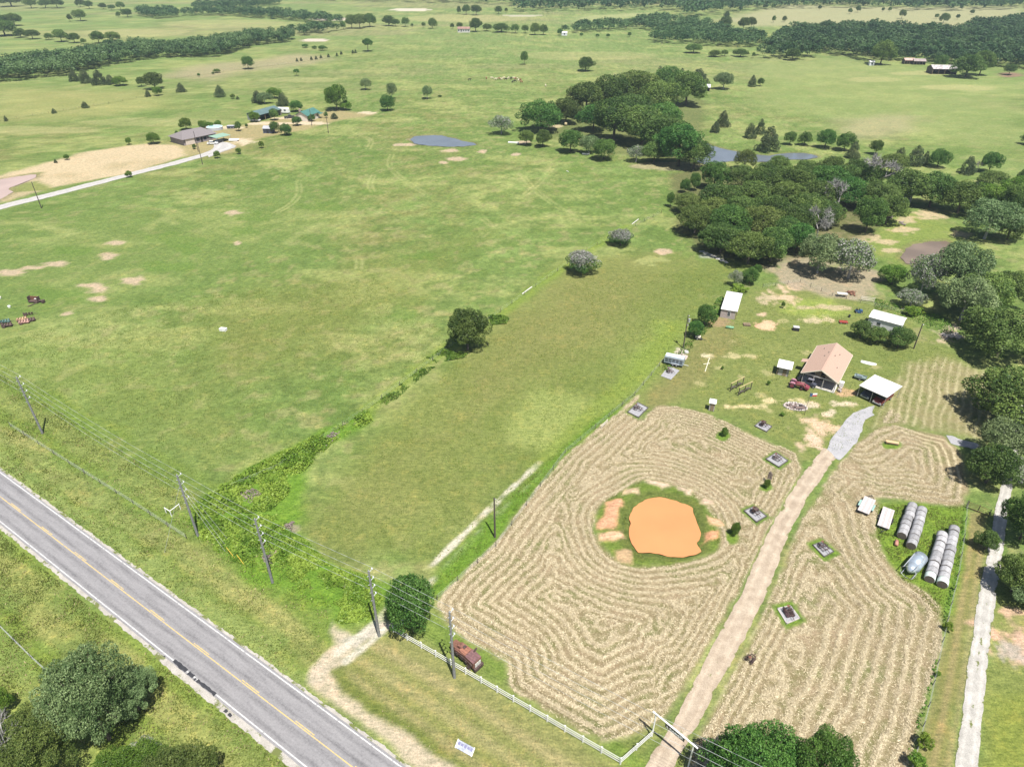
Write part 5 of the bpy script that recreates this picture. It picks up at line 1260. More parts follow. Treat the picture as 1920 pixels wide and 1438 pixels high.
for x in (-2.0, 2.2):
    w_ = MB().box((x, -3.12, 1.5), (1.1, .06, 1.1)).build('window', M_TRIM, o); MB().box((x, -3.16, 1.5), (.95, .03, .95)).build('pane', M_GLASS, w_)
for s_ in (-1, 1):
    for yy in (-1, 2.2, 5):
        w_ = MB().box((s_ * 3.37, yy, 1.5), (.06, 1.1, 1.0)).build('window', M_TRIM, o); MB().box((s_ * 3.41, yy, 1.5), (.03, .95, .85)).build('pane', M_GLASS, w_)
MB().slab([(-hw + .25, -1.7, 2.78), (-hw - 1.3, -1.7, 2.42), (-hw - 1.3, -.2, 2.42), (-hw + .25, -.2, 2.78)], .1).build('side_awning', M_PEACH, o)
MB().box((hw + .35, -3.4, .75), (.8, .9, 1.1)).build('air_conditioner', M_WHITE, o)
for x, yy, s_ in ((-4.1, -4.6, .55), (-4.3, -5.6, .45), (4.1, -4.6, .5), (4.3, -5.5, .4)):
    q = MB(); r0_ = random.Random(int(yy * 10)); [q.box((x + r0_.uniform(-.3, .3), yy + r0_.uniform(-.4, .4), .2 + r0_.uniform(0, .3)), (r0_.uniform(.2, .5),) * 3, r0_.random()) for _ in range(5)]
    q = q.build('yard_clutter', mat('clutter', (.33, .29, .27), .8, .5, 2), None, False, None); q.location = (cx, cy, 0); q.rotation_euler = (0, 0, rz)
    tag(q, {(-4.1): 'pile of odds and ends at the left wall of the farmhouse', (-4.3): 'smaller pile of clutter by the porch corner near the tractor', 4.1: 'stacked clutter along the right wall of the farmhouse', 4.3: 'clutter at the right porch corner of the farmhouse'}[x], 'clutter', 'clutter round the farmhouse')

# carport with two vehicles
cx, cy = 76.3, 118.4; rz = math.atan2(-4.54, 3.71)
o = thing('carport', (cx, cy, 0), rz, 'open carport with flat white metal roof beside the farmhouse', 'carport')
MB().slab([(-2.93, -3.3, 2.85), (2.93, -3.3, 2.85), (2.93, 3.3, 2.85), (-2.93, 3.3, 2.85)], .1).build('roof', M_ROOFW, o)
for x in np.linspace(-2.7, 2.7, 10): MB().box((x, 0, 2.865), (.05, 6.5, .03)).build('rib', M_ROOFW, o)
for x in (-2.75, 0, 2.75):
    for yy in (-3.1, 3.1): MB().cyl((x, yy, 0), (x, yy, 2.75), .05, n=6).build('post', M_STEEL, o)
for yy in (-3.1, 3.1): MB().box((0, yy, 2.68), (5.7, .08, .12)).build('beam', M_STEEL, o)
CARPORT = (cx, cy, rz)
def wheel_parts(o, spots, r, w_, name='wheel', hub=None):
    for x, y in spots:
        t_ = MB().cyl((x, y - w_ / 2, r), (x, y + w_ / 2, r), r, n=14).build(name, M_BLACK, o)
        MB().cyl((x, y - w_ / 2 - .01, r), (x, y + w_ / 2 + .01, r), r * .55, n=10).build('hub', hub or M_STEEL, t_)
def vehicle(loc, rz, col, label, kind='pickup', cat='pickup truck', name='pickup_truck', L_=5.2):
    o = thing(name, loc, rz, label, cat)      # nose towards +x
    pm = mat('car_' + name + '_%d' % int(col[0] * 999 + col[2] * 99), col, .3, .06, 1, spec=.6)
    h = L_ / 2
    if kind == 'pickup':
        prof = [(-h, .45), (h, .45), (h, .95), (h - .2, 1.08), (h - 1.35, 1.15), (-h, 1.12)]
    else:
        prof = [(-h, .40), (h, .40), (h, .78), (h - .15, .90), (h - 1.3, .98), (-h + .25, 1.0), (-h, .9)]
    MB().prism(prof, -.92, .92).build('body', pm, o)
    cab = [(h - 1.3, 1.1), (h - 1.95, 1.72), (-h + 2.3 if kind == 'pickup' else -h + .9, 1.74), (-h + 2.0 if kind == 'pickup' else -h + .3, 1.1)] if kind == 'pickup' else [(h - 1.2, .95), (h - 2.0, 1.45), (-h + 1.1, 1.46), (-h + .3, .95)]
    g_ = MB().prism(cab, -.80, .80).build('cabin', M_GLASS, o)
    zt = max(z for _, z in cab); xs_ = [x for x, z in cab if z > zt - .1]
    MB().box(((xs_[0] + xs_[-1]) / 2, 0, zt + .02), (abs(xs_[0] - xs_[-1]) + .1, 1.55, .06)).build('roof', pm, g_)
    wheel_parts(o, [(h - .95, -.84), (h - .95, .84), (-h + 1.05, -.84), (-h + 1.05, .84)], .36, .24)
    for y in (-.7, .7): MB().box((h + .01, y, .78), (.06, .32, .16)).build('headlight', mat('lamp_glass', (.7, .7, .7), .2, .05, 3), o)
    MB().box((h + .05, 0, .52), (.12, 1.8, .18)).build('bumper', M_STEEL, o)
    if kind == 'pickup': MB().box((-h + 1.0, 0, 1.13), (1.7, 1.5, .04)).build('bed', M_DARK, o)
    return o
def loc_in(f, x, y): return (f[0] + x * math.cos(f[2]) - y * math.sin(f[2]), f[1] + x * math.sin(f[2]) + y * math.cos(f[2]), 0)
vehicle(loc_in(CARPORT, -1.35, -.3), rz - R(90), (.035, .05, .085), 'dark blue pickup parked on the left under the carport')
vehicle(loc_in(CARPORT, 1.35, -.5), rz - R(90), (.16, .02, .03), 'dark red pickup parked on the right under the carport')

def simple_shed(name, label, corners, z_lo, z_hi, wall_m, roof_m, over=.2, cat='shed', wall=True):
    """shed on four ground corners: near-left, near-right, far-right, far-left"""
    c = [Vector(p) for p in corners]; ctr = (c[0] + c[1] + c[2] + c[3]) / 4
    ex = ((c[1] - c[0]) + (c[2] - c[3])) / 2; ey = ((c[3] - c[0]) + (c[2] - c[1])) / 2
    w_, l_ = ex.length, ey.length; rz = math.atan2(ex.y, ex.x)
    o = thing(name, (ctr.x, ctr.y, 0), rz, label, cat)
    if wall: MB().box((0, 0, z_lo / 2), (w_ - 2 * over, l_ - 2 * over, z_lo)).build('wall', wall_m, o)
    return o, w_, l_
# long low shed left of the yard
cs = [G(1342.5, 577, 2.4), G(1373, 583, 2.4), G(1402, 552, 2.6), G(1371.5, 548, 2.6)]
o, w_, l_ = simple_shed('low_shed', 'low open-sided shed with white flat roof and a window in its end wall', cs, 2.3, 2.6, M_GREYSID, M_ROOFW, wall=False)
MB().slab([(-w_ / 2, -l_ / 2, 2.42), (w_ / 2, -l_ / 2, 2.42), (w_ / 2, l_ / 2, 2.62), (-w_ / 2, l_ / 2, 2.62)], .08).build('roof', M_ROOFW, o)
for x in np.linspace(-w_ / 2 + .2, w_ / 2 - .2, 8): MB().slab([(x - .03, -l_ / 2, 2.445), (x + .03, -l_ / 2, 2.445), (x + .03, l_ / 2, 2.645), (x - .03, l_ / 2, 2.645)], .03).build('roof_seam', M_STEEL, o)
MB().box((-.15, -l_ / 2 + .25, 1.17), (w_ - .5, .1, 2.34)).build('end_wall', M_GREYSID, o); MB().box((-w_ / 2 + .22, .1, 1.18), (.1, l_ - .5, 2.36)).build('back_wall', M_GREYSID, o); MB().box((-.1, l_ / 2 - .25, 1.2), (w_ - .5, .1, 2.4)).build('end_wall', M_GREYSID, o)
MB().box((w_ / 2 - .25, l_ * .12, 1.2), (.1, l_ * .28, 2.4)).build('side_wall', M_GREYSID, o)
for yy in np.linspace(-l_ / 2 + .3, l_ / 2 - .3, 6): MB().box((w_ / 2 - .2, yy, 1.15), (.12, .12, 2.3)).build('post', M_TIMBER, o)
wd = MB().box((.1, -l_ / 2 + .18, 1.35), (.75, .06, 1.5)).build('window', M_WHITE, o)
for zz in (1.05, 1.65):
    for xx in (-.06, .27): MB().box((xx, -l_ / 2 + .13, zz), (.28, .04, .52)).build('pane', M_GLASS, wd)
# white barn on the right
cs = [G(1629, 594, 3.0), G(1692, 610, 3.0), G(1702, 595, 3.2), G(1639, 578, 3.2)]
o, w_, l_ = simple_shed('white_barn', 'white metal barn behind three small round trees', cs, 2.9, 3.6, M_WHITESID, M_ROOFW, .22, 'barn')
for s_ in (-1, 1): MB().slab([(-w_ / 2, s_ * l_ / 2, 2.95), (w_ / 2, s_ * l_ / 2, 2.95), (w_ / 2, 0, 3.55), (-w_ / 2, 0, 3.55)][::-s_], .08).build('roof', M_ROOFW, o)
MB().prism([(-l_ / 2 + .3, 2.85), (l_ / 2 - .3, 2.85), (0, 3.45)], -w_ / 2 + .22, w_ / 2 - .22).build('gable', M_WHITESID, o, rz=R(90))
wd = MB().box((-w_ * .16, -l_ / 2 + .2, 1.75), (1.0, .06, .8)).build('window', M_WHITE, o); MB().box((-w_ * .16, -l_ / 2 + .15, 1.75), (.86, .04, .66)).build('pane', M_GLASS, wd)
MB().box((-w_ * .27, -l_ / 2 + .19, 1.05), (.85, .06, 2.05)).build('door', mat('door_grey', (.5, .5, .52), .6, .1, 2), o); MB().box((-w_ * .27, -l_ / 2 - .5, .35), (1.1, 1.2, .7)).build('steps', M_GTIMBER, o)
for s_ in (-1, 1): MB().box((s_ * (w_ / 2 - .2), -l_ / 2 + .2, 1.4), (.1, .1, 2.8)).build('corner_trim', M_WHITE, o)
# small well shed beside the farmhouse
cs = [G(1454, 687, 2.2), G(1484, 693, 2.2), G(1490, 679, 2.4), G(1464, 673, 2.4)]
o, w_, l_ = simple_shed('well_shed', 'small timber shed with white roof left of the farmhouse', cs, 1.9, 2.3, M_GTIMBER, M_ROOFW, .45)
MB().slab([(-w_ / 2, -l_ / 2, 2.15), (w_ / 2, -l_ / 2, 2.15), (w_ / 2, l_ / 2, 2.35), (-w_ / 2, l_ / 2, 2.35)], .07).build('roof', M_ROOFW, o)
for s_ in (-1, 1):
    for q in (-1, 1): MB().box((s_ * (w_ / 2 - .25), q * (l_ / 2 - .25), 1.05), (.1, .1, 2.1)).build('post', M_TIMBER, o)
MB().box((.2, -l_ / 2 + .43, .85), (.75, .05, 1.6)).build('door', M_TIMBER, o)
# outhouse
o = thing('outhouse', (*G(1334, 768), 0), R(-20), 'narrow pale outhouse with white lean roof at the edge of the lawn', 'outhouse')
MB().box((0, 0, .95), (1.05, 1.05, 1.9)).build('wall', M_GTIMBER, o); MB().slab([(-.7, -.75, 2.0), (.7, -.75, 2.0), (.7, .75, 2.15), (-.7, .75, 2.15)], .07).build('roof', M_WHITE, o); MB().box((.05, -.55, .9), (.65, .05, 1.6)).build('door', M_TIMBER, o)

# ================================================================ things about the farm
def spoked(o, c, r, ax=(0, 1, 0), m=None, n=8, name='wheel'):
    b = MB().ring(c, ax, r, .05 * max(.6, r), 16, 4); c = Vector(c); a = Vector(ax).orthogonal().normalized(); q = Vector(ax).cross(a)
    for i in range(n):
        t = 6.283 * i / n; b.cyl(c, c + r * (math.cos(t) * a + math.sin(t) * q), .02, n=4, cap=False)
    b.cyl(c - Vector(ax) * .12, c + Vector(ax) * .12, .07, n=6)
    return b.build(name, m or M_RUSTD, o)
# display beds with antique implements
bl = ['gravel bed framed with timber at the corner of the hay field', 'gravel bed beside the aluminium stock trailer', 'small gravel bed on the lawn above the hay field', 'timber-framed gravel bed near the top of the drive', 'timber-framed gravel bed between pond and drive', 'gravel bed in a green patch left of the flatbed trailers', 'gravel bed in a green patch low on the right of the drive']
il = ['low rusty cultivator on the bed at the hay field corner', 'rusty walking plough on the bed beside the stock trailer', 'dark seed drill on the small bed on the lawn', 'dark rusty rake on the bed near the top of the drive', 'dark mower on the bed between pond and drive', 'spiky harrow on the bed left of the flatbed trailers', 'purplish rusty disc harrow on the bed low right of the drive']
def implement(name, label, loc, rz, kind, s=1.0, group='antique implements on gravel beds'):
    o = thing(name, (loc[0], loc[1], loc[2] if len(loc) > 2 else .08), rz, label, 'implement', group); m = M_RUSTD
    b = MB(); b.box((0, -.5 * s, .55), (2.2 * s, .09, .09)); b.box((0, .5 * s, .55), (2.2 * s, .09, .09))
    for x in (-.9, 0, .9): b.box((x * s, 0, .55), (.09, 1.1 * s, .09))
    b.build('frame', m, o)
    for y in (-.75, .75): spoked(o, (-.5 * s, y * s, .48), .46)
    MB().cyl((-.5 * s, -.8 * s, .48), (-.5 * s, .8 * s, .48), .04, n=6).build('axle', m, o)
    MB().tube([(1.0 * s, 0, .55), (1.9 * s, 0, .4)], .05, 5).build('drawbar', m, o)
    MB().tube([(-.3 * s, 0, .6), (-.7 * s, 0, 1.05)], .03, 5).build('seat_stem', m, o); MB().cyl((-.72 * s, 0, 1.05), (-.72 * s, 0, 1.1), .2, .22, 8).build('seat', M_RUST, o)
    if kind == 0:
        for k in range(5):
            MB().tube([((-.8 + k * .35) * s, (-.45 + .9 * (k % 2)) * s, .55), ((-.9 + k * .35) * s, (-.45 + .9 * (k % 2)) * s, .1)], .035, 4).build('tine', M_RUST, o)
    elif kind == 1:
        for k in range(6): MB().cyl(((-.7 + k * .3) * s, -.5 * s, .3), ((-.66 + k * .3) * s, -.5 * s, .3), .3, n=12).build('disc', mat('purple_rust', (.13, .075, .085), .8, .35, 5), o)
        for k in range(6): MB().cyl(((-.7 + k * .3) * s, .45 * s, .3), ((-.66 + k * .3) * s, .45 * s, .3), .3, n=12).build('disc', M_RUSTD, o)
    elif kind == 2:
        MB().prism([(-.6 * s, .65), (.2 * s, .65), (.35 * s, 1.1), (-.75 * s, 1.1)], -.6 * s, .6 * s).build('hopper', M_RUSTD, o)
        for k in range(5): MB().tube([(-.2 * s, (-.5 + k * .25) * s, .65), (-.4 * s, (-.5 + k * .25) * s, .1)], .03, 4).build('seed_tube', M_RUSTD, o)
    else:
        for k in range(8): MB().tube([((-.9 + k * .25) * s, -.6 * s, .55), ((-1.0 + k * .25) * s, -.75 * s, .3), ((-.85 + k * .25) * s, -.7 * s, .05)], .025, 4).build('tine', m, o)
        MB().tube([(.4 * s, .3 * s, .6), (.5 * s, .4 * s, 1.3)], .03, 5).build('lever', m, o)
    return o
for k, (q, border) in enumerate(BEDS):
    p = GP(q); c_ = np.mean(p, 0); lo = [(a - c_[0], b - c_[1]) for a, b in p]
    o = thing('gravel_bed', (c_[0], c_[1], 0), 0, bl[k], 'gravel bed', 'display beds of gravel')
    MB().slab([(a, b, .06) for a, b in lo], .10).build('gravel', M_PADGR, o)
    if border or k in (5, 6):
        for (a, b) in zip(lo, lo[1:] + lo[:1]):
            MB().box(((a[0] + b[0]) / 2, (a[1] + b[1]) / 2, .06), (math.dist(a, b) + .1, .16, .2 if border else .12), math.atan2(b[1] - a[1], b[0] - a[0])).build('timber_edge', mat('dark_sleeper', (.10, .095, .085), .9, .25, 5) if border or k == 5 else M_GTIMBER, o)
    ax_ = math.atan2(lo[1][1] - lo[0][1], lo[1][0] - lo[0][0])
    implement('antique_implement', il[k], (c_[0], c_[1], .065), ax_, (0, 0, 2, 3, 2, 3, 1)[k], (.8, .62, .62, .68, .68, .72, .74)[k])
implement('antique_rake', 'rusty implement standing on the stubble right of the drive', (*G(1407, 1238), .05), R(40), 3, .6, None)
# antique threshing machine behind the fence
pa, pb = Vector(G(851, 1216)), Vector(G(896, 1255)); d_ = pb - pa
o = thing('threshing_machine', ((pa.x + pb.x) / 2, (pa.y + pb.y) / 2, 0), math.atan2(d_.y, d_.x), 'long rusty red antique threshing machine on iron wheels behind the white fence', 'antique machine')
L2 = d_.length / 2 + .1
MB().prism([(-L2 * .55, .75), (L2 * .95, .75), (L2 * .95, 1.85), (L2 * .30, 2.0), (-L2 * .20, 1.75), (-L2 * .55, 1.6)], -.72, .72).build('hull', M_RUSTR, o)
MB().box((L2 * .62, 0, 1.98), (L2 * .62, 1.5, .08), ry=.12).build('deck', mat('plum_rust', (.16, .085, .085), .85, .3, 3), o)
MB().box((0, 0, 1.95), (L2 * .45, 1.2, .12), ry=.08).build('deck', mat('orange_rust', (.27, .12, .08), .85, .35, 3), o)
MB().box((-L2 * .32, .1, 1.95), (.7, .8, .4)).build('feeder_box', M_RUSTR, o); MB().box((-L2 * .12, .2, 2.05), (.35, .5, .25)).build('hatch', M_RUSTD, o)
MB().prism([(-L2 * 1.0, .9), (-L2 * .55, .7), (-L2 * .55, 1.65), (-L2 * 1.0, 1.45)], -.55, .55).build('feed_table', M_RUST, o)
MB().box((L2 * .97 + .03, 0, 1.3), (.06, 1.0, .75)).build('end_panel', mat('pale_panel', (.55, .54, .50), .7, .12, 3), o)
MB().box((L2 * 1.03, 0, .75), (.35, 1.5, .5)).build('sieve_box', M_RUSTD, o)
for x in (-L2 * .72, L2 * .58):
    for y in (-.85, .85): spoked(o, (x, y, .48), .46, m=M_RUSTD)
    MB().cyl((x, -.9, .48), (x, .9, .48), .05, n=6).build('axle', M_RUSTD, o)
for x, z, r_ in ((-L2 * .35, 1.15, .28), (.1, 1.25, .36), (L2 * .35, 1.05, .22), (L2 * .75, 1.3, .26)):
    MB().cyl((x, -.74, z), (x, -.84, z), r_, n=14).build('pulley', M_RUSTD, o)
MB().tube([(-L2 * .35, -.80, 1.40), (.1, -.80, 1.58), (L2 * .75, -.80, 1.52)], .04, 4).build('belt', M_RUSTD, o)
MB().cyl((L2 * .45, .5, 1.95), (L2 * .5, .95, 2.5), .13, n=8).build('blower_pipe', M_RUSTD, o)
# roadside sign board leaning back in the grass
c_ = G(872, 1405)
o = thing('sign_board', (*c_, 0), math.atan2(G(890, 1414)[1] - G(857, 1396)[1], G(890, 1414)[0] - G(857, 1396)[0]), 'white and blue sign board leaning back in the frontage grass', 'sign')
tl_ = R(52)
MB().box((0, 0, .42), (2.3, .05, .95), rx=-tl_).build('panel', mat('sign_blue_white', (.30, .33, .42), .5, .25, 2.2, 0, 0, (.52, .55, .58)), o)
pn = o.children[0]
for k_, x in enumerate((-.85, -.42, .02, .45, .86)): MB().box((x, .12 - .024, .42 + .09 + .030), (.32, .012, .36 - .08 * (k_ % 2)), rx=-tl_).build('print', mat('lilac_print', (.20, .20, .32), .6, .2, 4), pn)
for x in (-1.1, 1.1): MB().box((x, 0, .45), (.14, .09, 1.02), rx=-tl_).build('frame_end', M_WHITE, o)
for x in (-.6, .6): MB().cyl((x, .05, 0), (x, .25, .5), .04, n=6).build('prop', M_STEEL, o)

# net-wrapped round bales in four rows
M_WRAP = mat('net_wrap', (.27, .265, .27), .7, .16, 3.5, .4, 0, (.45, .45, .465)); M_BEND = mat('bale_end', (.12, .10, .085), .95, .35, 7, .5); M_WRAP2 = mat('net_wrap_green', (.52, .60, .56), .6, .1, 3)
def wrap_tone(m):
    N, L = nt(m); b = N['Principled BSDF']; src = b.inputs['Base Color'].links[0].from_socket
    oi = N.new('ShaderNodeObjectInfo'); mr = N.new('ShaderNodeMapRange'); mr.inputs[3].default_value = .72; mr.inputs[4].default_value = 1.15; L.new(oi.outputs['Random'], mr.inputs[0])
    tc = N.new('ShaderNodeTexCoord'); wv = N.new('ShaderNodeTexWave'); wv.inputs['Scale'].default_value = 1.6; wv.inputs['Distortion'].default_value = 1.2; wv.bands_direction = 'X'; L.new(tc.outputs['Object'], wv.inputs['Vector'])
    m2 = N.new('ShaderNodeMapRange'); m2.inputs[3].default_value = .86; m2.inputs[4].default_value = 1.06; L.new(wv.outputs['Fac'], m2.inputs[0])
    mu = N.new('ShaderNodeMath'); mu.operation = 'MULTIPLY'; L.new(mr.outputs[0], mu.inputs[0]); L.new(m2.outputs[0], mu.inputs[1])
    hs = N.new('ShaderNodeHueSaturation'); L.new(src, hs.inputs['Color']); L.new(mu.outputs[0], hs.inputs['Value']); L.new(hs.outputs[0], b.inputs['Base Color'])
wrap_tone(M_WRAP)
def bale_mesh(seed, m):
    r = random.Random(seed); n = 22; prof = [(-.60, .70), (-.57, .76), (-.2, .775), (.2, .78), (.57, .76), (.60, .70)]; V = []; F = []
    sq = r.uniform(.94, .99)
    for x, rr in prof:
        for i in range(n):
            t = 6.283 * i / n; k = rr * (1 + .012 * math.sin(3 * t + seed)); V.append((x, k * math.cos(t), .76 + k * math.sin(t) * sq))
    for j in range(len(prof) - 1):
        for i in range(n): F.append((j * n + i, j * n + (i + 1) % n, (j + 1) * n + (i + 1) % n, (j + 1) * n + i))
    b = MB(); b.add(V, F); w_ = b.build('wrap', m, None, True); me = w_.data; bpy.data.objects.remove(w_)
    e = MB(); e.cyl((-.012, 0, .76), (.012, 0, .76), .715, n=22); e.cyl((-.02, 0, .76), (.02, 0, .76), .3, n=14); q = e.build('end_face', M_BEND); ee = q.data; bpy.data.objects.remove(q)
    return me, ee
BM_ = [bale_mesh(k, M_WRAP) for k in range(3)] + [bale_mesh(9, M_WRAP2)]
rows = (((1688, 1010), (1712, 944), 'leftmost bale row'), ((1706, 1030), (1730, 953), 'second bale row'), ((1740, 1092), (1768, 1001), 'third bale row'), ((1764, 1102), (1789, 993), 'rightmost bale row'))
nth = ('nearest', 'second', 'third', 'fourth', 'fifth', 'sixth', 'seventh', 'eighth', 'ninth', 'tenth', 'eleventh', 'twelfth')
for (a, b, rn) in rows:
    pa, pb = Vector(G(*a)), Vector(G(*b, .75)); d_ = pb - pa; n = max(2, round(d_.length / 1.28)); st = d_.normalized() * 1.27; az = math.atan2(d_.y, d_.x)
    for k in range(n):
        p = pa + d_.normalized() * .6 + st * k + Vector((random.uniform(-.05, .05), random.uniform(-.05, .05)))
        o = thing('round_bale', (p.x, p.y, 0), az + random.uniform(-.04, .04), (nth[k] if k < n - 1 else 'farthest') + ' net-wrapped round bale in the ' + rn, 'hay bale', 'net-wrapped round bales')
        me, ee = BM_[3 if (k == 0 and rn[0] in 'tr') else (k * 7 + len(rn)) % 3]
        link('wrap', me, o); sc_ = random.uniform(.95, 1.02); o.scale = (1, sc_, sc_ * random.uniform(.93, 1.0))
        for x in (-.6, .6): q = link('end_face', ee, o); q.location = (x, 0, 0)
q = MB().cyl((-.55, 0, .28), (.55, 0, .28), .28, n=12).build('drum', mat('terracotta_drum', (.42, .20, .15), .7, .15, 3), None, True, (*G(1680, 1020), 0), R(62)); tag(q, 'small terracotta-coloured drum lying in front of the leftmost bales', 'drum')
# feed bin lying on its side
pa, pb = Vector(G(1702, 1078)), Vector(G(1727, 1048)); d_ = pb - pa
o = thing('feed_bin', (pa.x, pa.y, 0), math.atan2(d_.y, d_.x), 'shiny galvanised feed bin lying on its side with legs attached', 'feed bin')
M_BIN = mat('bin_steel', (.52, .60, .68), .3, .08, 2, 0, .55)
MB().cyl((.9, 0, 1.05), (3.9, 0, 1.05), 1.02, n=24).build('shell', M_BIN, o, True); MB().cyl((.9, 0, 1.05), (-.25, 0, 1.0), 1.02, .28, 24).build('cone', M_BIN, o, True); MB().cyl((3.9, 0, 1.05), (4.25, 0, 1.05), 1.02, .35, 24).build('lid', M_BIN, o, True)
for t in (.7, 2.2, 3.9, 5.5):
    y, z = 1.08 * math.cos(t), 1.05 + 1.05 * math.sin(t); MB().cyl((3.2, y, max(z, .06)), (-.75, y, max(z, .06)), .06, n=6).build('leg', M_STEEL, o)
MB().ring((-.6, 0, 1.05), (1, 0, 0), 1.08, .035, 16, 4).build('leg_ring', M_STEEL, o)
for x in (1.6, 2.4, 3.2): MB().ring((x, 0, 1.05), (1, 0, 0), 1.025, .02, 22, 4).build('seam', M_STEEL, o)
# flatbed trailers
def flatbed(corners, z, label, tongue, fender=None):
    c = [Vector(p) for p in corners]; ctr = sum(c, Vector((0, 0))) / 4; ex = ((c[1] - c[0]) + (c[2] - c[3])) / 2; ey = ((c[3] - c[0]) + (c[2] - c[1])) / 2
    w_, l_ = ex.length, ey.length; o = thing('flatbed_trailer', (ctr.x, ctr.y, 0), math.atan2(ey.y, ey.x) - R(90), label, 'trailer')
    b = MB()
    for x in (-w_ / 2 + .05, w_ / 2 - .05): b.box((x, 0, z - .1), (.1, l_, .14))
    for y in np.linspace(-l_ / 2 + .05, l_ / 2 - .05, 4): b.box((0, y, z - .1), (w_ - .1, .09, .12))
    b.build('frame', M_DARK, o); n = 7; pw = w_ / n
    for i in range(n): MB().box((-w_ / 2 + pw * (i + .5), 0, z + random.uniform(-.006, .006)), (pw - .02, l_ - .02, .05)).build('deck_plank', mat('deck_%d' % (i % 3), ((.47, .43, .42), (.53, .49, .48), (.42, .38, .37))[i % 3], .9, .16, 5, .2), o)
    for s_ in (-1, 1):
        for y in (-.35, .35): wheel_parts(o, [(0, 0)], .3, .2) if False else None
        for y in (-.38, .38):
            t_ = MB().cyl((s_ * (w_ / 2 + .04), y, .3), (s_ * (w_ / 2 + .24), y, .3), .3, n=12).build('wheel', M_BLACK, o); MB().cyl((s_ * (w_ / 2 + .03), y, .3), (s_ * (w_ / 2 + .25), y, .3), .15, n=8).build('hub', M_STEEL, t_)
        if fender: MB().box((s_ * (w_ / 2 + .17), 0, .66), (.28, 1.7, .05)).build('fender', fender, o)
    s_ = 1 if tongue > 0 else -1; b = MB(); b.cyl((-w_ / 3, s_ * l_ / 2, z - .12), (0, s_ * (l_ / 2 + 1.1), z - .15), .05, n=5); b.cyl((w_ / 3, s_ * l_ / 2, z - .12), (0, s_ * (l_ / 2 + 1.1), z - .15), .05, n=5); b.build('tongue', M_DARK, o)
    MB().cyl((0, s_ * (l_ / 2 + 1.0), 0), (0, s_ * (l_ / 2 + 1.0), z), .04, n=6).build('jack', M_DARK, o)
    return o
flatbed([G(1608,955,.7), G(1629,965,.7), G(1643,937,.7), G(1621,930,.7)], .7, 'flatbed trailer with green fenders at the edge of the stubble', 1, mat('teal_fender', (.25, .40, .36), .6, .12, 3))
flatbed([G(1645,984,.62), G(1667,992,.62), G(1678,957,.62), G(1656,949,.62)], .62, 'flatbed trailer with grey ramps beside the bales', -1)
c_ = G(1672, 833); o = thing('feed_bunk', (*c_, 0), R(-18), 'tan wooden feed bunk in a small green patch on the stubble', 'feed bunk')
MB().box((0, 0, .55), (2.2, .75, .10)).build('top', mat('tan_board', (.50, .36, .20), .8, .12, 4), o)
for x in (-.95, .95):
    for y in (-.28, .28): MB().box((x, y, .25), (.1, .1, .5)).build('leg', M_TIMBER, o)
MB().box((0, -.3, .38), (2.0, .05, .25)).build('side_board', M_TIMBER, o)

# stock trailer
pa, pb = Vector(G(1246, 682)), Vector(G(1283, 690)); d_ = pb - pa; M_ALU = mat('aluminium', (.36, .43, .50), .4, .12, 2, 0, .4)
o = thing('stock_trailer', ((pa.x + pb.x) / 2, (pa.y + pb.y) / 2 + .6, 0), math.atan2(d_.y, d_.x), 'blue-grey aluminium stock trailer at the edge of the yard', 'trailer')
L2 = 2.15
MB().prism([(-L2, .55), (L2, .55), (L2, 2.0), (L2 - .15, 2.2), (-L2 + .15, 2.2), (-L2, 2.0)], -.85, .85).build('box', M_ALU, o)
MB().box((0, 0, 2.23), (2 * L2 - .2, 1.4, .06)).build('roof', mat('alu_roof', (.55, .62, .64), .4, .08, 2), o); MB().box((0, -.88, 1.95), (2 * L2, .06, .16)).build('top_rail', M_STEEL, o)
for z in (1.05, 1.35, 1.65):
    for k in range(5): MB().box((-1.6 + k * .8, -.87, z), (.6, .03, .12)).build('slot', M_DARK, o)
for x in (-.05, .75):
    t_ = MB().cyl((x, -1.0, .33), (x, -.8, .33), .33, n=14).build('wheel', M_BLACK, o); MB().cyl((x, -1.01, .33), (x, -.79, .33), .16, n=8).build('hub', M_STEEL, t_); MB().cyl((x, .8, .33), (x, 1.0, .33), .33, n=14).build('wheel', M_BLACK, o)
MB().prism([(-.55, .62), (1.25, .62), (1.05, .78), (-.35, .78)], -1.06, -.84).build('fender', M_STEEL, o); MB().cyl((L2, 0, .5), (L2 + 1.1, 0, .45), .06, n=6).build('tongue', M_STEEL, o)
# slab and lid beside it
q = MB().slab([(*G(1268,668), .10), (*G(1286,676), .10), (*G(1290,668), .10), (*G(1276,661), .10)], .12).build('stone_slab', mat('pinkish_stone', (.42, .35, .31), .9, .2, 3, .3)); tag(q, 'pinkish stone slab on the ground behind the stock trailer', 'slab')
q = MB().cyl((0, 0, 0), (0, 0, .35), .55, .45, 12).build('cistern_lid', M_CONC, None, False, (*G(1287, 661), 0)); tag(q, 'round concrete cistern lid beside the stone slab', 'lid')
# small cart by the bush
o = thing('sprayer_cart', (*G(1309, 636), 0), R(-25), 'small pale cart with a round tank beside the leafy bush', 'cart')
MB().cyl((-.7, 0, .65), (.5, 0, .65), .42, n=14).build('tank', mat('cream_tank', (.62, .56, .48), .5, .1, 3), o, True); MB().box((0, 0, .25), (1.9, .8, .1)).build('frame', M_DARK, o); MB().cyl((.9, 0, .25), (1.7, 0, .2), .04, n=5).build('tongue', M_DARK, o); wheel_parts(o, [(-.1, -.55), (-.1, .55)], .28, .16)
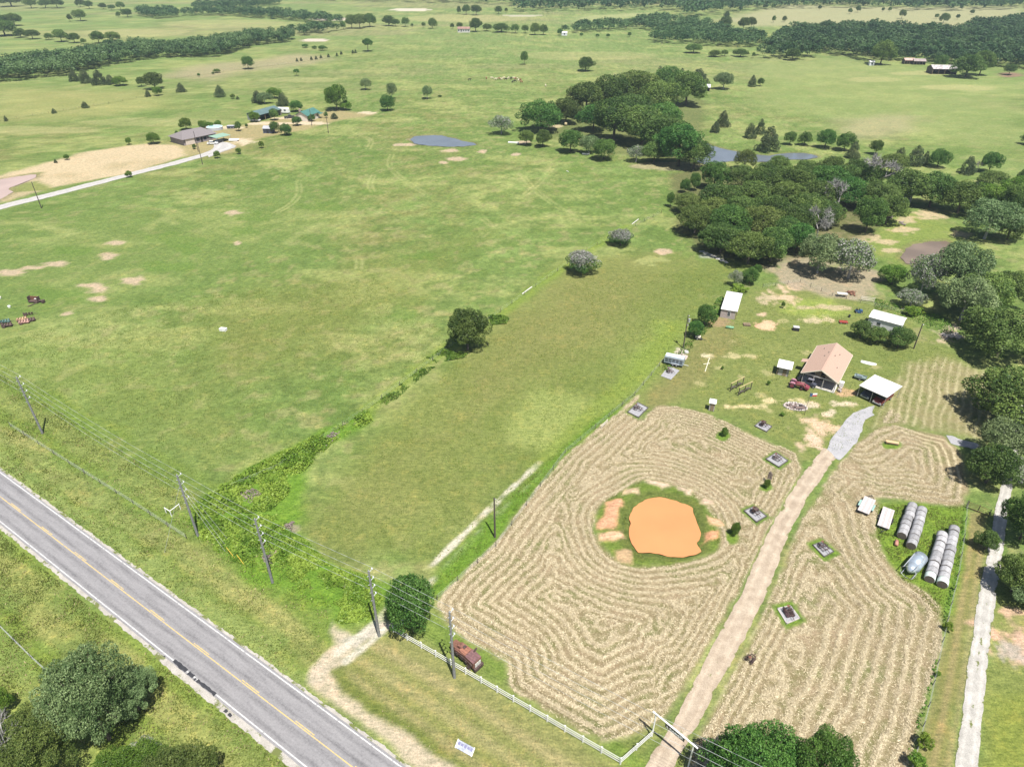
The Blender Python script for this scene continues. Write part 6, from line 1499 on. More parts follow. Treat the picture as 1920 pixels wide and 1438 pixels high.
# white pipe with a cross piece on the lawn
o = thing('white_pipe', (*G(1325, 683), .06), 0, 'long white plastic pipe with a cross piece lying on the lawn', 'pipe'); a, b = G(1322, 697), G(1330, 672); c0 = G(1325, 683)
MB().cyl((a[0] - c0[0], a[1] - c0[1], 0), (b[0] - c0[0], b[1] - c0[1], 0), .10, n=6).build('pipe', mat('cream_pipe', (.64, .62, .48), .6, .08, 2), o); MB().cyl((-.8, -.1, .02), (.8, .3, .02), .08, n=6).build('cross_piece', MATS['cream_pipe'], o)
# swing frames
for a, b, l in (((1369, 734), (1392, 722), 'rear'), ((1384, 742), (1407, 731), 'front')):
    p, q = Vector(G(*a)), Vector(G(*b)); d_ = q - p; o = thing('swing_frame', (p.x, p.y, 0), math.atan2(d_.y, d_.x), l + ' timber swing frame of the pair on the lawn', 'swing frame', 'timber swing frames'); L_ = d_.length
    MB().box((L_ / 2, 0, 2.05), (L_ + .3, .14, .16)).build('beam', mat('yellow_beam', (.42, .35, .17), .8, .15, 4), o)
    for x in (0, L_ / 2, L_): MB().box((x, 0, 1.0), (.13, .13, 2.0)).build('post', M_DPOLE, o)
    MB().box((L_ / 2, 0, .55), (L_, .08, .1)).build('rail', M_DPOLE, o)
    for x in (L_ * .25, L_ * .75):
        MB().box((x, .1, .75), (.9, .4, .06)).build('swing_seat', M_DPOLE, o)
        for s_ in (-.4, .4): MB().cyl((x + s_, .1, .78), (x + s_, 0, 2.0), .015, n=4).build('chain', M_STEEL, o)
# flag pole and flag, rock-edged bed, tractor
o = thing('flag_pole', (*G(1508, 778), 0), R(0), 'flag pole with a small red, white and blue flag at the rock-edged bed', 'flag pole')
MB().cyl((0, 0, 0), (0, 0, 5.4), .05, .035, 8).build('pole', M_DPOLE, o); fz = 4.85
fl = MB().box((.28, 0, fz), (.5, .03, .75)).build('flag_blue', M_BLUE, o)
MB().box((.98, .03, fz + .18), (.9, .03, .38), rz=.06).build('flag_stripe', M_WHITE, o); MB().box((.98, .03, fz - .19), (.9, .03, .36), rz=.06).build('flag_stripe', mat('flag_red', (.45, .05, .06), .7, .1, 3), o); MB().cyl((0, 0, 5.4), (0, 0, 5.52), .07, .03, 6).build('finial', M_STEEL, o)
c_ = G(1491, 763); o = thing('rock_bed', (*c_, 0), R(-14), 'oval rock-edged flower bed below the flag pole', 'rock bed'); rr = random.Random(4)
MB().slab([(2.2 * math.cos(t), 1.35 * math.sin(t), .05) for t in np.linspace(0, 6.283, 20)[:-1]], .1).build('soil', mat('bed_soil', (.15, .11, .10), .95, .3, 5, .3), o)
M_ROCK = mat('pale_rock', (.46, .41, .38), .9, .25, 4, .3)
for k in range(26):
    t = 6.283 * k / 26; s_ = rr.uniform(.3, .46); MB().box((2.2 * math.cos(t), 1.35 * math.sin(t), .14), (s_, s_ * .8, s_ * .75), rr.random() * 3, rr.random(), rr.random()).build('rock', M_ROCK, o)
for k in range(16):
    s_ = rr.uniform(.2, .4); MB().box((rr.uniform(-1.6, 1.6), rr.uniform(-.8, .8), .15), (s_, s_ * .8, s_), rr.random() * 3, rr.random(), rr.random()).build('rock', (M_ROCK, M_DARK)[k % 2], o)
M_MAROON = mat('maroon_paint', (.20, .045, .065), .5, .2, 4)
c_ = G(1490, 726); o = thing('tractor', (*c_, 0), R(-30), 'old maroon tractor parked in front of the farmhouse porch', 'tractor')
MB().prism([(-.4, .7), (1.75, .7), (1.75, 1.25), (1.5, 1.38), (.2, 1.42), (-.4, 1.1)], -.3, .3).build('hood', M_MAROON, o); MB().box((1.78, 0, 1.0), (.06, .5, .5)).build('grille', M_DARK, o)
for y in (-.72, .72):
    t_ = MB().cyl((-.55, y - .18, .72), (-.55, y + .18, .72), .72, n=18).build('rear_wheel', M_BLACK, o); MB().cyl((-.55, y - .19, .72), (-.55, y + .19, .72), .42, n=12).build('hub', M_MAROON, t_); MB().prism([(-1.15, 1.2), (-.9, 1.5), (-.3, 1.5), (0, 1.25)], y - .2, y + .2).build('fender', mat('pink_fade', (.42, .2, .26), .6, .2, 4), o)
    t_ = MB().cyl((1.4, y * .8 - .09, .36), (1.4, y * .8 + .09, .36), .36, n=14).build('front_wheel', M_BLACK, o); MB().cyl((1.4, y * .8 - .1, .36), (1.4, y * .8 + .1, .36), .18, n=10).build('hub', M_MAROON, t_)
MB().box((-.55, 0, 1.18), (.45, .5, .08)).build('seat', M_DARK, o); MB().box((-.78, 0, 1.4), (.06, .5, .4)).build('seat_back', M_DARK, o); MB().ring((-.05, 0, 1.55), (.5, 0, .8), .2, .02, 14, 4).build('steering_wheel', M_DARK, o); MB().cyl((.9, .18, 1.4), (.9, .18, 2.0), .04, n=6).build('exhaust', M_DARK, o)
MB().box((2.35, 0, .75), (.9, 1.3, .45), ry=.4).build('loader_bucket', M_MAROON, o)
for y in (-.5, .5): MB().tube([(.2, y, 1.2), (1.5, y, 1.45), (2.2, y, .8)], .06, 5).build('loader_arm', mat('rose_paint', (.40, .20, .17), .6, .15, 4), o)
c_ = G(1519, 724); o = thing('quad_bike', (*c_, 0), R(-35), 'dark utility buggy parked under the porch edge beside the tractor', 'buggy')
MB().prism([(-1.1, .4), (1.1, .4), (1.15, .8), (.4, .95), (-1.1, .9)], -.55, .55).build('body', mat('slate_paint', (.06, .065, .09), .5, .2, 3), o); MB().box((-.1, 0, 1.05), (.5, 1.0, .12)).build('seat', M_DARK, o); MB().slab([(-.7, -.55, 1.85), (.5, -.55, 1.85), (.5, .55, 1.85), (-.7, .55, 1.85)], .05).build('canopy', mat('grey_canopy', (.15, .15, .18), .7, .1, 3), o)
for x in (-.65, .45):
    for y in (-.5, .5): MB().cyl((x, y, .9), (x, y, 1.82), .03, n=5).build('roll_bar', M_DARK, o)
wheel_parts(o, [(-.75, -.6), (-.75, .6), (.75, -.6), (.75, .6)], .3, .22)
# odds and ends in the yard
o = thing('boat_hull', (*G(1628, 682), 0), R(-28), 'small upturned white boat on the lawn behind the farmhouse', 'boat')
V = []; F = []; ns = 9
for i in range(ns):
    f = i / (ns - 1); w_ = .5 * math.sin(math.pi * (f * .86 + .10)) ** .6; x = -1.6 + 3.2 * f
    V += [(x, -w_, .05), (x, -w_ * .8, .3), (x, 0, .45), (x, w_ * .8, .3), (x, w_, .05)]
for i in range(ns - 1):
    for j in range(4): F.append((i * 5 + j, i * 5 + j + 1, i * 5 + j + 6, i * 5 + j + 5))
b = MB(); b.add(V, F); b.build('hull', M_WHITE, o, True); MB().box((0, 0, .47), (3.0, .06, .06)).build('keel', M_WHITE, o)
o = thing('utility_trailer', (*G(1612, 711), 0), R(-32), 'low grey-green utility trailer between farmhouse and carport', 'trailer')
MB().box((0, 0, .5), (2.4, 1.2, .08)).build('bed', mat('sage_metal', (.22, .28, .27), .7, .2, 3), o)
for y in (-.6, .6): MB().box((0, y, .7), (2.4, .05, .34)).build('side', MATS['sage_metal'], o)
for x in (-1.2, 1.2): MB().box((x, 0, .68), (.05, 1.2, .3)).build('end', MATS['sage_metal'], o)
MB().box((-.2, .1, .72), (1.1, .7, .35)).build('load', mat('load_grey', (.16, .2, .22), .8, .4, 3), o); wheel_parts(o, [(0, -.72), (0, .72)], .28, .16); MB().cyl((1.2, 0, .45), (2.0, 0, .4), .04, n=5).build('tongue', M_DARK, o)
q = MB().cyl((-.85, 0, .33), (.85, 0, .33), .33, n=14).build('tank', M_GREENP, None, True); o = thing('propane_tank', (*G(1368, 616), 0), R(-14), 'pale green propane tank near the low shed', 'propane tank'); q.parent = o
for s_ in (-1, 1): MB().cyl((s_ * .85, 0, .33), (s_ * 1.0, 0, .33), .33, .12, 14).build('end_cap', M_GREENP, o, True); MB().box((s_ * .5, 0, .04), (.12, .5, .12)).build('foot', M_CONC, o)
MB().cyl((0, 0, .6), (0, 0, .78), .12, n=8).build('valve_dome', M_GREENP, o)
o = thing('pallet_stack', (*G(1400, 610), 0), R(-8), 'brown slatted pallet stack left of the dirt mound', 'pallets')
for z in (.08, .24, .40):
    for y in (-.5, -.17, .17, .5): MB().box((0, y, z), (1.7, .2, .04)).build('slat', M_TIMBER, o)
    for x in (-.75, 0, .75): MB().box((x, 0, z - .06), (.09, 1.2, .08)).build('bearer', M_TIMBER, o)
def mound(name, u, v, rx, ry, h, m, label, cat, rz=0):
    r = np.random.default_rng(int(u)); n = 18; V = [(0, 0, h)]; F = []
    for j in range(1, 6):
        f = j / 5
        for i in range(n):
            t = 6.283 * i / n; k = 1 + .14 * math.sin(2 * t + u) + .10 * r.normal() * .5; V.append((rx * f * k * math.cos(t), ry * f * k * math.sin(t), h * (1 - f * f) * (1 + .10 * r.normal()) - (.05 if j == 5 else 0)))
    for i in range(n): F.append((0, 1 + i, 1 + (i + 1) % n))
    for j in range(4):
        for i in range(n): a = 1 + j * n; F.append((a + i, a + n + i, a + n + (i + 1) % n, a + (i + 1) % n))
    b = MB(); b.add(V, F); q = b.build(name, m, None, True, (*G(u, v), 0), rz); return tag(q, label, cat)
mound('dirt_mound', 1434, 612, 2.3, 2.0, .8, mat('orange_dirt', (.50, .32, .20), .95, .22, 3, .6), 'mound of orange dirt on the upper lawn', 'dirt mound')
for u, v, l in ((1492, 619, 'grey wire pen on the upper lawn right of the dirt mound'), ):
    o = thing('wire_pen', (*G(u, v), 0), R(-15), l, 'pen')
    MB().box((0, 0, .9), (1.45, 1.2, .05)).build('lid', mat('pen_grey', (.42, .42, .42), .6, .2, 5), o)
    for s_ in (-1, 1): MB().box((0, s_ * .58, .45), (1.4, .04, .85)).build('side', M_DARK, o); MB().box((s_ * .68, 0, .45), (.04, 1.1, .85)).build('end', M_DARK, o)
o = thing('picnic_table', (*G(1578, 556), 0), R(-14), 'grey-topped table on the fence line below the bare soil', 'table')
MB().box((0, 0, .9), (2.6, 1.2, .08)).build('top', mat('zinc_top', (.48, .50, .50), .6, .2, 2), o)
for x in (-1.1, 1.1):
    for y in (-.5, .5): MB().box((x, y, .43), (.09, .09, .86)).build('leg', M_DARK, o)
o = thing('panel_fence', (*G(1626, 565), 0), R(-17), 'short white three-rail panel behind the yard', 'fence panel')
for z in (.35, .75, 1.15): MB().box((0, 0, z), (3.2, .06, .14)).build('rail', M_TRIM, o)
for x in (-1.6, 1.6): MB().box((x, 0, .65), (.12, .12, 1.3)).build('post', M_TRIM, o)
o = thing('blue_mower', (*G(1609, 586), 0), R(-10), 'blue ride-on mower parked left of the white barn', 'mower')
MB().prism([(-.8, .3), (.9, .3), (.9, .75), (.2, .9), (.1, .6), (-.8, .65)], -.42, .42).build('body', M_BLUE, o); MB().box((-.35, 0, .8), (.4, .5, .1)).build('seat', M_DARK, o); MB().box((-.55, 0, 1.0), (.08, .5, .35)).build('seat_back', M_DARK, o); MB().box((.1, 0, .2), (.9, 1.15, .14)).build('deck', M_BLUE, o); wheel_parts(o, [(-.55, -.5), (-.55, .5), (.65, -.45), (.65, .45)], .26, .2); MB().ring((.15, 0, 1.0), (.5, 0, .8), .17, .02, 12, 4).build('steering_wheel', M_DARK, o)
o = thing('red_wagon', (*G(1581, 606), 0), R(-12), 'faded red low wagon on the lawn left of the white barn', 'wagon')
MB().box((0, 0, .35), (2.0, 1.1, .08)).build('bed', M_RED, o); MB().box((0, .5, .45), (2.0, .05, .16)).build('side', M_RED, o); MB().box((0, -.5, .45), (2.0, .05, .16)).build('side', M_RED, o); wheel_parts(o, [(-.65, -.5), (-.65, .5), (.65, -.5), (.65, .5)], .2, .12)
q = MB().cyl((0, 0, 0), (0, 0, .7), .28, .26, 10).build('barrel', M_DARK, None, False, (*G(1592, 595), 0)); tag(q, 'small dark barrel between the red wagon and the blue mower', 'barrel')
q = MB().cyl((-1.2, 0, .08), (1.2, .3, .08), .10, n=6).build('white_log', M_WHITE, None, False, (*G(1699, 580), 0)); tag(q, 'white pipe lying behind the white barn', 'pipe')
for k, (u, v, l) in enumerate(((1785, 632, 'pile of pale broken slabs under the olive tree at the right'), (1692, 420, 'pile of grey brush and planks above the brown pond'), (1601, 552, 'small brown log heap on the bare soil'), (1665, 408, 'dark heap of branches in the clearing above the pond'))):
    o = thing('rubble_pile', (*G(u, v), 0), k, l, 'pile'); r = random.Random(k)
    for j in range(9): MB().box((r.uniform(-1.6, 1.6), r.uniform(-1, 1), .15 + r.random() * .3), (r.uniform(.7, 2.2), r.uniform(.12, .5) if k else .8, .14), r.random() * 3, r.uniform(-.3, .3), r.uniform(-.3, .3)).build('piece', (mat('pale_slab', (.48, .42, .37), .9, .2, 3), mat('brush_grey', (.24, .2, .19), .9, .3, 4), M_RUST, M_GTIMBER)[k if k < 3 else 1], o)
# big pasture odds and ends
q = thing('white_crate', (*G(419, 620), 0), R(-12), 'white rectangular crate alone in the big pasture', 'crate'); MB().box((0, 0, .3), (1.6, .95, .55)).build('box', M_WHITE, q); MB().box((0, 0, .6), (1.7, 1.05, .06)).build('lid', M_WHITE, q)
for u0, v0, u1, v1, l in ((979, 552, 997, 539, 'long pale pipe lying in the pasture with a bracket'), (1185, 421, 1197, 412, 'white pipe lying beyond the smaller grey-topped bush'), (1062, 321, 1066, 323, 'short white stick in the far pasture')):
    a, b = G(u0, v0), G(u1, v1); q = MB().cyl((0, 0, .12), (b[0] - a[0], b[1] - a[1], .15), .14, n=6).build('lying_pipe', mat('bleached_wood', (.60, .58, .55), .8, .12, 3), None, False, (a[0], a[1], 0)); tag(q, l, 'pipe')
o = thing('concrete_strip', (*G(1340, 483), 0), 0, 'broken line of grey concrete slabs in front of the big grove', 'slabs'); c0 = G(1340, 483)
for k in range(7):
    p = G(1316 + k * 7.5, 472 + k * 3.3); MB().box((p[0] - c0[0], p[1] - c0[1], .05), (1.6, .9 + (k % 3) * .2, .12), .3 * k).build('slab', M_CONC, o)
# rusty trailer frame and junk at the left edge
pa = G(65, 568); o = thing('rusty_header', (*pa, 0), R(-6), 'rusty brown harvester header lying in the pasture at the left', 'machinery'); s_ = .115 / .115
MB().box((-.2, .8, 1.0), (2.6, .12, 1.1)).build('back_sheet', M_RUST, o); MB().box((-.2, .2, .45), (2.6, 1.1, .12)).build('tray', M_RUSTD, o)
for x in (-1.5, 1.1): MB().prism([(0, .1), (.1, .1), (.1, 1.7), (0, 1.7)], -.2, .9).build('end_plate', M_RUSTD, o, loc=(x, 0, 0))
MB().box((.55, .3, 1.05), (.9, .2, .18)).build('cutter_cover', M_WHITE, o); MB().cyl((1.3, .3, .6), (2.4, .2, .5), .22, n=8).build('drive_shaft', M_RUSTD, o); MB().box((2.4, .2, .5), (.6, .8, .7)).build('gearbox', M_RUSTD, o); MB().cyl((1.2, -.4, .4), (-.1, -2.4, .1), .10, n=6).build('tongue', M_RUSTD, o)
for k, (u, v, m_, l) in enumerate(((42, 602, mat('orange_paint', (.36, .23, .14), .8, .35, 3), 'orange farm implement in the junk row at the left edge'), (46, 607, mat('salmon_paint', (.34, .20, .165), .8, .35, 3), 'salmon red implement in front of the orange one'), (57, 603, M_RUSTD, 'small dark rusty implement right of the salmon one'), (14, 613, M_RUSTD, 'dark rusty frame in the junk row'), (10, 606, mat('teal_dark', (.06, .12, .11), .7, .3, 3), 'dark teal machine at the left edge'), (54, 592, M_RUSTD, 'row of dark tines standing behind the orange implement'))):
    o = thing('old_implement', (*G(u, v), 0), R(20), l, 'machinery', 'junk row at the left edge')
    MB().box((0, 0, .45), (2.4 if k < 5 else 1.8, .9 if k < 5 else .3, .12)).build('frame', m_, o)
    for j in range(4): MB().box((-.9 + j * .6, 0, .6), (.35, 1.0 if k < 5 else .2, .35 if k < 5 else .7), 0, .2 * j).build('tool', m_, o)
    for y in (-.6, .6): MB().cyl((-.6, y - .06, .3), (-.6, y + .06, .3), .3, n=10).build('wheel', M_RUSTD, o)
    MB().cyl((1.2, 0, .45), (2.0, 0, .3), .05, n=5).build('drawbar', M_RUSTD, o)
for u, v, l in ((0, 560, 'white sheet cut by the left edge'), (18, 577, 'small white bucket in the pasture at the left')):
    q = thing('white_bucket', (*G(u, v), 0), 0, l, 'bucket'); MB().cyl((0, 0, 0), (0, 0, .5), .3, .38, 10).build('pail', M_WHITE, q); MB().ring((0, 0, .5), (0, 1, 0), .36, .02, 12, 4).build('handle', M_STEEL, q)
q = MB().slab([(*G(1128,800), .9), (*G(1140,787), .9), (*G(1140,785), 1.0), (*G(1128,798), 1.0)], .06).build('rail_panel', M_WHITE); bpy.data.objects.remove(q)
o = thing('rail_section', (*G(1133, 799), 0), math.atan2(G(1140, 788)[1] - G(1127, 801)[1], G(1140, 788)[0] - G(1127, 801)[0]), 'short white rail panel on the edge of the green strip', 'fence panel')
for z in (.5, .9): MB().box((0, 0, z), (2.4, .06, .12)).build('rail', M_TRIM, o)
for x in (-1.2, 1.2): MB().box((x, 0, .5), (.1, .1, 1.0)).build('post', M_TRIM, o)

# ================================================================ far farmstead
M_GREENROOF = mat('green_roof', (.065, .165, .14), .5, .12, .6); M_TEALROOF = mat('slate_green_roof', (.10, .155, .155), .5, .12, .6); M_TAUPE = mat('taupe_shingles', (.185, .165, .168), .85, .10, 2)
def gable_house(name, label, cat, ctr, rz, w_, l_, h, rh, wall_m, roof_m, over=.5, open_front=False, windows=3):
    """length along x, ridge along x"""
    o = thing(name, (*ctr, 0), rz, label, cat)
    if open_front:
        MB().box((0, w_ / 2 - .3, h / 2), (l_ - .4, .15, h)).build('back_wall', wall_m, o)
        for s_ in (-1, 1): MB().box((s_ * (l_ / 2 - .3), 0, h / 2), (.15, w_ - .6, h)).build('end_wall', wall_m, o)
        for x in np.linspace(-l_ / 2 + .3, l_ / 2 - .3, 5): MB().box((x, -w_ / 2 + .3, h / 2), (.2, .2, h)).build('post', M_TIMBER, o)
    else:
        MB().box((0, 0, h / 2), (l_ - 2 * over, w_ - 2 * over, h)).build('wall', wall_m, o)
        for k in range(windows):
            x = -l_ / 2 + over + (l_ - 2 * over) * (k + .5) / windows; d_ = MB().box((x, -w_ / 2 + over - .03, h * .55), (1.3, .08, 1.2 if k != 1 else 2.0)).build('window' if k != 1 else 'door', M_GLASS if k != 1 else M_DARK, o)
    MB().prism([(-w_ / 2 + over, h - .05), (w_ / 2 - over, h - .05), (0, h + rh * .85)], -l_ / 2 + over, l_ / 2 - over).build('gable', wall_m, o, rz=R(90))
    for s_ in (-1, 1): MB().slab([(-l_ / 2, s_ * w_ / 2, h), (l_ / 2, s_ * w_ / 2, h), (l_ / 2, 0, h + rh), (-l_ / 2, 0, h + rh)][::-s_], .15).build('roof', roof_m, o)
    return o
def ang(a, b): p, q = G(*a), G(*b); return math.atan2(q[1] - p[1], q[0] - p[0])
o = gable_house('green_roof_house', 'white house with a green metal roof in the far farmstead', 'house', G(578, 224), ang((566, 231), (594, 221)), 8, 12, 3, 2.0, mat('cream_wall', (.62, .57, .50), .7, .08, 1), M_GREENROOF)
MB().box((-3.5, 2, 4.6), (.8, .8, 2.2)).build('chimney', mat('brick_tan', (.4, .3, .25), .9, .2, 3), o); MB().slab([(3.5, -5.6, 2.4), (6.5, -5.6, 2.4), (6.5, -3, 2.8), (3.5, -3, 2.8)], .1).build('porch_roof', M_GREENROOF, o)
gable_house('green_barn', 'long open barn with a grey-green roof in the far farmstead', 'barn', G(497, 221), ang((482, 226), (514, 217)), 9, 17, 3.2, 1.6, mat('barn_grey', (.22, .24, .24), .8, .15, 1), M_TEALROOF, .4, True)
o = thing('hip_house', (*G(364, 264), 0), ang((340, 268), (388, 258)), 'brick house with a grey-brown hip roof beside the farm road', 'house')
hw_, hl_ = 6.5, 9.0
MB().box((0, 0, 1.4), (2 * hl_ - 1.4, 2 * hw_ - 1.4, 2.8)).build('wall', mat('brick_dark', (.24, .21, .22), .8, .15, 1), o); MB().box((-5.2, -hw_ + .55, 1.4), (4.5, .3, 2.6)).build('garage_wall', mat('pale_brick', (.55, .48, .42), .8, .1, 1), o)
b = MB(); b.add([(-hl_, -hw_, 2.8), (hl_, -hw_, 2.8), (hl_, hw_, 2.8), (-hl_, hw_, 2.8), (-hl_ + 4.2, 0, 5.4), (hl_ - 4.2, 0, 5.4)], [(0, 1, 5, 4), (1, 2, 5), (2, 3, 4, 5), (3, 0, 4), (3, 2, 1, 0)]); b.build('roof', M_TAUPE, o)
for x in (-1, 2.5, 6): MB().box((x, -hw_ + .68, 1.5), (1.4, .08, 1.3)).build('window', M_GLASS, o)
MB().box((.8, -hw_ + .68, 1.1), (1.0, .08, 2.1)).build('door', M_DARK, o)
o = thing('green_carport', (*G(414, 265), 0), ang((400, 268), (425, 262)), 'small green-roofed carport beside the hip-roofed house', 'carport')
MB().slab([(-4, -3, 2.5), (4, -3, 2.5), (4, 3, 2.7), (-4, 3, 2.7)], .12).build('roof', mat('sage_roof', (.22, .34, .26), .6, .1, 1), o)
for x in (-3.7, 3.7):
    for y in (-2.7, 2.7): MB().cyl((x, y, 0), (x, y, 2.5), .08, n=6).build('post', M_STEEL, o)
vehicle((G(399, 271)[0], G(399, 271)[1], 0), R(10), (.75, .75, .74), 'white car parked outside the green-roofed carport', 'car', 'car', 'parked_car', 4.7)
vehicle((G(411, 268)[0], G(411, 268)[1], 0), R(70), (.03, .03, .035), 'black car under the green-roofed carport', 'car', 'car', 'parked_car', 4.7)
o = thing('round_pool', (*G(403, 243), 0), 0, 'round above-ground pool with pale blue cover', 'pool'); MB().cyl((0, 0, 0), (0, 0, 1.3), 3.9, n=28, cap=False).build('wall', mat('pool_wall', (.42, .42, .46), .6, .2, 2), o); MB().cyl((0, 0, 1.05), (0, 0, 1.12), 3.85, n=28).build('water', mat('pool_blue', (.42, .66, .74), .2, .05, 1), o); MB().ring((0, 0, 1.32), (0, 0, 1), 3.9, .1, 28, 5).build('rim', M_WHITE, o); MB().box((-4.9, .2, .6), (2.2, 2.4, 1.2)).build('deck', M_TIMBER, o)
o = thing('dark_trailer', (*G(436, 241), 0), R(8), 'low dark trailer beside the lollipop tree', 'trailer'); MB().box((0, 0, .9), (5, 2.2, .9)).build('bed', mat('navy', (.06, .07, .1), .6, .2, 2), o); MB().box((0, 0, 1.38), (4.8, 2.0, .06)).build('cover', mat('pale_tarp', (.42, .42, .46), .7, .1, 2), o); wheel_parts(o, [(-.6, -1), (-.6, 1), (.6, -1), (.6, 1)], .4, .25)
o = thing('travel_trailer', (*G(529, 213), 0), R(-8), 'white travel trailer beside the green-roofed barn', 'trailer'); MB().prism([(-4.2, .6), (4.2, .6), (4.0, 2.6), (3.2, 3.0), (-3.8, 3.0), (-4.2, 2.4)], -1.2, 1.2).build('body', M_WHITE, o); wheel_parts(o, [(-.5, -1.1), (-.5, 1.1), (.5, -1.1), (.5, 1.1)], .4, .25)
for x in (-2.5, 0, 2.4): MB().box((x, -1.22, 1.9), (1.1, .05, .7)).build('window', M_GLASS, o)
MB().cyl((4.2, 0, .6), (5.4, 0, .5), .08, n=6).build('tongue', M_STEEL, o)
o = gable_house('blue_shed', 'small navy shed with a white end beside round dark trees', 'shed', G(505, 249), R(-5), 4.0, 5.0, 2.3, 1.0, mat('navy_wall', (.07, .085, .14), .7, .15, 2), mat('grey_roof', (.34, .35, .38), .6, .1, 1), .2); MB().box((-2.42, 0, 1.2), (.1, 3.2, 2.2)).build('end_panel', M_WHITE, o)
vehicle((G(479, 228)[0], G(479, 228)[1], 0), R(-15), (.72, .72, .72), 'white truck parked in front of the bright tree', 'pickup', 'pickup truck', 'white_truck', 5.4)
q = thing('white_boat', (*G(439, 265), 0), R(6), 'small white covered boat on the yard grass', 'boat'); MB().prism([(-2.2, .3), (1.6, .3), (2.4, .95), (-2.2, .95)], -.9, .9).build('hull', M_WHITE, q); MB().box((-.3, 0, 1.0), (3.4, 1.6, .12)).build('cover', mat('cream_cover', (.72, .69, .6), .7, .06, 2), q)
for u, v, l in ((543, 222, 'dark truck behind the white travel trailer'),): vehicle((G(u, v)[0], G(u, v)[1], 0), R(20), (.05, .05, .055), l, 'pickup', 'pickup truck', 'dark_truck', 5.4)
# other far buildings
gable_house('red_roof_barn', 'far white barn with a rust red roof and dark doorways', 'barn', G(870, 61), R(-4), 7, 13, 3.4, 1.8, mat('weathered_white', (.55, .53, .52), .8, .1, .5), mat('red_roof', (.26, .16, .13), .8, .2, .4), .3, False, 5)
gable_house('striped_barn', 'long open barn with a patchy silver and rust striped roof at the upper right', 'barn', G(1764, 138), R(-6), 11, 17, 3.6, 2.0, mat('barn_dark', (.12, .10, .09), .9, .2, 1), mat('striped_roof', (.30, .25, .25), .6, .25, .9, 0, 0, (.58, .56, .57), 2), .2, True)
gable_house('rust_shed', 'left small shed with pinkish rust roof before the right wood', 'shed', G(1702, 120), R(-4), 6, 8, 2.8, 1.3, mat('barn_dark', (.12, .1, .09)), mat('pink_rust', (.48, .32, .28), .8, .2, .8), .2, True)
gable_house('grey_shed', 'right collapsed-looking grey shed before the right wood', 'shed', G(1721, 121), R(-10), 7, 9, 2.6, 1.4, mat('barn_dark', (.12, .1, .09)), mat('grey_rust', (.30, .25, .24), .8, .25, .8), .2, True)
gable_house('white_hut', 'small white hut at the foot of the large oak before the right wood', 'hut', G(1633, 123), R(-6), 3.5, 4.0, 2.6, .8, M_WHITESID, M_ROOFW, .2, False, 1)
gable_house('tin_shed', 'pale tin-roofed shed beside the spiky cedar clump', 'shed', G(1318, 170), R(-12), 6.5, 8.5, 2.4, 1.4, mat('tin_dark', (.2, .2, .22), .8, .2, 1), mat('tin_roof', (.56, .58, .62), .5, .08, 1), .2, True)
gable_house('hidden_shed', 'grey metal shed half hidden under the oaks beyond the big grove', 'shed', G(1680, 374), R(-16), 7, 9, 3.0, 1.0, mat('tin_wall', (.42, .44, .48), .7, .1, 1), mat('tin_roof2', (.52, .54, .58), .5, .1, 1), .2)
gable_house('tiny_hut', 'tiny white hut at the tip of the far middle wood', 'hut', G(1058, 67), R(0), 4, 6, 2.6, 1, M_WHITESID, M_ROOFW, .2, False, 1)
q = MB().cyl((0, -.6, .8), (0, .6, .8), .8, n=18).build('round_bale', mat('old_hay', (.40, .34, .2), .95, .2, 3), None, False, (*G(1061, 236), 0), R(80)); tag(q, 'single old hay bale at the edge of the upper grove', 'hay bale')
q = thing('feed_trough', (*G(963, 269), 0), R(-12), 'long white feed trough near the pair of small oaks', 'trough'); MB().box((0, 0, .35), (5.2, .9, .5)).build('tub', M_WHITE, q)
for x in (-2, 2): MB().box((x, 0, .06), (.2, 1, .16)).build('foot', M_GTIMBER, q)
q = thing('feed_trough', (*G(1098, 290), 0), R(-8), 'white feed trough in front of the pale green tree', 'trough'); MB().box((0, 0, .3), (3.2, .7, .45)).build('tub', M_WHITE, q); MB().box((0, 0, .06), (2.4, .8, .1)).build('foot', M_GTIMBER, q)

# cattle
def cow_mesh():
    """one continuous body from a joint chain"""
    me = bpy.data.meshes.new('body')
    J = [(0, 0, 1.1), (.45, 0, 1.12), (.85, 0, 1.15), (1.15, 0, 1.28), (1.40, 0, 1.25), (1.62, 0, 1.02), (-.45, 0, 1.12), (-.80, 0, 1.12), (-.92, 0, .75), (-.94, 0, .45)]
    E_ = [(0, 1), (1, 2), (2, 3), (3, 4), (4, 5), (0, 6), (6, 7), (7, 8), (8, 9)]; Rr = [.38, .38, .33, .20, .16, .10, .37, .28, .04, .03]
    for x, a in ((.75, 2), (-.68, 7)):
        for s_ in (-1, 1):
            b = len(J); J += [(x, s_ * .2, .70), (x + (.03 if x > 0 else -.07), s_ * .2, .36), (x, s_ * .2, .04)]; E_ += [(a, b), (b, b + 1), (b + 1, b + 2)]; Rr += [.15, .075, .06]
    me.from_pydata(J, E_, []); o = bpy.data.objects.new('cow_src', me); C.objects.link(o)
    sk = o.modifiers.new('Skin', 'SKIN'); sub = o.modifiers.new('Sub', 'SUBSURF'); sub.levels = 1; sub.render_levels = 1
    for v, r in zip(me.skin_vertices[0].data, Rr): v.radius = (r, r)
    me.skin_vertices[0].data[0].use_root = True
    d = bpy.context.evaluated_depsgraph_get(); d.update(); out = bpy.data.meshes.new_from_object(o.evaluated_get(d)); bpy.data.objects.remove(o); out.polygons.foreach_set('use_smooth', [True] * len(out.polygons)); return out
CM = cow_mesh(); cm = {}
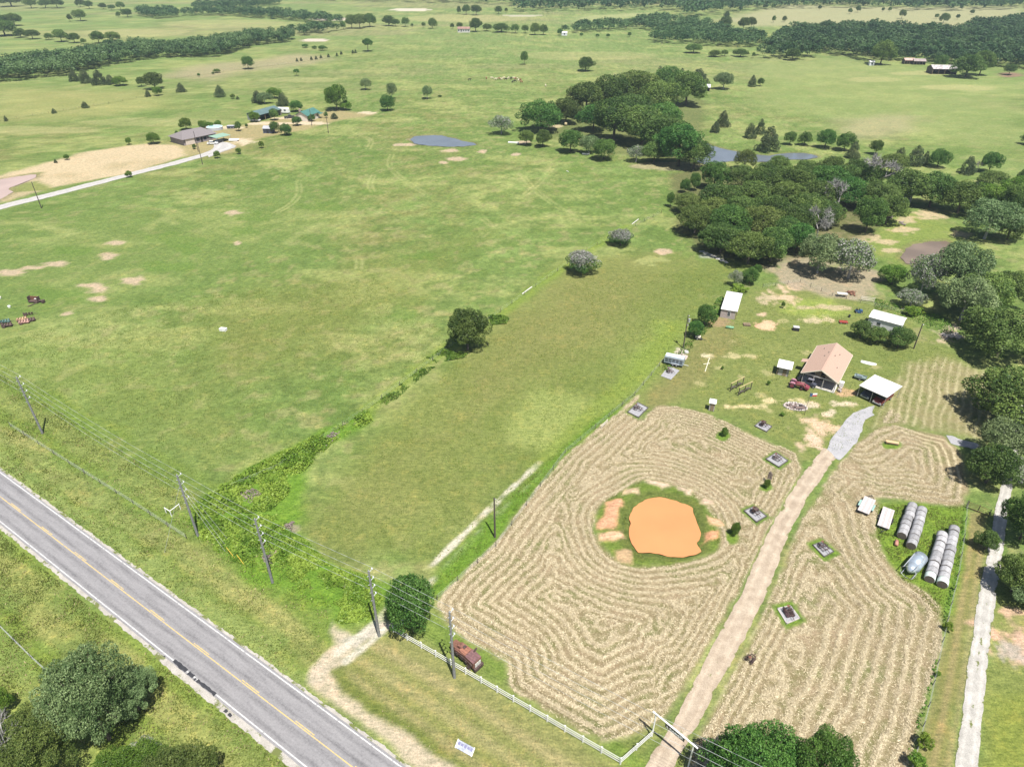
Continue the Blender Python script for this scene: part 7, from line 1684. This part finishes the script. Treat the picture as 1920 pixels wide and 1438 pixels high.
for n_, c_ in (('cream_hide', (.58, .50, .38)), ('black_hide', (.025, .022, .022)), ('red_hide', (.24, .10, .055))):
    k_ = CM.copy(); k_.materials.clear(); k_.materials.append(mat(n_, c_, .85, .2, 2)); cm[n_] = k_
hn = MB(); [hn.tube([(1.42, s_ * .1, 1.36), (1.44, s_ * .28, 1.44)], [.03, .01], 4) for s_ in (-1, 1)]; hq = hn.build('horns', M_TRIM); HM = hq.data; bpy.data.objects.remove(hq)
cw = [(923,149,'cream'),(929,151,'cream'),(935,150,'red'),(940,151,'cream'),(944,149,'cream'),(948,151,'black'),(953,149,'cream'),(958,150,'black'),(962,149,'cream'),(966,150,'red'),(961,156,'black'),(966,155,'black'),(972,153,'cream'),(976,152,'red'),(978,156,'red'),(970,150,'cream'),(1023,163,'cream'),(880,152,'black'),(912,149,'red')]
cn = {}
def cow_label(c):
    cn[c] = cn.get(c, -1) + 1; return ordn[cn[c]] + ' ' + c + ' cow from the left in the herd in the far pasture'
for k, (u, v, c_) in enumerate(sorted(cw)):
    solo = {1023: 'cream cow grazing alone right of the herd', 880: 'black cow grazing alone left of the herd', 912: 'reddish cow just left of the herd'}.get(u)
    o = thing('cow', (*G(u, v), 0), (k * 1.7) % 6.28 if k % 3 else R(5 * k), solo or cow_label(c_), 'cow', None if solo else 'cattle herd in the far pasture')
    link('body', cm[c_ + '_hide'], o); link('horns', HM, o)

# ================================================================ low growth: thicket, long grass
def thicket(name, areas, n, leaf, h, m, label, seed, cat='thicket', tri=False):
    r = np.random.default_rng(seed); P = []
    for poly, k, hh in areas:
        p = GP(poly); ax = [a for a, _ in p]; ay = [b for _, b in p]; q = np.c_[r.uniform(min(ax), max(ax), n * k * 6), r.uniform(min(ay), max(ay), n * k * 6)]
        q = q[inside(q[:, 0], q[:, 1], p)]; s_ = sdist(q[:, 0], q[:, 1], p)
        hum = fbm(q[:, 0], q[:, 1], 3.2, seed + 3, 3); keep = (hum + (s_ < .8) * -.08 + r.normal(size=len(q)) * .04 > .40); q = q[keep][:n * k]; hum = hum[keep][:n * k]; s_ = s_[keep][:n * k]
        z = np.clip((hum - .36) * 4.2, .15, 1.5) * hh * np.clip(s_ / 1.5 + .3, .3, 1) * r.uniform(.55, 1.0, len(q)); P.append(np.c_[q, z])
    P = np.concatenate(P); Nn = unit(r.normal(size=P.shape) * .75 + np.array([0, -.1, .8])); V, F = leaf_faces(P, Nn, leaf, r)
    me = mesh_np(name, V, F, (m,)); add_tint(me, np.clip(fbm(P[:, 0], P[:, 1], 1.6, seed + 9, 2) * 1.3 - .2 + r.normal(size=len(P)) * .2, 0, 1), 4)
    tag(link(name, me), label, cat, None, 'stuff')
thicket('bramble_thicket', [([(400,922),(470,878),(600,815),(690,768),(700,790),(625,830),(560,895),(520,960),(430,965),(380,975),(352,960)], 15, 1.0), ([(350,965),(440,970),(520,960),(560,1000),(600,1045),(560,1090),(500,1075),(430,1050),(370,1010)], 12, .8), ([(560,1000),(620,1060),(700,1085),(720,1120),(690,1165),(640,1170),(560,1120),(520,1080)], 13, .8)], 1000, .34, 1.0, ML_VINE, 'tangle of bright green brambles along the overgrown fence line', 5)
thicket('fence_line_growth', [([(700,760),(790,690),(845,640),(840,670),(770,725),(705,785)], 3, .5), ([(795,672),(830,655),(880,660),(870,672),(810,682)], 3, .9), ([(915,592),(940,590),(955,598),(950,608),(922,610)], 3, 1.0), ([(1240,690),(1290,640),(1335,590),(1345,600),(1300,650),(1250,700)], 2, .3)], 600, .34, 1.0, ML_BRIGHT, 'lower green growth following the old fence line', 15)
thicket('dry_brush', [([(528,988),(548,975),(560,985),(545,1000),(528,998)], 1, .7), ([(490,1040),(510,1030),(520,1060),(500,1070)], 1, .6), ([(430,1010),(460,1015),(470,1030),(440,1032)], 1, .6), ([(640,1092),(690,1098),(695,1112),(650,1108)], 1, .5), ([(575,842),(640,800),(660,795),(650,812),(590,850)], 1, .6), ([(425,925),(470,915),(500,925),(470,945)], 1, .6)], 500, .22, 1.0, ML_BRUSH, 'patches of grey-brown dead brush among the brambles', 25)
thicket('pond_side_growth', [([(1640,560),(1700,575),(1780,600),(1800,640),(1780,640),(1700,600),(1640,580)], 4, .5), ([(1806,952),(1815,956),(1800,1060),(1780,1150),(1758,1240),(1740,1320),(1712,1410),(1700,1410),(1730,1320),(1750,1240),(1770,1150),(1793,1050)], 6, .45), ([(1330,585),(1345,560),(1385,540),(1400,545),(1370,560),(1345,600)], 2, .6)], 500, .3, 1.0, ML_BRIGHT, 'weedy growth along the fences and behind the white barn', 35)
def blades(name, polys, n, h0, h1, m, label, seed, lean=(.35, -.1)):
    r = np.random.default_rng(seed); Q = []
    for poly, k in polys:
        p = GP(poly) if poly[0][0] > 0 or True else poly; ax = [a for a, _ in p]; ay = [b for _, b in p]; q = np.c_[r.uniform(min(ax), max(ax), n * k * 5), r.uniform(min(ay), max(ay), n * k * 5)]
        q = q[inside(q[:, 0], q[:, 1], p)]; tt = (q[:, 0] - RC0.x) * ROAD_N.x + (q[:, 1] - RC0.y) * ROAD_N.y; q = q[(np.abs(tt) > ROAD_HALF + .5) & (sdist(q[:, 0], q[:, 1], POND) < -.5)]
        hum = fbm(q[:, 0], q[:, 1], 2.4, seed, 3); q = q[hum + r.normal(size=len(q)) * .14 > .46][:n * k]; Q.append(q)
    Q = np.concatenate(Q); N_ = len(Q); a = r.uniform(0, 6.283, N_); h = r.uniform(h0, h1, N_); w_ = r.uniform(.05, .12, N_)
    A = np.c_[Q[:, 0] - np.cos(a) * w_, Q[:, 1] - np.sin(a) * w_, np.full(N_, -.03)]; B = np.c_[Q[:, 0] + np.cos(a) * w_, Q[:, 1] + np.sin(a) * w_, np.full(N_, -.03)]
    T_ = np.c_[Q[:, 0] + (lean[0] + r.normal(size=N_) * .3) * h, Q[:, 1] + (lean[1] + r.normal(size=N_) * .3) * h, h]
    V = np.stack([A, B, T_], 1).reshape(-1, 3); me = mesh_np(name, V, np.arange(N_ * 3).reshape(-1, 3), (m,)); add_tint(me, r.random(N_), 3); tag(link(name, me), label, 'grass', None, 'stuff')
VERGE = [([(0,700),(200,830),(420,960),(620,1130),(600,1240),(560,1290),(300,1110),(0,900)], 22), ([(0,1000),(280,1230),(540,1438),(300,1480),(0,1300)], 18)]
blades('long_grass', VERGE + [([(822,1130),(790,1110),(890,1000),(1040,850),(1190,735),(1130,800),(1000,925),(848,1096)], 6), ([(1640,945),(1808,950),(1795,1100),(1766,1162),(1690,1085),(1642,1000)], 5), ([(1113,997),(1136,1043),(1188,1064),(1266,1059),(1353,1016),(1303,929),(1207,899),(1136,938)], 3)], 1500, .10, .30, ML_BLADE, 'uncut green grass on verges, strips and pond bank', 8)
blades('dry_grass', VERGE + [([(620,1262),(700,1205),(1163,1436),(1000,1470),(760,1390)], 4)], 260, .15, .38, ML_STRAWB, 'bleached seeding grass on the verges', 18)

def straw(n, seed):
    r = np.random.default_rng(seed); Q = np.c_[r.uniform(-22, 78, n * 9), r.uniform(38, 118, n * 9)]
    i = np.clip(np.searchsorted(xs, Q[:, 0]) - 1, 0, nx - 2); j = np.clip(np.searchsorted(ys, Q[:, 1]) - 1, 0, ny - 2)
    fx = (Q[:, 0] - xs[i]) / (xs[i + 1] - xs[i]); fy = (Q[:, 1] - ys[j]) / (ys[j + 1] - ys[j])
    def at(A): return (A[j, i] * (1 - fx) + A[j, i + 1] * fx) * (1 - fy) + (A[j + 1, i] * (1 - fx) + A[j + 1, i + 1] * fx) * fy
    h, ph, z = at(HAY), at(PHASE), at(Z); row = (np.cos(ph * 2 * math.pi / 1.55) * .5 + .5) ** 2.6
    keep = (h > .55) & (r.random(len(Q)) < .035 + .62 * row * (.35 + fbm(Q[:, 0], Q[:, 1], 5, 301, 3))); Q, z, row = Q[keep][:n], z[keep][:n], row[keep][:n]; N_ = len(Q)
    a = r.uniform(0, 6.283, N_); l = r.uniform(.09, .30, N_); wd = r.uniform(.025, .06, N_); c, s_ = np.cos(a), np.sin(a); zz = z + r.uniform(.01, .05 + .10 * row, N_)
    A = np.c_[Q[:, 0] - c * l - s_ * wd, Q[:, 1] - s_ * l + c * wd, zz]; B = np.c_[Q[:, 0] - c * l + s_ * wd, Q[:, 1] - s_ * l - c * wd, zz + r.normal(size=N_) * .03]; T_ = np.c_[Q[:, 0] + c * l, Q[:, 1] + s_ * l, zz + r.normal(size=N_) * .07]
    me = mesh_np('straw', np.stack([A, B, T_], 1).reshape(-1, 3), np.arange(N_ * 3).reshape(-1, 3), (m_leaf('cut_straw', (.33, .275, .17), (.62, .545, .37), .1, 0),)); add_tint(me, r.random(N_), 3)
    tag(link('cut_straw', me), 'cut straw lying in rows over the mown hay field', 'straw', None, 'stuff')
straw(190000, 41)
blades('pasture_tufts', [([(0,640),(300,560),(700,520),(860,640),(640,830),(420,920),(300,900),(0,720)], 40), ([(560,990),(860,670),(1100,520),(1380,510),(1250,690),(820,1050),(700,1060)], 30), ([(1250,690),(1420,560),(1640,580),(1830,690),(1690,790),(1560,850),(1340,770)], 12)], 900, .10, .30, ML_BLADE, 'tufted grass over the near pasture', 28, (.3, .2))

# ================================================================ summer haze over the whole valley
def haze(density=.00013):
    b = MB().box((0, 1500, 41.0), (9000, 7600, 84.4)); m = bpy.data.materials.new('haze'); N, L = nt(m)
    N.remove(N['Principled BSDF']); v = N.new('ShaderNodeVolumePrincipled'); v.inputs['Density'].default_value = density; v.inputs['Color'].default_value = (.70, .87, 1.0, 1); v.inputs['Anisotropy'].default_value = .1
    L.new(v.outputs[0], N['Material Output'].inputs['Volume'])
    o = b.build('haze', m); tag(o, 'thin summer haze over the pastures', 'haze', None, 'stuff')
haze()
